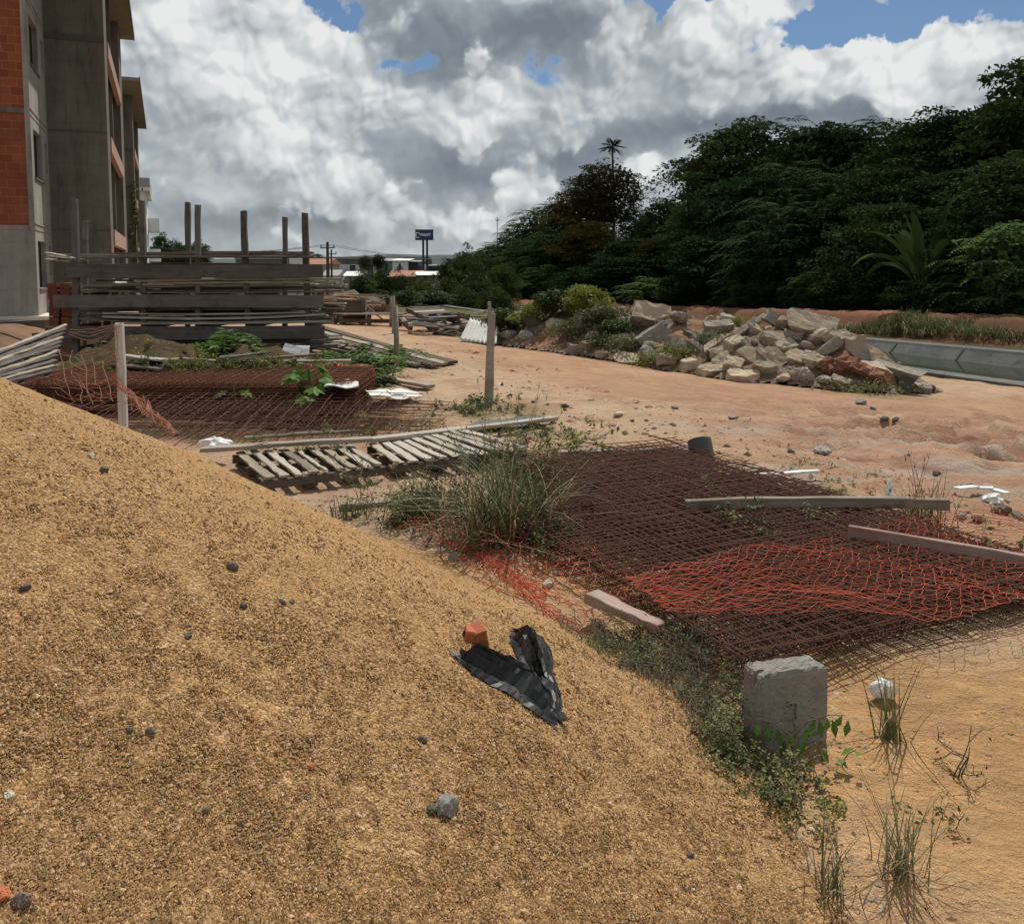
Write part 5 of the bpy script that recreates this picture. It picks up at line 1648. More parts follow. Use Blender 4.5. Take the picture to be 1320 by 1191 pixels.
# the stack of mesh sheets below the timber rack
meL = mesh_panel('steel_mesh', 3.9, 1.5, .10, .0034, 3, .004); meL.materials.append(M['rust_red'])
cL = Vector((P(270, 520, 10.4).x - .1, 10.45, 0)); zL = max(onground(cL.x + dx, cL.y + dy) for dx in (-1.8, 0, 1.8) for dy in (-.7, .7))
for i in range(40):
    o = mobj('steel_mesh', meL, None, None, (cL.x + r7.uniform(-.06, .06) + (.0 if i % 5 else .05), cL.y + r7.uniform(-.03, .03), zL + .02 + i * .0095))
    o.rotation_euler = (0, 0, r7.uniform(-.012, .012)); tag(o, 'red brown rusty mesh sheet in the high stack in front of the timber rack', 'steel mesh', 'welded mesh sheets of the high stack')
# loose sheets leaning out in front of the high stack
meF = mesh_panel('steel_mesh', 2.6, 1.25, .15, .0042, 4, .006); meF.materials.append(M['rust'])
p = P(425, 537, 9.2)
for k, (u, v, Y, rz, rx, lab) in enumerate([(418, 530, 9.35, -.08, .07, 'loose wide-grid mesh sheet sticking out right of the high stack'), (390, 540, 9.0, -.03, .05, 'loose wide-grid mesh sheet tilted against the foot of the high stack'), (300, 540, 8.9, .10, .06, 'loose wide-grid mesh sheet at the left behind the pale plank'), (345, 548, 8.7, .02, .04, 'loose wide-grid mesh sheet lowest in the pile before the high stack'), (375, 534, 9.2, -.12, .09, 'loose wide-grid mesh sheet resting steepest on the high stack'), (255, 545, 8.8, .05, .05, 'loose wide-grid mesh sheet partly behind the sand heap')]):
    q = P(u, v, Y); o = mobj('steel_mesh', meF, None, None, (q.x, q.y, onground(q.x, q.y) + .12 + .03 * k)); o.rotation_euler = (rx, .01, rz); tag(o, lab, 'steel mesh')
# low heap of brown earth behind the high stack
def earth_heap():
    V = []; nx, ny = 60, 26; c = P(270, 470, 12.6)
    for j in range(ny):
        for i in range(nx):
            a, b = i / (nx - 1) * 2 - 1, j / (ny - 1) * 2 - 1
            x = c.x + a * 2.3; y = 11.95 + b * 1.55
            h = .56 * max(0, 1 - abs(a) ** 3) * max(0, 1 - b * b) ** .7
            h *= 1 + .8 * float(fbm(np.array([x * 1.3]), np.array([y * 1.3]), 4, 71)[0])
            V.append((x, y, onground(x, y) - .03 + h + .05 * float(fbm(np.array([x * 6.]), np.array([y * 6.]), 3, 72)[0])))
    Fc = [(j*nx+i, j*nx+i+1, (j+1)*nx+i+1, (j+1)*nx+i) for j in range(ny-1) for i in range(nx-1)]
    o = mobj('earth_heap', rawmesh('earth_heap', V, Fc, True), M['dark_soil']); tag(o, 'low heap of brown earth and litter between the mesh stack and the rack', 'earth heap')
earth_heap()

# ------------------------------------------------------------------ pallets and planks on the ground
def pallet(A, B, C, D, n, label, seed):
    """slatted platform: A B is the edge facing the camera, D C the far one"""
    o = empty('pallet', tuple((A + B + C + D) / 4), label, 'pallet')
    r = np.random.default_rng(seed)
    up = Vector((0, 0, 1)); H = .065
    for i in range(n):
        t = (i + .5) / n + r.uniform(-.012, .012)
        p = A.lerp(B, t); q = D.lerp(C, t)
        w = (B - A).length / n * r.uniform(.5, .66)
        if i == n // 2 and seed == 1: w *= .5
        board('slat', p.lerp(q, -.02 + r.uniform(-.03, .02)) + up * (r.uniform(0, .012)), q.lerp(p, r.uniform(-.03, .03)) + up * r.uniform(0, .012), w, .018, M['timber_pale' if r.random() < .75 else 'timber_light'], o, seed=int(r.integers(1e5)))
    for t in (0.015, .5, .985):
        p = A.lerp(D, t) - up * (H / 2 + .014); q = B.lerp(C, t) - up * (H / 2 + .014)
        board('bearer', p, q, .035, H, M['timber_grey' if t < .1 else 'timber_brown'], o, seed=int(r.integers(1e5)))
    for i in range(0, n, 3):
        t = (i + .5) / n; p = A.lerp(B, t) - up * (H + .03); q = D.lerp(C, t) - up * (H + .03)
        board('bottom_slat', p, q, .09, .016, M['timber_brown'], o, seed=int(r.integers(1e5)))
def GZ(u, v, z):
    d = ray(u, v); t = (z - EYE) / d[2]; return Vector((d[0] * t, d[1] * t, z))
pallet(GZ(338, 618, .15), GZ(497, 599, .14), GZ(458, 574, .14), GZ(300, 585, .14), 9, 'near grey slatted pallet partly buried by the sand heap', 1)
pallet(GZ(507, 598, .14), GZ(680, 578, .14), GZ(600, 555, .14), GZ(474, 574, .14), 10, 'second grey slatted pallet running behind the tall grass clump', 2)
LP = 'plank'
loose_plank(GZ(258, 580, .19), GZ(480, 566, .21), .10, .035, 'timber_pale', 'long pale plank lying on the far edge of the near pallet', None)
loose_plank(GZ(476, 567, .19), GZ(716, 539, .08), .11, .035, 'timber_pale', 'long pale plank running on behind the second pallet', None)
loose_plank(GZ(315, 565, .06), GZ(470, 556, .06), .07, .03, 'timber_light', 'thin pale plank between the near pallet and the rusty mesh', None)
loose_plank(GZ(440, 653, .03), GZ(540, 646, .03), .09, .05, 'timber_light', 'half buried grey board in front of the second pallet', None)
loose_plank(GZ(660, 604, .03), GZ(720, 596, .03), .10, .08, 'timber_light', 'short grey block of wood at the right end of the second pallet', None)
loose_plank(GZ(722, 588, .05), GZ(893, 584, .06), .09, .09, 'timber_pale', 'pale squared beam at the far edge of the mesh stack', None)
loose_plank(GZ(884, 652, .20), GZ(1222, 650, .20), .055, .07, 'timber_light', 'long weathered grey beam lying across the mesh stack', None)
loose_plank(GZ(1094, 690, .20), GZ(1420, 748, .17), .035, .12, 'timber_pink', 'pinkish board standing on edge at the right side of the mesh stack', None, rough=.003)
loose_plank(GZ(762, 768, .13), GZ(852, 808, .12), .09, .05, 'timber_pink', 'short broken pinkish board on the orange net beside the sand', None, taper=.3)
loose_plank(GZ(950, 615, .03), GZ(1003, 611, .03), .07, .02, 'paint_white', 'flat white strip half buried beyond the mesh stack, left piece', None)
loose_plank(GZ(1000, 611, .03), GZ(1054, 607, .04), .05, .02, 'paint_white', 'flat white strip half buried beyond the mesh stack, right piece', None)
# long planks slanting down from the rack to the track
for k, (u0, v0, Y0, u1, v1, w, mat, lab) in enumerate([
    (404, 419, 18.2, 584, 471, .22, 'timber_brown', 'longest dark plank slanting from the rack down to the track, far edge of the bunch'),
    (398, 424, 17.4, 574, 473, .2, 'timber_light', 'long dark plank next to the longest slanting one'),
    (402, 430, 16.8, 562, 476, .2, 'timber_brown', 'slanting plank in the middle of the bunch by the bamboo pole'),
    (420, 440, 16.2, 540, 474, .2, 'timber_light', 'shorter slanting plank on the near side of the bunch'),
    (408, 440, 15.4, 500, 466, .18, 'timber_pale', 'pale slanting plank showing between the weeds'),
    (404, 448, 15.0, 470, 462, .18, 'timber_pale', 'short pale plank at the foot of the rack’s right post'),
    (400, 455, 14.8, 450, 462, .16, 'timber_pale', 'short pale plank lowest in the bunch by the rack’s right post'),
    (455, 478, 13.2, 556, 503, .15, 'timber_light', 'lone grey plank pointing at the loose mesh')]):
    q = G(u1, v1) + Vector((0, 0, .05)); loose_plank(P(u0, v0, Y0), q, w, .05, mat, lab, None)
loose_plank(G(494, 470) + Vector((0, 0, .05)), G(545, 467) + Vector((0, 0, .06)), .12, .05, 'timber_pale', 'short pale batten behind the foot of the front bamboo pole', None)
# fibre sheets and an orange net heap beside the weeds
def sheet(us, z, mat, label, cat='sheet', name='sheet', th=.012, jit=.01):
    P4 = [GZ(u, v, zz) for (u, v, zz) in us]
    n = 7; V = []; r = np.random.default_rng(int(us[0][0]))
    for k in (0, 1):
        for j in range(n):
            for i in range(n):
                p = P4[0].lerp(P4[1], i / (n-1)).lerp(P4[3].lerp(P4[2], i / (n-1)), j / (n-1))
                V.append(tuple(p + Vector((0, 0, th * k + .02 * math.sin(i * 1.1 + j * .6))) + Vector(r.normal(0, jit * .3, 3) if k == 0 else (0, 0, 0))))
    m = n * n; Fc = []
    for j in range(n - 1):
        for i in range(n - 1):
            a = j * n + i; Fc += [(a, a + n, a + n + 1, a + 1), (m + a, m + a + 1, m + a + n + 1, m + a + n)]
    ring = [i for i in range(n)] + [j * n + n - 1 for j in range(1, n)] + [(n-1) * n + i for i in range(n - 2, -1, -1)] + [j * n for j in range(n - 2, 0, -1)]
    for a, b in zip(ring, ring[1:] + ring[:1]): Fc.append((a, b, b + m, a + m))
    o = mobj(name, rawmesh(name, V, Fc), M[mat]); tag(o, label, cat); return o
sheet([(478, 512, .16), (528, 514, .06), (512, 506, .06), (466, 502, .2)], 0, 'cement_sheet', 'white fibre sheet lying at the right end of the high mesh stack')
sheet([(505, 510, .10), (545, 512, .05), (528, 504, .05), (492, 503, .12)], 0, 'cement_sheet', 'second white fibre sheet overlapping the first, towards the track')
sheet([(415, 500, .36), (462, 499, .36), (462, 492, .36), (420, 492, .38)], 0, 'cement_sheet', 'crumbling white sheet on top of the high mesh stack')
sheet([(600, 552, .05), (690, 548, .05), (712, 538, .05), (630, 540, .05)], 0, 'concrete_dark', 'grey cloth lying flat behind the long pale plank', 'cloth', 'cloth', .01, .05)
loose_plank(P(362, 487, 12.0), P(379, 446, 12.3), .26, .03, 'paint_white', 'white board leaning below the right end of the rack, left piece', None, up=(0, 1, 0), taper=-.0)
loose_plank(P(383, 487, 12.1), P(390, 446, 12.4), .20, .03, 'paint_white', 'white board leaning below the right end of the rack, right piece', None, up=(0, 1, 0))

def crumple(name, loc, size, mat, label, cat, seed, flat=.6):
    bm = bmesh.new(); bmesh.ops.create_icosphere(bm, subdivisions=3, radius=1)
    r = np.random.default_rng(seed)
    for v in bm.verts:
        n = fbm(np.array([v.co.x * 2.2 + seed]), np.array([v.co.y * 2.2 + v.co.z * 1.7]), 4, seed)[0]
        v.co *= 1 + .55 * n
        v.co = Vector((v.co.x * size[0], v.co.y * size[1], max(v.co.z, -.35) * size[2]))
    me = bpy.data.meshes.new(name); bm.to_mesh(me); bm.free()
    o = mobj(name, me, M[mat], None, loc); tag(o, label, cat); return o
crumple('rag', GZ(276, 574, .16), (.13, .09, .07), 'plastic_white', 'white crumpled bag at the left end of the long pale plank', 'bag', 3)
crumple('plastic_scrap', G(1138, 903) + Vector((0, 0, .035)), (.05, .03, .045), 'plastic_white', 'white crumpled scrap caught in the thin upright grass tuft', 'scrap', 5)
crumple('plastic_scrap', G(1278, 648) + Vector((0, 0, .02)), (.08, .06, .045), 'plastic_white', 'white lump beside the dug soil at the right edge', 'scrap', 6)
mb = MB(); q = [G(1232, 638), G(1258, 637), G(1280, 639), G(1298, 646)]
for a, b in zip(q[:-1], q[1:]): mb.bar(a + Vector((0, 0, .05)), b + Vector((0, 0, .06)), .06, .015)
tag(mb.build('plastic_strip', M['plastic_white']), 'bent white plastic strip behind the white lump at the right edge', 'scrap')
mb = MB(); q = G(1145, 640); mb.tube([(0, 0, 0), (.01, .01, .09), (.02, .02, .14)], [.035, .02, .005], 8)
tag(mb.build('plastic_cone', M['plastic_white'], None, loc=tuple(q)), 'small white cone-shaped scrap behind the grey beam', 'scrap')
# dark concrete cylinder by the pale beam
mb = MB(); mb.tube([(-.0, -.10, 0), (0, -.095, 0), (0, .10, 0), (0, .105, 0)], [.085, .1, .1, .085], 20)
q = G(904, 600); o = mb.build('concrete_cylinder', M['concrete_dark'], None, mw=Matrix.Translation(q + Vector((0, 0, .12))) @ Euler((R(62), .12, R(24))).to_matrix().to_4x4(), smooth=False)
tag(o, 'dark short concrete cylinder at the right end of the pale squared beam', 'concrete cylinder')

# stakes and poles
b = G(629, 521); board_o = empty('wooden_stake', tuple(b), 'rough grey stake with a thin broken tip standing alone in the yard', 'stake')
t = P(634, 404, b.y + .02)
mb = MB(); mb.tube([(0, 0, -.2), Vector((.02, 0, .3)), (t - b).lerp(Vector((0, 0, 0)), .45) , t - b], [.062, .06, .052, .048], 7); mb.build('post', M['stake'], board_o)
t2 = P(630.5, 389, b.y); mb = MB(); mb.tube([t - b - Vector((0, 0, .25)), t2 - b], [.03, .022], 6); mb.build('tip', M['stake'], board_o)
for (u0, v0, u1, v1, w, lab) in [(503, 421, 504, 383, .045, 'thin pale pole, left one of the far pair'), (507, 430, 507, 382, .045, 'thin pale pole, right one of the far pair'), (511, 477, 509.5, 395, .05, 'pale pole in front of the far pair, standing by the slanting planks')]:
    b = G(u0, v0); t = P(u1, v1, b.y); mb = MB(); mb.tube([b - Vector((0, 0, .2)), b.lerp(t, .5) + Vector((.01, 0, 0)), t], [w, w * .9, w * .8], 7)
    tag(mb.build('pole', M['stake'], smooth=True), lab, 'pole')

# ------------------------------------------------------------------ orange safety nets
def net(fn, nu, nv, r, mat, label, seed, drop=0.0):
    """diamond net over the patch fn(s, t), s and t from 0 to 1"""
    rr = np.random.default_rng(seed); mb = MB()
    pts = {}
    for j in range(nv + 1):
        for i in range(nu + 1):
            s = (i + (.5 if j % 2 else 0) * .0) / nu; pts[i, j] = fn(s, j / nv) + Vector((rr.normal(0, .011), rr.normal(0, .009), abs(rr.normal(0, .010))))
    for j in range(nv + 1):
        # zigzag strands that meet their neighbours
        line = []
        for i in range(nu + 1):
            k = (1 if (i + j) % 2 else -1)
            j2 = min(max(j + k, 0), nv)
            line.append(pts[i, j].lerp(pts[i, j2], .42))
        seg = []
        for i, p in enumerate(line):
            if rr.random() < drop:
                if len(seg) > 1: mb.tube(seg, r, 4, cap=False)
                seg = []
            else: seg.append(p)
        if len(seg) > 1: mb.tube(seg, r, 4, cap=False)
    o = mb.build('safety_net', M[mat]); tag(o, label, 'safety net'); return o
def f1(s, t):
    b = -.46 + s * 2.8; dn = -.16 + .62 * min(max((.45 - b) / .9, 0), 1); df = .80 + .16 * min(max((b + .44) / 1.5, 0), 1)
    d = dn + (df - dn) * t + (.018 * math.sin(s * 9) + .012 * math.sin(s * 21 + 2)) * (.4 + .6 * t)
    p = mat_pt(b, d); z = onground(p.x, p.y)
    return Vector((p.x, p.y, z + .185 + .018 * float(fbm(np.array([b * 3.]), np.array([d * 3.]), 3, 81)[0]) + .008 * math.sin(b * 9 + d * 4)))
net(f1, 74, 34, .0016, 'net_orange', 'orange safety net spread over the near side of the flat mesh stack', 1, .01)
path = [G(528, 690), G(585, 706), G(650, 712), G(715, 742), G(760, 775), G(800, 800), G(845, 815)]
def f2(s, t):
    x = s * (len(path) - 1); i = min(int(x), len(path) - 2); p = path[i].lerp(path[i+1], x - i)
    q = p + Vector((.9, .42, 0)) * (t * .30 - .08)
    return Vector((q.x, q.y, onmound(q.x, q.y) + .05 + .07 * t + .03 * math.sin(s * 23 + t * 3)))
net(f2, 50, 7, .0021, 'net_orange', 'orange net strip strung along the foot of the sand heap', 2)
L = []
path2 = [GM(548, 694), GM(600, 715), GM(640, 735), GM(690, 768), GM(735, 798), GM(782, 826)]
for k in range(36):
    s0 = r6.uniform(0, .55); s1 = s0 + r6.uniform(.15, .45); off = r6.normal(0, .06); pts = []
    for t in np.linspace(s0, min(s1, 1), 16):
        x = t * (len(path2) - 1); i = min(int(x), len(path2) - 2); p = path2[i].lerp(path2[i+1], x - i)
        q = p + Vector((.7, .7, 0)) * (off + r6.normal(0, .016)); pts.append(Vector((q.x, q.y, onmound(q.x, q.y) + .006 + abs(r6.normal(0, .012)))))
    L.append(pts)
cords(L, .0026, 'net_orange', 'netting_scraps', 'crumpled orange netting half buried in the sand edge')
L = []
c = P(430, 484, 11.6)
for k in range(14):
    a = r6.uniform(0, 6.28); L.append([c + Vector((.45 * (t - .5) * 2 + r6.normal(0, .05), r6.normal(0, .1), .06 + abs(r6.normal(0, .04)))) for t in np.linspace(0, 1, 9)])
cords(L, .02, 'net_orange', 'netting_heap', 'small heap of orange netting on the weeds beside the papaya-leaved plant')

# ------------------------------------------------------------------ concrete block, plastic, brick, stones
def block():
    q = G(1018, 962); w, dpt, h = .28, .115, .30
    bm = bmesh.new()
    bmesh.ops.create_cube(bm, size=1)
    for v in bm.verts: v.co = Vector((v.co.x * w, v.co.y * dpt, (v.co.z + .5) * h))
    bmesh.ops.subdivide_edges(bm, edges=bm.edges[:], cuts=14, use_grid_fill=True)
    # square pocket in the front face
    for f in [f for f in bm.faces if f.normal.y < -.9]:
        c = f.calc_center_median()
        if abs(c.x + .02) < .03 and .125 < c.z < .185: f.tag = True
    fs = [f for f in bm.faces if f.tag]
    ex = bmesh.ops.extrude_face_region(bm, geom=fs)
    vs = [v for v in ex['geom'] if isinstance(v, bmesh.types.BMVert)]
    bmesh.ops.translate(bm, verts=vs, vec=(0, .009, 0)); bmesh.ops.delete(bm, geom=fs, context='FACES')
    r = np.random.default_rng(3)
    for v in bm.verts:
        n = float(fbm(np.array([v.co.x * 14 + v.co.z * 5]), np.array([v.co.y * 14 + v.co.z * 11]), 4, 91)[0])
        e = sum((abs(abs(v.co.x) - w / 2) < .004, abs(abs(v.co.y) - dpt / 2) < .004, abs(v.co.z - h) < .004))
        cn = Vector((0, 0, h * .5))
        if e >= 2: v.co += (cn - v.co).normalized() * (.006 + .014 * abs(n) + abs(r.normal(0, .002)))
        elif v.co.z > h - .004: v.co.z += .008 * n + r.normal(0, .0025)
        else: v.co += Vector((r.normal(0, .0008), r.normal(0, .0008), 0))
        if v.co.x < -w / 2 + .03 and v.co.y < -dpt / 2 + .04 and v.co.z > h - .045: v.co += Vector((.008, .008, -.006))
    bmesh.ops.recalc_face_normals(bm, faces=bm.faces[:])
    me = bpy.data.meshes.new('concrete_block'); bm.to_mesh(me); bm.free()
    o = mobj('concrete_block', me, M['block'], None, (q.x, q.y + dpt / 2, q.z - .03)); o.rotation_euler = (R(-2), R(1.0), R(16))
    tag(o, 'upright grey concrete block with a square pocket, standing in weeds', 'concrete block')
block()

def plastic():
    """two crumpled arms of thin film: long sharp pleats, ragged ends, rim tucked into the sand"""
    r = np.random.default_rng(44); V = []; Fc = []
    def arm(left, right, n, m, amp):
        """left and right outlines as pictures points, pleats run along the arm"""
        Lw = [GM(u, v) for u, v in left]; Rw = [GM(u, v) for u, v in right]
        def along(W, t):
            x = t * (len(W) - 1); i = min(int(x), len(W) - 2); return W[i].lerp(W[i + 1], x - i)
        hgt = r.uniform(.2, 1, m + 1) * np.array([1 if j % 2 else .12 for j in range(m + 1)]); b0 = len(V)
        shift = r.normal(0, .012, m + 1)
        for i in range(n + 1):
            t = i / n
            hgt = np.clip(hgt + r.normal(0, .13, m + 1) * np.array([1 if j % 2 else .35 for j in range(m + 1)]), .03, 1.15)
            for j in range(m + 1):
                s = min(max(j / m + (r.normal(0, .012) + shift[j] if 0 < j < m else 0), 0), 1)
                p = along(Lw, t).lerp(along(Rw, t), s)
                if i in (0, n): p = p + Vector((r.normal(0, .012), r.normal(0, .016), 0))
                edge = min(1, 4 * s * (1 - s) + .12) * min(1, 5 * t + .1, 5 * (1 - t) + .1)
                V.append((p.x + r.normal(0, .002), p.y + r.normal(0, .002), onmound(p.x, p.y) + .005 + amp * hgt[j] * edge + .018 * edge))
        for i in range(n):
            for j in range(m):
                q = b0 + i * (m + 1) + j; Fc.append((q, q + 1, q + m + 2)); Fc.append((q, q + m + 2, q + m + 1))
    arm([(587, 851), (605, 868), (630, 885), (660, 900), (690, 923), (716, 939)], [(600, 844), (630, 846), (662, 858), (700, 872), (723, 893), (724, 922)], 26, 13, .034)
    arm([(656, 826), (663, 842), (669, 858), (676, 880), (690, 900)], [(672, 812), (700, 824), (713, 846), (713, 872), (722, 896)], 20, 13, .040)
    o = mobj('plastic_sheet', rawmesh('plastic_sheet', V, Fc, False), M['plastic_black']); tag(o, 'torn crumpled black plastic sheet half buried in the sand', 'plastic sheet')
plastic()

def hollow_brick():
    q = GM(616, 844)
    o = empty('broken_brick', tuple(q), 'broken orange hollow brick sticking out of the sand above the black plastic', 'brick')
    bm = bmesh.new(); bmesh.ops.create_cube(bm, size=1)
    for v in bm.verts: v.co = Vector((v.co.x * .042, v.co.y * .055, v.co.z * .12))
    bmesh.ops.bevel(bm, geom=bm.edges[:], offset=.003, segments=1, affect='EDGES')
    me = bpy.data.meshes.new('shell'); bm.to_mesh(me); bm.free()
    s = mobj('shell', me, M['clay'], o, (0.006, 0, .045)); s.rotation_euler = (R(18), R(-14), R(20))
    mb = MB()
    for (x, z) in ((-.012, .075), (-.012, .045)): mb.tube([(x - .035, -.028, z + .02), (x - .008, -.031, z + .012)], [.013, .012], 8)
    mb2 = MB(); mb2.box(-.06, -.012, -.03, .02, .055, .095); w = mb2.build('broken_wall', M['clay'], o, bevel=.004); w.rotation_euler = (R(10), R(12), R(8))
    mb = MB(); mb.tube([(-.036, -.034, .082), (-.036, -.0315, .082)], .012, 10); mb.build('hole', M['plastic_black'], o)  # flat black disc painted as the shade inside a hollow
hollow_brick()
def stone(u, v, size, mat, label, seed, cat='stone', on='m', name='stone', group=None, sq=.75):
    q = GM(u, v) if on == 'm' else G(u, v)
    size *= .8 if on == 'm' else .75
    o = mobj(name, rock_mesh(name, size, size * random.uniform(.7, 1), size * sq, seed, 5, detail=2), M[mat], None, tuple(q + Vector((0, 0, size * .18)))); o.rotation_euler = (random.uniform(-.4, .4), random.uniform(-.4, .4), random.uniform(0, 6))
    tag(o, label, cat, group); return o
stone(577, 1046, .072, 'stone_grey', 'pale grey jagged stone lying on the near sand slope', 1, sq=.9)
stone(556, 1046, .036, 'stone_dark', 'small dark stone against the left side of the pale jagged stone', 2)
stone(545, 957, .030, 'stone_dark', 'dark round stone on the sand above the pale jagged stone', 3)
stone(401, 990, .024, 'clay', 'pinkish clay chip on the near sand slope', 4)
stone(194, 945, .026, 'stone_dark', 'dark pebble in the lower left of the sand, right one of a close pair', 5)
stone(167, 943, .018, 'stone_dark', 'dark pebble in the lower left of the sand, left one of a close pair', 6)
stone(300, 733, .050, 'plinth', 'dark brown earth clod on the middle of the sand slope', 7)
stone(313, 783, .028, 'stone_dark', 'dark pebble below the brown clod', 8)
stone(364, 778, .026, 'stone_dark', 'dark pebble right below the brown clod, left one of two', 9)
stone(376, 778, .020, 'stone_dark', 'dark pebble right below the brown clod, right one of two', 10)
stone(134, 609, .042, 'plinth', 'dark clod on the upper left sand slope', 11)
stone(118, 590, .030, 'stone_pale', 'pale pebble above the dark clod on the upper left sand slope', 12)
stone(32, 760, .034, 'stone_dark', 'dark pebble near the left edge of the view', 13)
stone(28, 1165, .040, 'plinth', 'dark clod in the bottom left corner of the sand', 14)
stone(2, 1158, .040, 'clay', 'pink clay piece cut by the left edge at the bottom', 15)
stone(12, 1028, .022, 'stone_pale', 'pale pebble near the left edge, low on the sand', 16)
stone(265, 1045, .022, 'plinth', 'brown clod low in the middle of the sand', 17)
stone(890, 1105, .026, 'stone_dark', 'dark pebble at the lower right of the sand', 18)
stone(584, 722, .07, 'stone_grey', 'grey lump in the orange netting at the sand edge', 19, sq=1.1)
stone(707, 756, .075, 'stone_pale', 'pale yellowish stone in the net strip beside the sand', 20)
stone(243, 822, .024, 'stone_dark', 'small dark pebble on the left part of the sand', 21)
stone(1000, 1000, .02, 'stone_grey', 'small grey pebble under the weeds of the block', 22)
stone(716, 741, .05, 'stone_grey', 'grey stone above the pale yellowish one in the net strip', 23)
# stones on the yard
for i, (u, v, s, m, lab) in enumerate([
    (687, 519, .09, 'stone_dark', 'dark lump on the track right of the grey stake, left one'), (728, 525, .13, 'stone_dark', 'dark blocky lump on the track right of the grey stake, right one'),
    (706, 522, .06, 'stone_dark', 'flat dark scrap between the two dark lumps on the track'), (797, 536, .15, 'stone_pale', 'pale stone on the track beyond the mesh stack'),
    (815, 543, .06, 'stone_dark', 'small dark stone right of the pale stone on the track'), (833, 543, .06, 'stone_dark', 'second small dark stone right of the pale stone on the track'),
    (870, 527, .12, 'stone_grey', 'flat grey stone in the middle of the track'), (945, 540, .14, 'stone_grey', 'grey lump in a dark scatter right of the track'),
    (1060, 585, .20, 'stone_grey', 'dark flat stone on the rutted earth right of the cylinder'), (1020, 583, .10, 'stone_grey', 'grey stone left of the dark flat one'),
    (1140, 542, .14, 'stone_dark', 'dark stone on the rutted earth under the end of the rubble'), (1155, 543, .12, 'stone_dark', 'dark stone just right of the one under the rubble end'),
    (1207, 612, .10, 'stone_dark', 'dark stone near the right side, behind the white scraps'), 
    (1110, 520, .2, 'stone_grey', 'grey rubble spill between the rubble and the ruts'), (1125, 527, .12, 'stone_grey', 'small grey stone at the spill below the rubble'),
    (1290, 662, .16, 'plinth', 'dark soil clod below the white lump at the right edge'), (1262, 672, .12, 'plinth', 'dark soil clod left of the one below the white lump'), (1310, 668, .12, 'plinth', 'dark soil clod cut by the right edge'), (1230, 690, .10, 'plinth', 'dark soil clod right of the wiry tuft'), (1240, 668, .09, 'stone_grey', 'small grey stone by the end of the grey beam')]):
    stone(u, v, s, m, lab, 40 + i, 'stone', 'g', 'stone', None, .5 if m != 'rust_clay' else .22)
# gravel and small litter strewn over the yard
def strewn():
    r = np.random.default_rng(33); N = 22000
    u = r.uniform(380, 1420, N); v = 440 + 760 * r.random(N) ** 1.3
    C = []
    d = np.array([ray(a, b) for a, b in zip(u, v)]); t = (-EYE) / d[:, 2]
    x, y = d[:, 0] * t, d[:, 1] * t
    dens = fbm(x * .7, y * .9, 4, 99) + .45 * (x > 1.5) * (y > 5.5) * (y < 14)
    ok = (dens > -.05 + .3 * r.random(N)) & (mound(x, y) < hz(x, y) + .01)
    x, y = x[ok], y[ok]; z = hz(x, y); N = len(x)
    s = (.003 + .010 * r.random(N) ** 4) * np.clip(y / 3.2, .8, 4.0)
    base = np.array([(1,0,0),(-1,0,0),(0,1,0),(0,-1,0),(0,0,1),(0,0,-1)], float); fc = np.array([(0,2,4),(2,1,4),(1,3,4),(3,0,4),(2,0,5),(1,2,5),(3,1,5),(0,3,5)])
    st = r.uniform(.6, 1.6, (N, 1, 3)); st[:, :, 2] *= .55
    L = base[None] * st * s[:, None, None] * (1 + r.normal(0, .25, (N, 6, 1)))
    V = L + np.stack([x, y, z], 1)[:, None, :]
    me = rawmesh('gravel', V.reshape(-1, 3), (fc[None] + (np.arange(N) * 6)[:, None, None]).reshape(-1, 3))
    at = me.attributes.new('hue', 'FLOAT', 'POINT'); at.data.foreach_set('value', np.repeat(r.beta(1.2, 1.2, N), 6).astype(np.float32))
    tag(mobj('gravel', me, M['yard_grit']), 'fine gravel and crumbs strewn over the bare earth', 'gravel', kind='stuff')
m_, nt_, b_ = new_mat('yard_grit')
put(nt_, b_, nt_.ramp(nt_.node('ShaderNodeAttribute', attribute_name='hue').outputs['Fac'], [(0, (.09, .06, .045)), (.4, (.25, .16, .11)), (.75, (.36, .26, .18)), (1, (.5, .44, .37))]), .95, spec=.1); M['yard_grit'] = m_
strewn()
# ------------------------------------------------------------------ rubble heap
def rub_base():
    """fine rubble and earth under the slabs"""
    xs = np.arange(-3.2, 10.2, .09); ys = np.arange(12.5, 26, .09)
    X, Y = np.meshgrid(xs, ys); h = heap(X, Y); Z = heap_ground(X, Y) + .07 * fbm(X * 5, Y * 5, 4, 65) * sstep(.02, .15, h)
    Z = Z - .012 * 0
    idx = -np.ones(X.shape, int); m = h > .015
    V = []; 
    jj, ii = np.nonzero(m); idx[jj, ii] = np.arange(len(jj)); V = np.stack([X[jj, ii], Y[jj, ii], Z[jj, ii] - .02], 1)
    a, b, c, d = idx[:-1, :-1], idx[:-1, 1:], idx[1:, 1:], idx[1:, :-1]
    ok = (a >= 0) & (b >= 0) & (c >= 0) & (d >= 0)
    q = np.stack([a[ok], b[ok], c[ok], d[ok]], 1)
    o = mobj('rubble', rawmesh('rubble', V, np.ascontiguousarray(q), True), M['earth_rub']); tag(o, 'earth and fine rubble under the heap of broken slabs', 'rubble', kind='stuff')
def earth_rub():
    m, nt, b = new_mat('earth_rub'); p = nt.pos()
    n = nt.noise(p, 4, 6, .7); col = nt.ramp(n, [(.3, (.10, .075, .05)), (.55, (.23, .17, .12)), (.75, (.33, .27, .20))])
    col = nt.mix(nt.ss(nt.noise(p, .7, 3), .5, .62, 0, .7), col, (.27, .13, .07))
    put(nt, b, col, .95, nt.bump(nt.math('ADD', nt.noise(p, 14, 6, .7), nt.voro(p, 9)), .9, .06), spec=.1); M['earth_rub'] = m
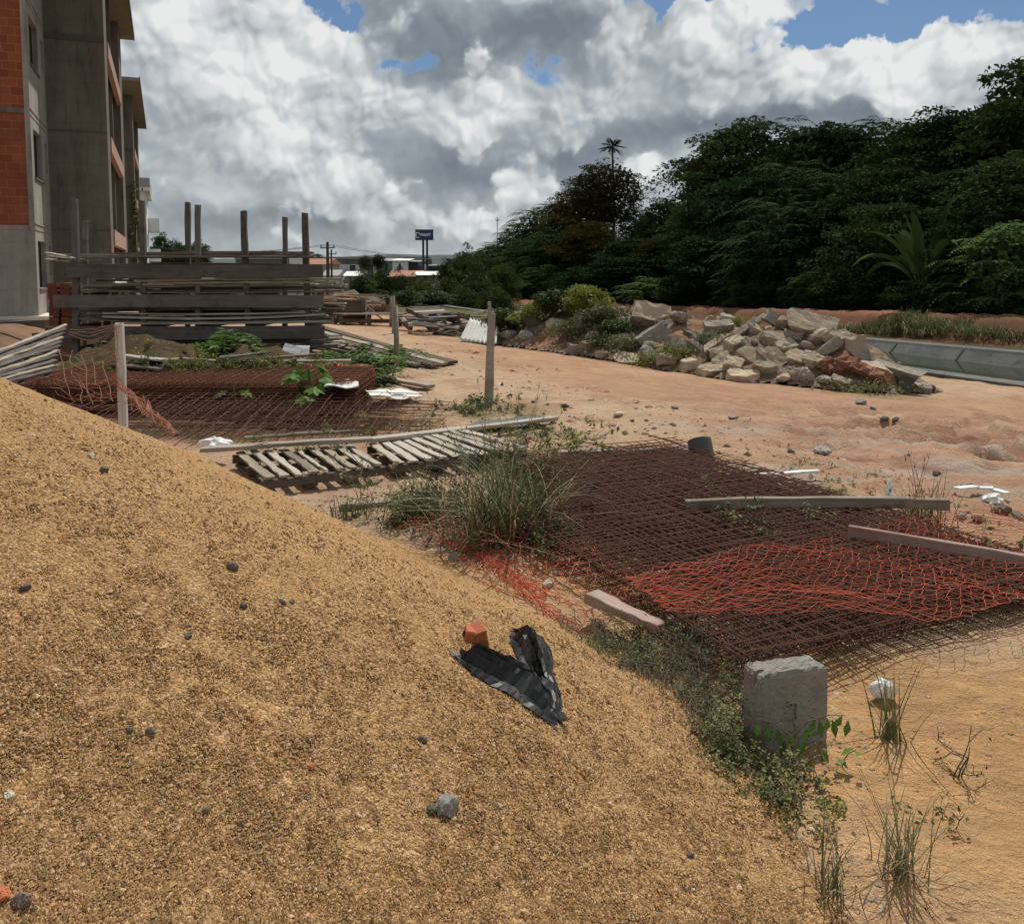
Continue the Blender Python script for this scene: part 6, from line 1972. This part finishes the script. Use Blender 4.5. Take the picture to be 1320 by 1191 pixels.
earth_rub(); rub_base()

SL = [0]
def slab(u, v, wpx, hpx, th, tilt, roll, yaw, mat, label, kind='slab', lift=.0, name='broken_concrete', cat='concrete slab', group=None):
    """broken slab: wpx x hpx on the picture at its distance, broad face turned towards the viewer and tipped back by tilt"""
    q = GH(u, v); d = ray(u, v)
    for (x0, y0, h0), (x1, y1, h1) in zip(RUB[:-1], RUB[1:]):     # never behind the crest of the heap
        a0, a1 = x0 / y0, x1 / y1; sl = d[0] / d[1]
        if min(a0, a1) <= sl <= max(a0, a1):
            yr = y0 + (y1 - y0) * (sl - a0) / (a1 - a0)
            if q.y > yr + .5: q = P(u, v, yr + .1)
    k = q.length / 1100
    SL[0] += 1; sd = 500 + SL[0]
    if kind == 'slab': me = rock_mesh(name, wpx * k, hpx * k / max(.35, math.cos(R(tilt)) + .2), th, sd, 4, True, 2, .06)
    elif kind == 'bar':
        me = rock_mesh(name, wpx * k, hpx * k, th, sd, 0, True, 2, .05)
    else: me = rock_mesh(name, wpx * k, th, hpx * k, sd, 6, False, 2, .05)
    o = mobj(name, me, M[mat])
    Rm = Matrix.Rotation(R(yaw), 4, 'Z')
    if kind in ('slab', 'bar'): Rm = Rm @ Matrix.Rotation(R(90 - tilt), 4, 'X') @ Matrix.Rotation(R(roll), 4, 'Z')
    else: Rm = Rm @ Matrix.Rotation(R(roll), 4, 'Y')
    o.matrix_world = Matrix.Translation(q + Vector((0, 0, lift + (.0 if kind != 'rock' else .02)))) @ Rm
    tag(o, label, cat, group); return o
S = slab
S(837, 416, 50, 30, .38, 32, -16, 12, 'rubble_warm', 'largest dark grey wedge of concrete standing on top of the rubble', lift=.12)
S(844, 436, 40, 30, .16, 30, 40, -6, 'rubble', 'diamond-shaped grey slab below the largest wedge')
S(870, 446, 30, 26, .16, 35, -8, 10, 'rubble', 'grey trapezoid slab right of the diamond-shaped one')
S(876, 416, 22, 15, .3, 0, 12, 20, 'rubble', 'small boulder right of the largest wedge', 'rock', .1)
S(718, 424, 27, 19, .4, 0, -6, 10, 'rubble_warm', 'pale squarish boulder under the weedy top of the rubble', 'rock', .05, 'boulder', 'boulder')
S(656, 434, 20, 12, .3, 0, 0, 0, 'rubble', 'low grey boulder at the left end of the rubble', 'rock', 0, 'boulder', 'boulder')
S(678, 434, 16, 14, .3, 0, 10, 30, 'rubble', 'rounded grey boulder next to the left end of the rubble', 'rock', 0, 'boulder', 'boulder')
S(688, 420, 22, 16, .3, 0, 10, 30, 'concrete_dark', 'dark grey chunk in the shade of the weeds', 'rock', .05, 'boulder', 'boulder')
S(749, 418, 20, 16, .3, 0, -10, 30, 'rubble', 'grey chunk high under the weeds right of the pale boulder', 'rock', .1, 'boulder', 'boulder')
S(742, 452, 16, 17, .2, 4, 0, 18, 'rubble', 'square end of a kerb block facing the track, left part of the rubble', 'bar')
S(766, 446, 38, 6, .14, 60, 16, 10, 'rubble_warm', 'pale kerb length lying behind the square kerb end', 'bar', .06)
S(808, 465, 36, 16, .14, 62, -14, -10, 'rubble_warm', 'pale flat slab at the foot of the rubble’s middle')
S(841, 460, 34, 12, .16, 45, -38, -10, 'rubble', 'slab sloping down to the right below the diamond-shaped slab')
S(765, 437, 22, 14, .3, 0, 0, 20, 'rubble_warm', 'pale chunk behind the kerb length', 'rock', .03, 'boulder', 'boulder')
S(800, 438, 26, 10, .16, 55, 8, 0, 'rubble', 'flat grey piece left of the diamond-shaped slab')
S(812, 446, 22, 9, .14, 40, -50, 0, 'rubble_warm', 'narrow piece leaning on the diamond-shaped slab')
S(838, 450, 16, 14, .25, 0, 20, 0, 'rubble', 'knobbly chunk in front of the diamond-shaped slab', 'rock')
S(775, 458, 15, 10, .25, 0, 0, 0, 'rubble_warm', 'small rounded chunk at the foot of the kerb length', 'rock')
S(806, 419, 28, 11, .2, 50, -6, 0, 'rubble', 'flat piece left of the largest wedge', lift=.05)
S(888, 473, 20, 19, .2, 4, 0, 14, 'rubble_warm', 'square kerb end facing the track in the middle of the rubble', 'bar')
S(921, 452, 52, 8, .16, 60, 36, 14, 'rubble_warm', 'long kerb running up from the square kerb end', 'bar', .12)
S(916, 478, 36, 14, .2, 58, 18, 0, 'rubble_warm', 'flat slab right of the square kerb end')
S(960, 487, 42, 11, .2, 66, -3, 0, 'rubble_warm', 'long low slab lying at the foot of the rubble')
S(972, 462, 36, 20, .14, 42, -42, -6, 'rubble_warm', 'tan slab sliding down to the right, left one of a pair')
S(999, 463, 36, 22, .2, 40, -48, -10, 'rubble_warm', 'thick tan block sliding down to the right, right one of a pair')
S(1028, 463, 30, 18, .2, 48, -30, 6, 'rubble_warm', 'pale rectangular slab right of the sliding pair')
S(1046, 427, 64, 30, .16, 40, -18, 12, 'rubble_warm', 'big pale tilted slab on top of the right end of the rubble', lift=.14)
S(1068, 453, 38, 14, .3, 25, 34, 6, 'rubble', 'thick slab tipped up to the right under the big pale one', lift=.05)
S(1106, 457, 25, 36, .14, 8, 6, 18, 'rubble', 'upright grey slab standing at the right end of the rubble', lift=.08)
S(1154, 486, 54, 11, .18, 64, -26, -24, 'rubble', 'long kerb stone pointing to the viewer at the far right of the rubble', 'bar', .12)
S(1166, 498, 18, 18, .2, 6, 4, -20, 'concrete_dark', 'dark broken end of the long kerb stone', 'bar')
S(958, 432, 40, 7, .16, 40, 36, 6, 'rubble', 'kerb bar leaning to the right near the top, lower one of two', 'bar', .1)
S(972, 426, 46, 7, .16, 40, 34, 6, 'rubble_warm', 'kerb bar leaning to the right near the top, upper one of two', 'bar', .14)
S(995, 418, 24, 18, .16, 30, -40, 0, 'rubble', 'dark slab edge on top left of the big pale slab', lift=.12)
S(997, 441, 30, 15, .2, 58, -4, 0, 'rubble_warm', 'flat pale slab in the middle top of the rubble', lift=.05)
S(1022, 437, 26, 9, .2, 60, -6, 0, 'rubble', 'flat grey slab left below the big pale one', lift=.05)
S(1019, 485, 24, 20, .3, 0, 20, 0, 'rubble_warm', 'angular stone at the foot of the sliding pair', 'rock', 0, 'boulder', 'boulder')
S(1038, 486, 17, 17, .3, 0, 0, 0, 'rubble', 'rounded grey stone at the foot of the rubble', 'rock', 0, 'boulder', 'boulder')
S(1010, 489, 14, 9, .25, 0, 0, 0, 'rubble_warm', 'small low stone left of the rounded grey stone', 'rock', 0, 'boulder', 'boulder')
S(1082, 494, 22, 9, .2, 60, -24, 0, 'rubble_warm', 'flat chip at the foot of the red earth', lift=.0)
S(1062, 491, 16, 10, .25, 0, 0, 0, 'rubble', 'small stone left of the flat chip at the red earth', 'rock', 0, 'boulder', 'boulder')
S(1187, 501, 18, 8, .2, 60, -10, 0, 'rubble', 'flat stone right of the long kerb stone’s end')
S(1202, 502, 6, 7, .1, 0, 0, 0, 'stone_dark', 'tiny dark stone at the far right tip of the rubble', 'rock', 0, 'boulder', 'boulder')
S(1130, 480, 34, 8, .2, 60, -28, -8, 'rubble_warm', 'pale slab edge between the upright slab and the long kerb', lift=.06)
S(906, 438, 40, 8, .2, 50, -6, 0, 'rubble', 'bundle-like flat piece between the largest wedge and the leaning bars', lift=.05)
S(900, 449, 34, 8, .16, 45, -44, 0, 'rubble', 'narrow slab sloping right beside the trapezoid slab')
S(925, 428, 34, 10, .2, 55, 6, 0, 'rubble', 'flat grey slab behind the bundle-like piece', lift=.1)
S(930, 468, 30, 14, .2, 40, 30, 0, 'rubble_warm', 'brownish slab under the long kerb')
S(945, 447, 26, 10, .2, 50, 26, 0, 'rubble_warm', 'tan piece at the upper end of the long kerb', lift=.05)
for (u, v, w, h, t, ti, ro, m, lab) in [
    (930, 460, 30, 13, .16, 50, 22, 'rubble_warm', 'beige slab lying over the upper end of the long kerb'), (1052, 470, 30, 14, .18, 48, -20, 'rubble_warm', 'beige slab in front of the thick tipped slab'),
    (985, 478, 30, 10, .16, 58, -14, 'rubble_warm', 'beige slab under the left one of the sliding pair'), (945, 474, 26, 12, .16, 52, -24, 'rubble_warm', 'beige slab between the flat slab and the sliding pair'),
    (1010, 452, 26, 12, .16, 50, 16, 'rubble_warm', 'beige slab under the flat pale one in the middle top'), (1088, 478, 26, 10, .16, 55, -26, 'rubble_warm', 'beige slab on the red clay wedge'),
    (860, 468, 28, 10, .16, 60, -10, 'rubble_warm', 'beige flat slab low in front of the trapezoid slab'), (775, 426, 26, 10, .18, 58, 10, 'rubble', 'grey slab half under the hanging weed'), (1080, 440, 26, 12, .18, 46, 20, 'rubble_warm', 'beige slab behind the thick tipped slab')]:
    S(u, v, w, h, t, ti, ro, 0, m, lab, lift=.07)
# red broken earth at the right end
def red_wedge():
    q = GH(1118, 486); k = q.length / 1100
    o = mobj('red_clay_lump', rock_mesh('red_clay_lump', 66 * k, .6, 17 * k, 901, 3, False, 3, .16), M['rust_clay'])
    o.matrix_world = Matrix.Translation(q + Vector((0, .1, .08))) @ Euler((0, R(24), R(-12))).to_matrix().to_4x4()
    tag(o, 'wedge of red clay earth between the upright slab and the long kerb', 'clay lump')
    for i, (u, v, w) in enumerate([(1072, 474, 30)]):
        q = GH(u, v); k = q.length / 1100
        o = mobj('red_clay_lump', rock_mesh('red_clay_lump', w * k, .5, 20 * k, 905 + i, 3, False, 3, .12), M['rust_clay'], None, tuple(q)); tag(o, ['red clay lump under the thick tipped slab', 'red brown clay lump left of the sliding pair', 'red clay lump below the pale rectangular slab'][i], 'clay lump')
red_wedge()
# small chunks of the heap
r8 = np.random.default_rng(21); k = 0
protos = [rock_mesh('concrete_chunk', 1, r8.uniform(.6, .9), r8.uniform(.35, .7), 700 + i, 5, i % 3 == 0, 1, .05) for i in range(8)]
pm = []
for i, me in enumerate(protos):
    me.materials.append(M['rubble' if i % 2 else 'rubble_warm']); pm.append(me)
while k < 85:
    i = int(r8.integers(0, len(RUB) - 1)); t = r8.random(); (x0, y0, h0), (x1, y1, h1) = RUB[i], RUB[i + 1]
    x = x0 + (x1 - x0) * t + r8.normal(0, .5); y = y0 + (y1 - y0) * t - abs(r8.normal(0, .95)) + .25
    h = float(heap(np.array([x]), np.array([y]))[0])
    if (h < .01 and r8.random() < .55) or x > 7.25: continue
    s = .12 + .32 * r8.random() ** 2.6
    if h < .02: s *= .5
    z = float(heap_ground(np.array([x]), np.array([y]))[0])
    o = mobj('concrete_chunk', pm[int(r8.integers(0, 8))], None, None, (x, y, z + .12 * s)); o.scale = (s, s, s)
    o.rotation_euler = (r8.uniform(-.6, .6), r8.uniform(-.6, .6), r8.uniform(0, 6.28))
    tag(o, 'small broken concrete chunk lying loose in the long rubble heap', 'concrete chunk', 'small broken chunks of the rubble heap'); k += 1
# bushes and creepers on the rubble
def heap_bush(u, v, h, rad, mat, label, seed, n=2600, leaf=.09):
    q = GH(u, v); r = np.random.default_rng(seed)
    o = empty('weed_bush', tuple(q), label, 'bush', 'weeds growing on the rubble heap')
    me, tips = twigs(14, h, rad * 1.2, seed, .008, .6, 2)
    mobj('stems', me, M['twig_dry'], o)
    C = []
    for _ in range(24):
        c = np.array([r.normal(0, rad * .55), r.normal(0, rad * .35), h * r.uniform(.25, .95)]); c[2] *= math.exp(-.25 * (c[0] / rad) ** 2)
        m = n // 24; C.append(c + unit(r, m) * np.array([.26, .22, .14]) * r.uniform(.3, 1.1, (m, 1)))
    C = np.concatenate(C); V, Fq = leaf_cards(C, unit(r, len(C)) + np.array([0, 0, .2]), leaf, .6, .2, None, r)
    mobj('leaves', rawmesh('leaves', V, Fq), M[mat], o)
heap_bush(748, 412, .75, .62, 'leaf_yellow', 'yellow green bush at the top of the weedy end of the rubble', 1)
heap_bush(712, 410, .7, .7, 'leaf_bush', 'green bush on the weedy end of the rubble, left of the yellow one', 2)
heap_bush(778, 424, .45, .45, 'leaf_weed', 'grey green weed hanging down right of the yellow green bush', 3, 1600)
heap_bush(650, 428, .5, .5, 'leaf_bush', 'green weed at the left tip of the rubble behind the stake', 4, 1600)
heap_bush(796, 428, .25, .35, 'leaf_bush', 'green weed behind the flat piece left of the largest wedge', 11, 1200, .07)
heap_bush(735, 436, .3, .45, 'leaf_weed', 'straggly weed between the pale boulder and the square kerb end', 12, 900, .06)
heap_bush(780, 448, .25, .35, 'leaf_bush', 'small green weed at the upper end of the kerb length', 13, 700, .06)
heap_bush(835, 468, .15, .3, 'leaf_yellow', 'low yellow weed at the foot of the slab sloping right', 14, 500, .05)
heap_bush(690, 418, .5, .35, 'leaf_yellow', 'yellowish weed over the dark chunk at the left of the rubble', 5, 900)
heap_bush(812, 452, .3, .35, 'leaf_weed', 'green weed between the slabs in the middle of the rubble', 6, 900, .07)
heap_bush(868, 460, .18, .4, 'leaf_yellow', 'low yellow green weed in front of the trapezoid slab', 7, 700, .06)
heap_bush(950, 420, .35, .4, 'leaf_yellow', 'yellow green weed at the top beside the leaning bars', 8, 900, .07)
heap_bush(915, 444, .2, .3, 'leaf_weed', 'small green weed among the flat pieces', 9, 500, .06)
heap_bush(1125, 505, .12, .8, 'leaf_weed', 'flat weed carpet at the right foot of the rubble', 10, 900, .05)

# ------------------------------------------------------------------ junk beyond the track
def debris_pile():
    r = np.random.default_rng(14)
    for i, (u, v, w, d, h, rz, rx, lab) in enumerate([(560, 432, 1.5, 1.0, .14, .1, .0, 'broken dark pallet lowest in the jumble left of the corrugated sheet'), (588, 428, 1.5, 1.0, .14, -.15, .05, 'broken dark pallet with a pale top board in the jumble'), (545, 424, 1.4, 1.0, .14, .5, .25, 'dark pallet tipped on the left side of the jumble'), (575, 418, 1.4, 1.0, .14, -.4, -.2, 'dark pallet on the back of the jumble'), (612, 420, 1.4, 1.0, .14, .3, .15, 'grey pallet behind the corrugated sheet'), (556, 412, 1.3, 1.0, .14, .9, .3, 'dark pallet crowning the jumble')]):
        q = G(u, v if v > 425 else 428); lift = 0 if v > 425 else (428 - v) * q.y / 1100
        o = empty('broken_pallet', (q.x, q.y + .4, q.z + lift + .05), lab, 'pallet', 'broken pallets in the jumble beyond the track', rot=(rx, r.uniform(-.15, .15), rz))
        for k in range(6):
            if r.random() < .2: continue
            y = -d / 2 + (k + .5) * d / 6; mb = MB(); mb.box(-w / 2 + r.uniform(-.05, .2), w / 2 - r.uniform(-.05, .2), y - .055, y + .055, h, h + .022); mb.build('slat', M['timber_grey' if r.random() < .7 else 'timber_pale'], o)
        for x in (-w * .45, 0, w * .45):
            mb = MB(); mb.box(x - .045, x + .045, -d / 2, d / 2, .02, h - .003); mb.build('bearer', M['timber_grey'], o)
    for k in range(16):
        q = G(r.uniform(520, 640), r.uniform(422, 434)); L = r.uniform(.6, 1.8); a = r.uniform(-.9, .9); z = q.z + r.uniform(.05, .5)
        A = Vector((q.x, q.y + r.uniform(0, 1), z)); loose_plank(A, A + Vector((L * math.cos(a), L * math.sin(a) * .6, r.uniform(-.25, .25))), .13, .03, ['timber_grey', 'timber_light', 'timber_grey', 'timber_pale'][k % 4], 'broken plank in the jumble of pallets beyond the track', 'broken planks in the jumble beyond the track')
debris_pile()
def corrugated():
    a, b, c, d = G(592, 441), G(640, 447), P(642, 424, G(640, 447).y + .9), P(606, 413, G(592, 441).y + .9)
    nx, ny = 90, 8; V = []; Fc = []
    nrm = (b - a).cross(d - a).normalized()
    for j in range(ny + 1):
        for i in range(nx + 1):
            p = a.lerp(b, i / nx).lerp(d.lerp(c, i / nx), j / ny) + nrm * .028 * math.sin(i / nx * 2 * math.pi * 8.5); V.append(tuple(p + Vector((0, 0, .05))))
    for j in range(ny):
        for i in range(nx): q = j * (nx + 1) + i; Fc.append((q, q + 1, q + nx + 2, q + nx + 1))
    me = rawmesh('corrugated_sheet', V, Fc, True)
    o = mobj('corrugated_sheet', me, M['cement_sheet']); md = o.modifiers.new('thick', 'SOLIDIFY'); md.thickness = .008
    tag(o, 'whitish corrugated roofing sheet leaning on the jumble beside the stake', 'roofing sheet')
corrugated()
def trestle():
    q = G(478, 419); o = empty('timber_trestle', tuple(q), 'low timber trestle with a plank top beside the far poles', 'trestle')
    for (x, y) in ((-.85, -.3), (.85, -.3), (-.85, .4), (.85, .4), (0, -.3)):
        mb = MB(); mb.bar((x, y, -.05), (x, y, .32), .12, .1, up=(0, 1, 0)); mb.build('leg', M['timber_brown'], o)
    for k in range(4):
        mb = MB(); mb.box(-1.1 + .05 * k, 1.05 + .04 * k, -.42 + .23 * k, -.22 + .23 * k, .33, .37); mb.build('top_board', M['timber_light' if k == 0 else 'timber_brown'], o)
    mb = MB(); mb.box(-.95, .95, -.34, -.30, .08, .2); mb.build('brace', M['timber_brown'], o)
trestle()
def crate(u, v, Y, w, d, h, lab, rz=0):
    q = P(u, v, Y); z = onground(q.x, q.y); o = empty('timber_crate', (q.x, q.y, z), lab, 'crate', None, rot=(0, 0, rz))
    for s in (-1, 1):
        for k in range(4):
            zz = h * k / 4 + .02
            mb = MB(); mb.box(-w / 2, w / 2, s * d / 2 - .015, s * d / 2 + .015, zz, zz + h / 4 - .03); mb.build('side_board', M['timber_brown'], o)
            mb = MB(); mb.box(s * w / 2 - .015, s * w / 2 + .015, -d / 2 + .017, d / 2 - .017, zz, zz + h / 4 - .03); mb.build('end_board', M['timber_rack'], o)
        for t in (-1, 1):
            mb = MB(); mb.box(s * (w / 2 - .06) - .04, s * (w / 2 - .06) + .04, t * (d / 2 + .017), t * (d / 2 + .05), -.05, h); mb.build('corner_post', M['timber_rack'], o)
crate(452, 412, 27.0, .95, .8, .72, 'brown board crate on the track left of the trestle', .1)
crate(430, 410, 28.5, 1.0, .9, .6, 'smaller brown board crate half behind the rack’s right end', -.1)
def cross_frame():
    q = P(478, 408, 28); z = onground(q.x, q.y); o = empty('cross_frame', (q.x, q.y, z), 'thin grey crossed frame standing behind the trestle', 'frame')
    for (a, b) in (((-.5, 0, 0), (.55, 0, .9)), ((.5, .05, 0), (-.5, .05, .85)), ((-.55, 0, .9), (.6, 0, .86))):
        mb = MB(); mb.bar(a, b, .06, .05); mb.build('bar', M['timber_light'], o)
cross_frame()
r9 = np.random.default_rng(31)
for k in range(26):
    q = P(r9.uniform(400, 448), 395, r9.uniform(33, 37)); z = onground(q.x, q.y) + r9.uniform(.05, .85) * (1 - abs(q.x + 6.7) / 6)
    L = r9.uniform(1.2, 3.0); a = r9.uniform(-.6, .6); A = Vector((q.x, q.y, z))
    loose_plank(A - Vector((L / 2, 0, r9.uniform(-.1, .15))), A + Vector((L / 2, L * math.sin(a) * .6, r9.uniform(-.15, .15))), .2, .05, ['timber_pale', 'timber_tan', 'timber_tan'][k % 3] if 'timber_tan' in M else 'timber_pale', 'tan offcut plank in the heap behind the crates', 'tan planks heaped behind the crates')
crumple('soil_heap', Vector((P(425, 395, 36).x, 36, onground(-7.4, 36) - .05)), (2.2, 1.2, .75), 'plinth', 'low brown soil heap under the tan planks behind the crates', 'soil heap', 17)

# ------------------------------------------------------------------ leafy plants around the stack and the rack
def pinnate(loc, n, L, leaf, mat, label, seed, h=.3, group=None):
    r = np.random.default_rng(seed); o = empty('leafy_plant', tuple(loc), label, 'plant', group)
    mb = MB(); cd = Cards()
    for i in range(n):
        a = r.uniform(0, 6.28); up = r.uniform(.3, 1.1); l = L * r.uniform(.6, 1.1); hx, hy = math.cos(a), math.sin(a); b0 = np.array([r.normal(0, .06), r.normal(0, .06), h * r.uniform(.1, 1)])
        m = 12; t = np.linspace(.05, 1, m); C0 = b0 + np.stack([hx * l * t, hy * l * t, l * (up * t - (up * .9 + .15) * t * t)], 1)
        mb.tube([Vector(b0) * .3] + [Vector(c) for c in C0[::3]], .004, 4, cap=False)
        for sg in (-1, 1):
            dr = np.tile(np.array([-hy * sg + hx * .3, hx * sg + hy * .3, -.12]), (m, 1)) + r.normal(0, .12, (m, 3)); dr /= np.linalg.norm(dr, axis=1, keepdims=True)
            ln = leaf * (1.1 - .6 * np.abs(t - .45)); cd.add(*leaf_cards(C0 + dr * ln[:, None] * .5, dr, ln, .36, .12, r.normal(0, .2, (m, 3)), r))
    mb.build('stems', M['twig_dry'], o); mobj('leaves', cd.mesh('leaves'), M[mat], o)
for i, (u, v, Y, n, L, lab) in enumerate([(182, 466, 12.4, 9, .42, 'bright feathery plant at the left below the lowest rail'), (236, 462, 12.3, 12, .55, 'bright feathery plant in the middle below the lowest rail'), (268, 462, 12.4, 12, .5, 'bright feathery plant right of the middle one below the lowest rail'), (300, 452, 12.5, 9, .6, 'tallest feathery plant reaching over the lowest rail'), (212, 466, 12.4, 7, .4, 'small feathery plant between the left and middle ones'),
                                       (425, 470, 13.0, 14, .6, 'leafy green plant right of the rack, among the slanting planks'), (455, 472, 13.2, 14, .6, 'leafy green plant beside the slanting planks, middle of the weeds'), (485, 478, 13.0, 12, .5, 'leafy plant at the foot of the front pale pole'), (440, 488, 12.2, 12, .5, 'low leafy plant in front of the weeds by the orange heap'), (478, 492, 12.3, 10, .45, 'low leafy plant near the lone grey plank'), (520, 455, 14.6, 7, .6, 'arching leafy plant right of the front pale pole'), (470, 462, 14.4, 10, .5, 'leafy plant behind the weeds, over the slanting planks'), (335, 470, 12.4, 6, .4, 'sparse feathery plant under the right part of the rack')]):
    q = P(u, v, Y); q.z = q.z - .12 if Y < 12.6 else onground(q.x, q.y); pinnate(q, int(n * 1.4), L * 1.15, .16 if i < 5 else .14, 'leaf_bright' if i < 8 or i in (10, 12) else 'leaf_bush', lab, 600 + i, .3, 'leafy plants around the rack')
def papaya(u, v, Y, vt, n, size, label, seed):
    b = P(u, v, Y); t = P(u, vt, Y); o = empty('broad_leaf_plant', tuple(b), label, 'plant'); r = np.random.default_rng(seed)
    H = (t - b).length; mb = MB(); mb.tube([(0, 0, -.05), (.02, 0, H * .5), (0, 0, H * .9)], [.014, .012, .007], 6); st = mb.build('stem', M['leaf_weed'], o)
    for i in range(n):
        a = r.uniform(0, 6.28); z = H * r.uniform(.25, 1); L = size * r.uniform(.5, 1.0); p0 = Vector((0, 0, z * .85)); p1 = p0 + Vector((math.cos(a) * L, math.sin(a) * L, L * .35))
        mb = MB(); mb.tube([p0, p1], .004, 4, cap=False)
        # lobed blade hanging from the stalk's end
        s = size * r.uniform(.75, 1.1); nl = 7; dn = Vector((math.cos(a) * .6, math.sin(a) * .6 - .25, -.65)).normalized(); sd = dn.cross(Vector((0, 0, 1))).normalized(); V = [tuple(p1)]
        for k in range(nl * 2 + 1):
            th = (k / (nl * 2) - .5) * 2 * 2.3; rr = s * (.62 if k % 2 else .42) * (1 - .12 * abs(th)); V.append(tuple(p1 + dn * (rr * math.cos(th) + .05 * s) + sd * rr * math.sin(th) + dn.cross(sd) * (-.12 * s * math.cos(2 * th))))
        b0 = len(mb.v); mb.v += V; mb.f += [(b0, b0 + 1 + k, b0 + 2 + k) for k in range(nl * 2)]
        mb.build('leaf', M['leaf_bright'], o)
papaya(399, 545, 9.5, 468, 13, .26, 'plant with big bright lobed leaves standing before the rusty stack', 1)
papaya(302, 543, 9.6, 492, 6, .22, 'smaller plant with a few dark lobed leaves before the rusty stack', 2)
for i, (u, v) in enumerate([(335, 600), (395, 598), (430, 588), (520, 580), (560, 573), (480, 562)]):
    weed(G(u, v), ['thin weed growing up through the left slats of the near pallet', 'yellowish weed growing through the middle of the near pallet', 'weed growing through the right slats of the near pallet', 'weed between the two pallets', 'weed poking through the second pallet', 'weed behind the joint of the two long planks'][i], .34, .1, 640 + i, 6, .035, 2, 'leaf_yellow' if i % 2 else 'leaf_weed', bend=.25)

# litter plants over the earth heap, and grass clumps along the canal bank
for i, (u, v, Y, h, sp, n) in enumerate([(180, 478, 11.2, .25, .6, 22), (215, 482, 11.0, .22, .6, 22), (255, 482, 11.0, .25, .6, 22), (300, 480, 11.1, .22, .6, 20), (345, 478, 11.2, .25, .6, 22), (380, 484, 11.2, .2, .5, 16), (235, 470, 11.9, .3, .7, 22), (320, 468, 12.0, .3, .7, 22)]):
    q = P(u, v, Y); q.z = onground(q.x, q.y) + .42
    weed(q, 'low straggly weed among the litter on the brown earth heap', h, sp, 660 + i, n, .045, 2, 'leaf_weed' if i % 2 else 'leaf_yellow', 'twig_dry', group='straggly weeds on the brown earth heap', bend=.8)
for i, (u, v) in enumerate([(1135, 424), (1160, 420), (1185, 424), (1210, 421), (1235, 425), (1150, 431), (1200, 430), (1175, 413), (1120, 430), (1260, 432), (1095, 428), (1300, 437)]):
    q = G(u, v); grass_tuft(q, 'rough green grass clump on the bank beyond the canal', 190, .55, 1.5, .03, 680 + i, droop=.7, group='grass clumps on the bank beyond the canal', dry=40)

r10 = np.random.default_rng(51)
for k in range(16):
    q = P(r10.uniform(175, 390), r10.uniform(455, 484), r10.uniform(10.9, 12.6)); L = r10.uniform(.5, 1.5); a = r10.uniform(-.5, .5)
    loose_plank(q - Vector((L / 2, 0, r10.uniform(-.04, .04))), q + Vector((L / 2 * math.cos(a), L * math.sin(a), r10.uniform(-.05, .08))), r10.uniform(.08, .16), .025, ['timber_brown', 'timber_light', 'timber_grey', 'timber_pale'][k % 4], 'old board end lying in the litter on the brown earth heap', 'board ends on the brown earth heap')
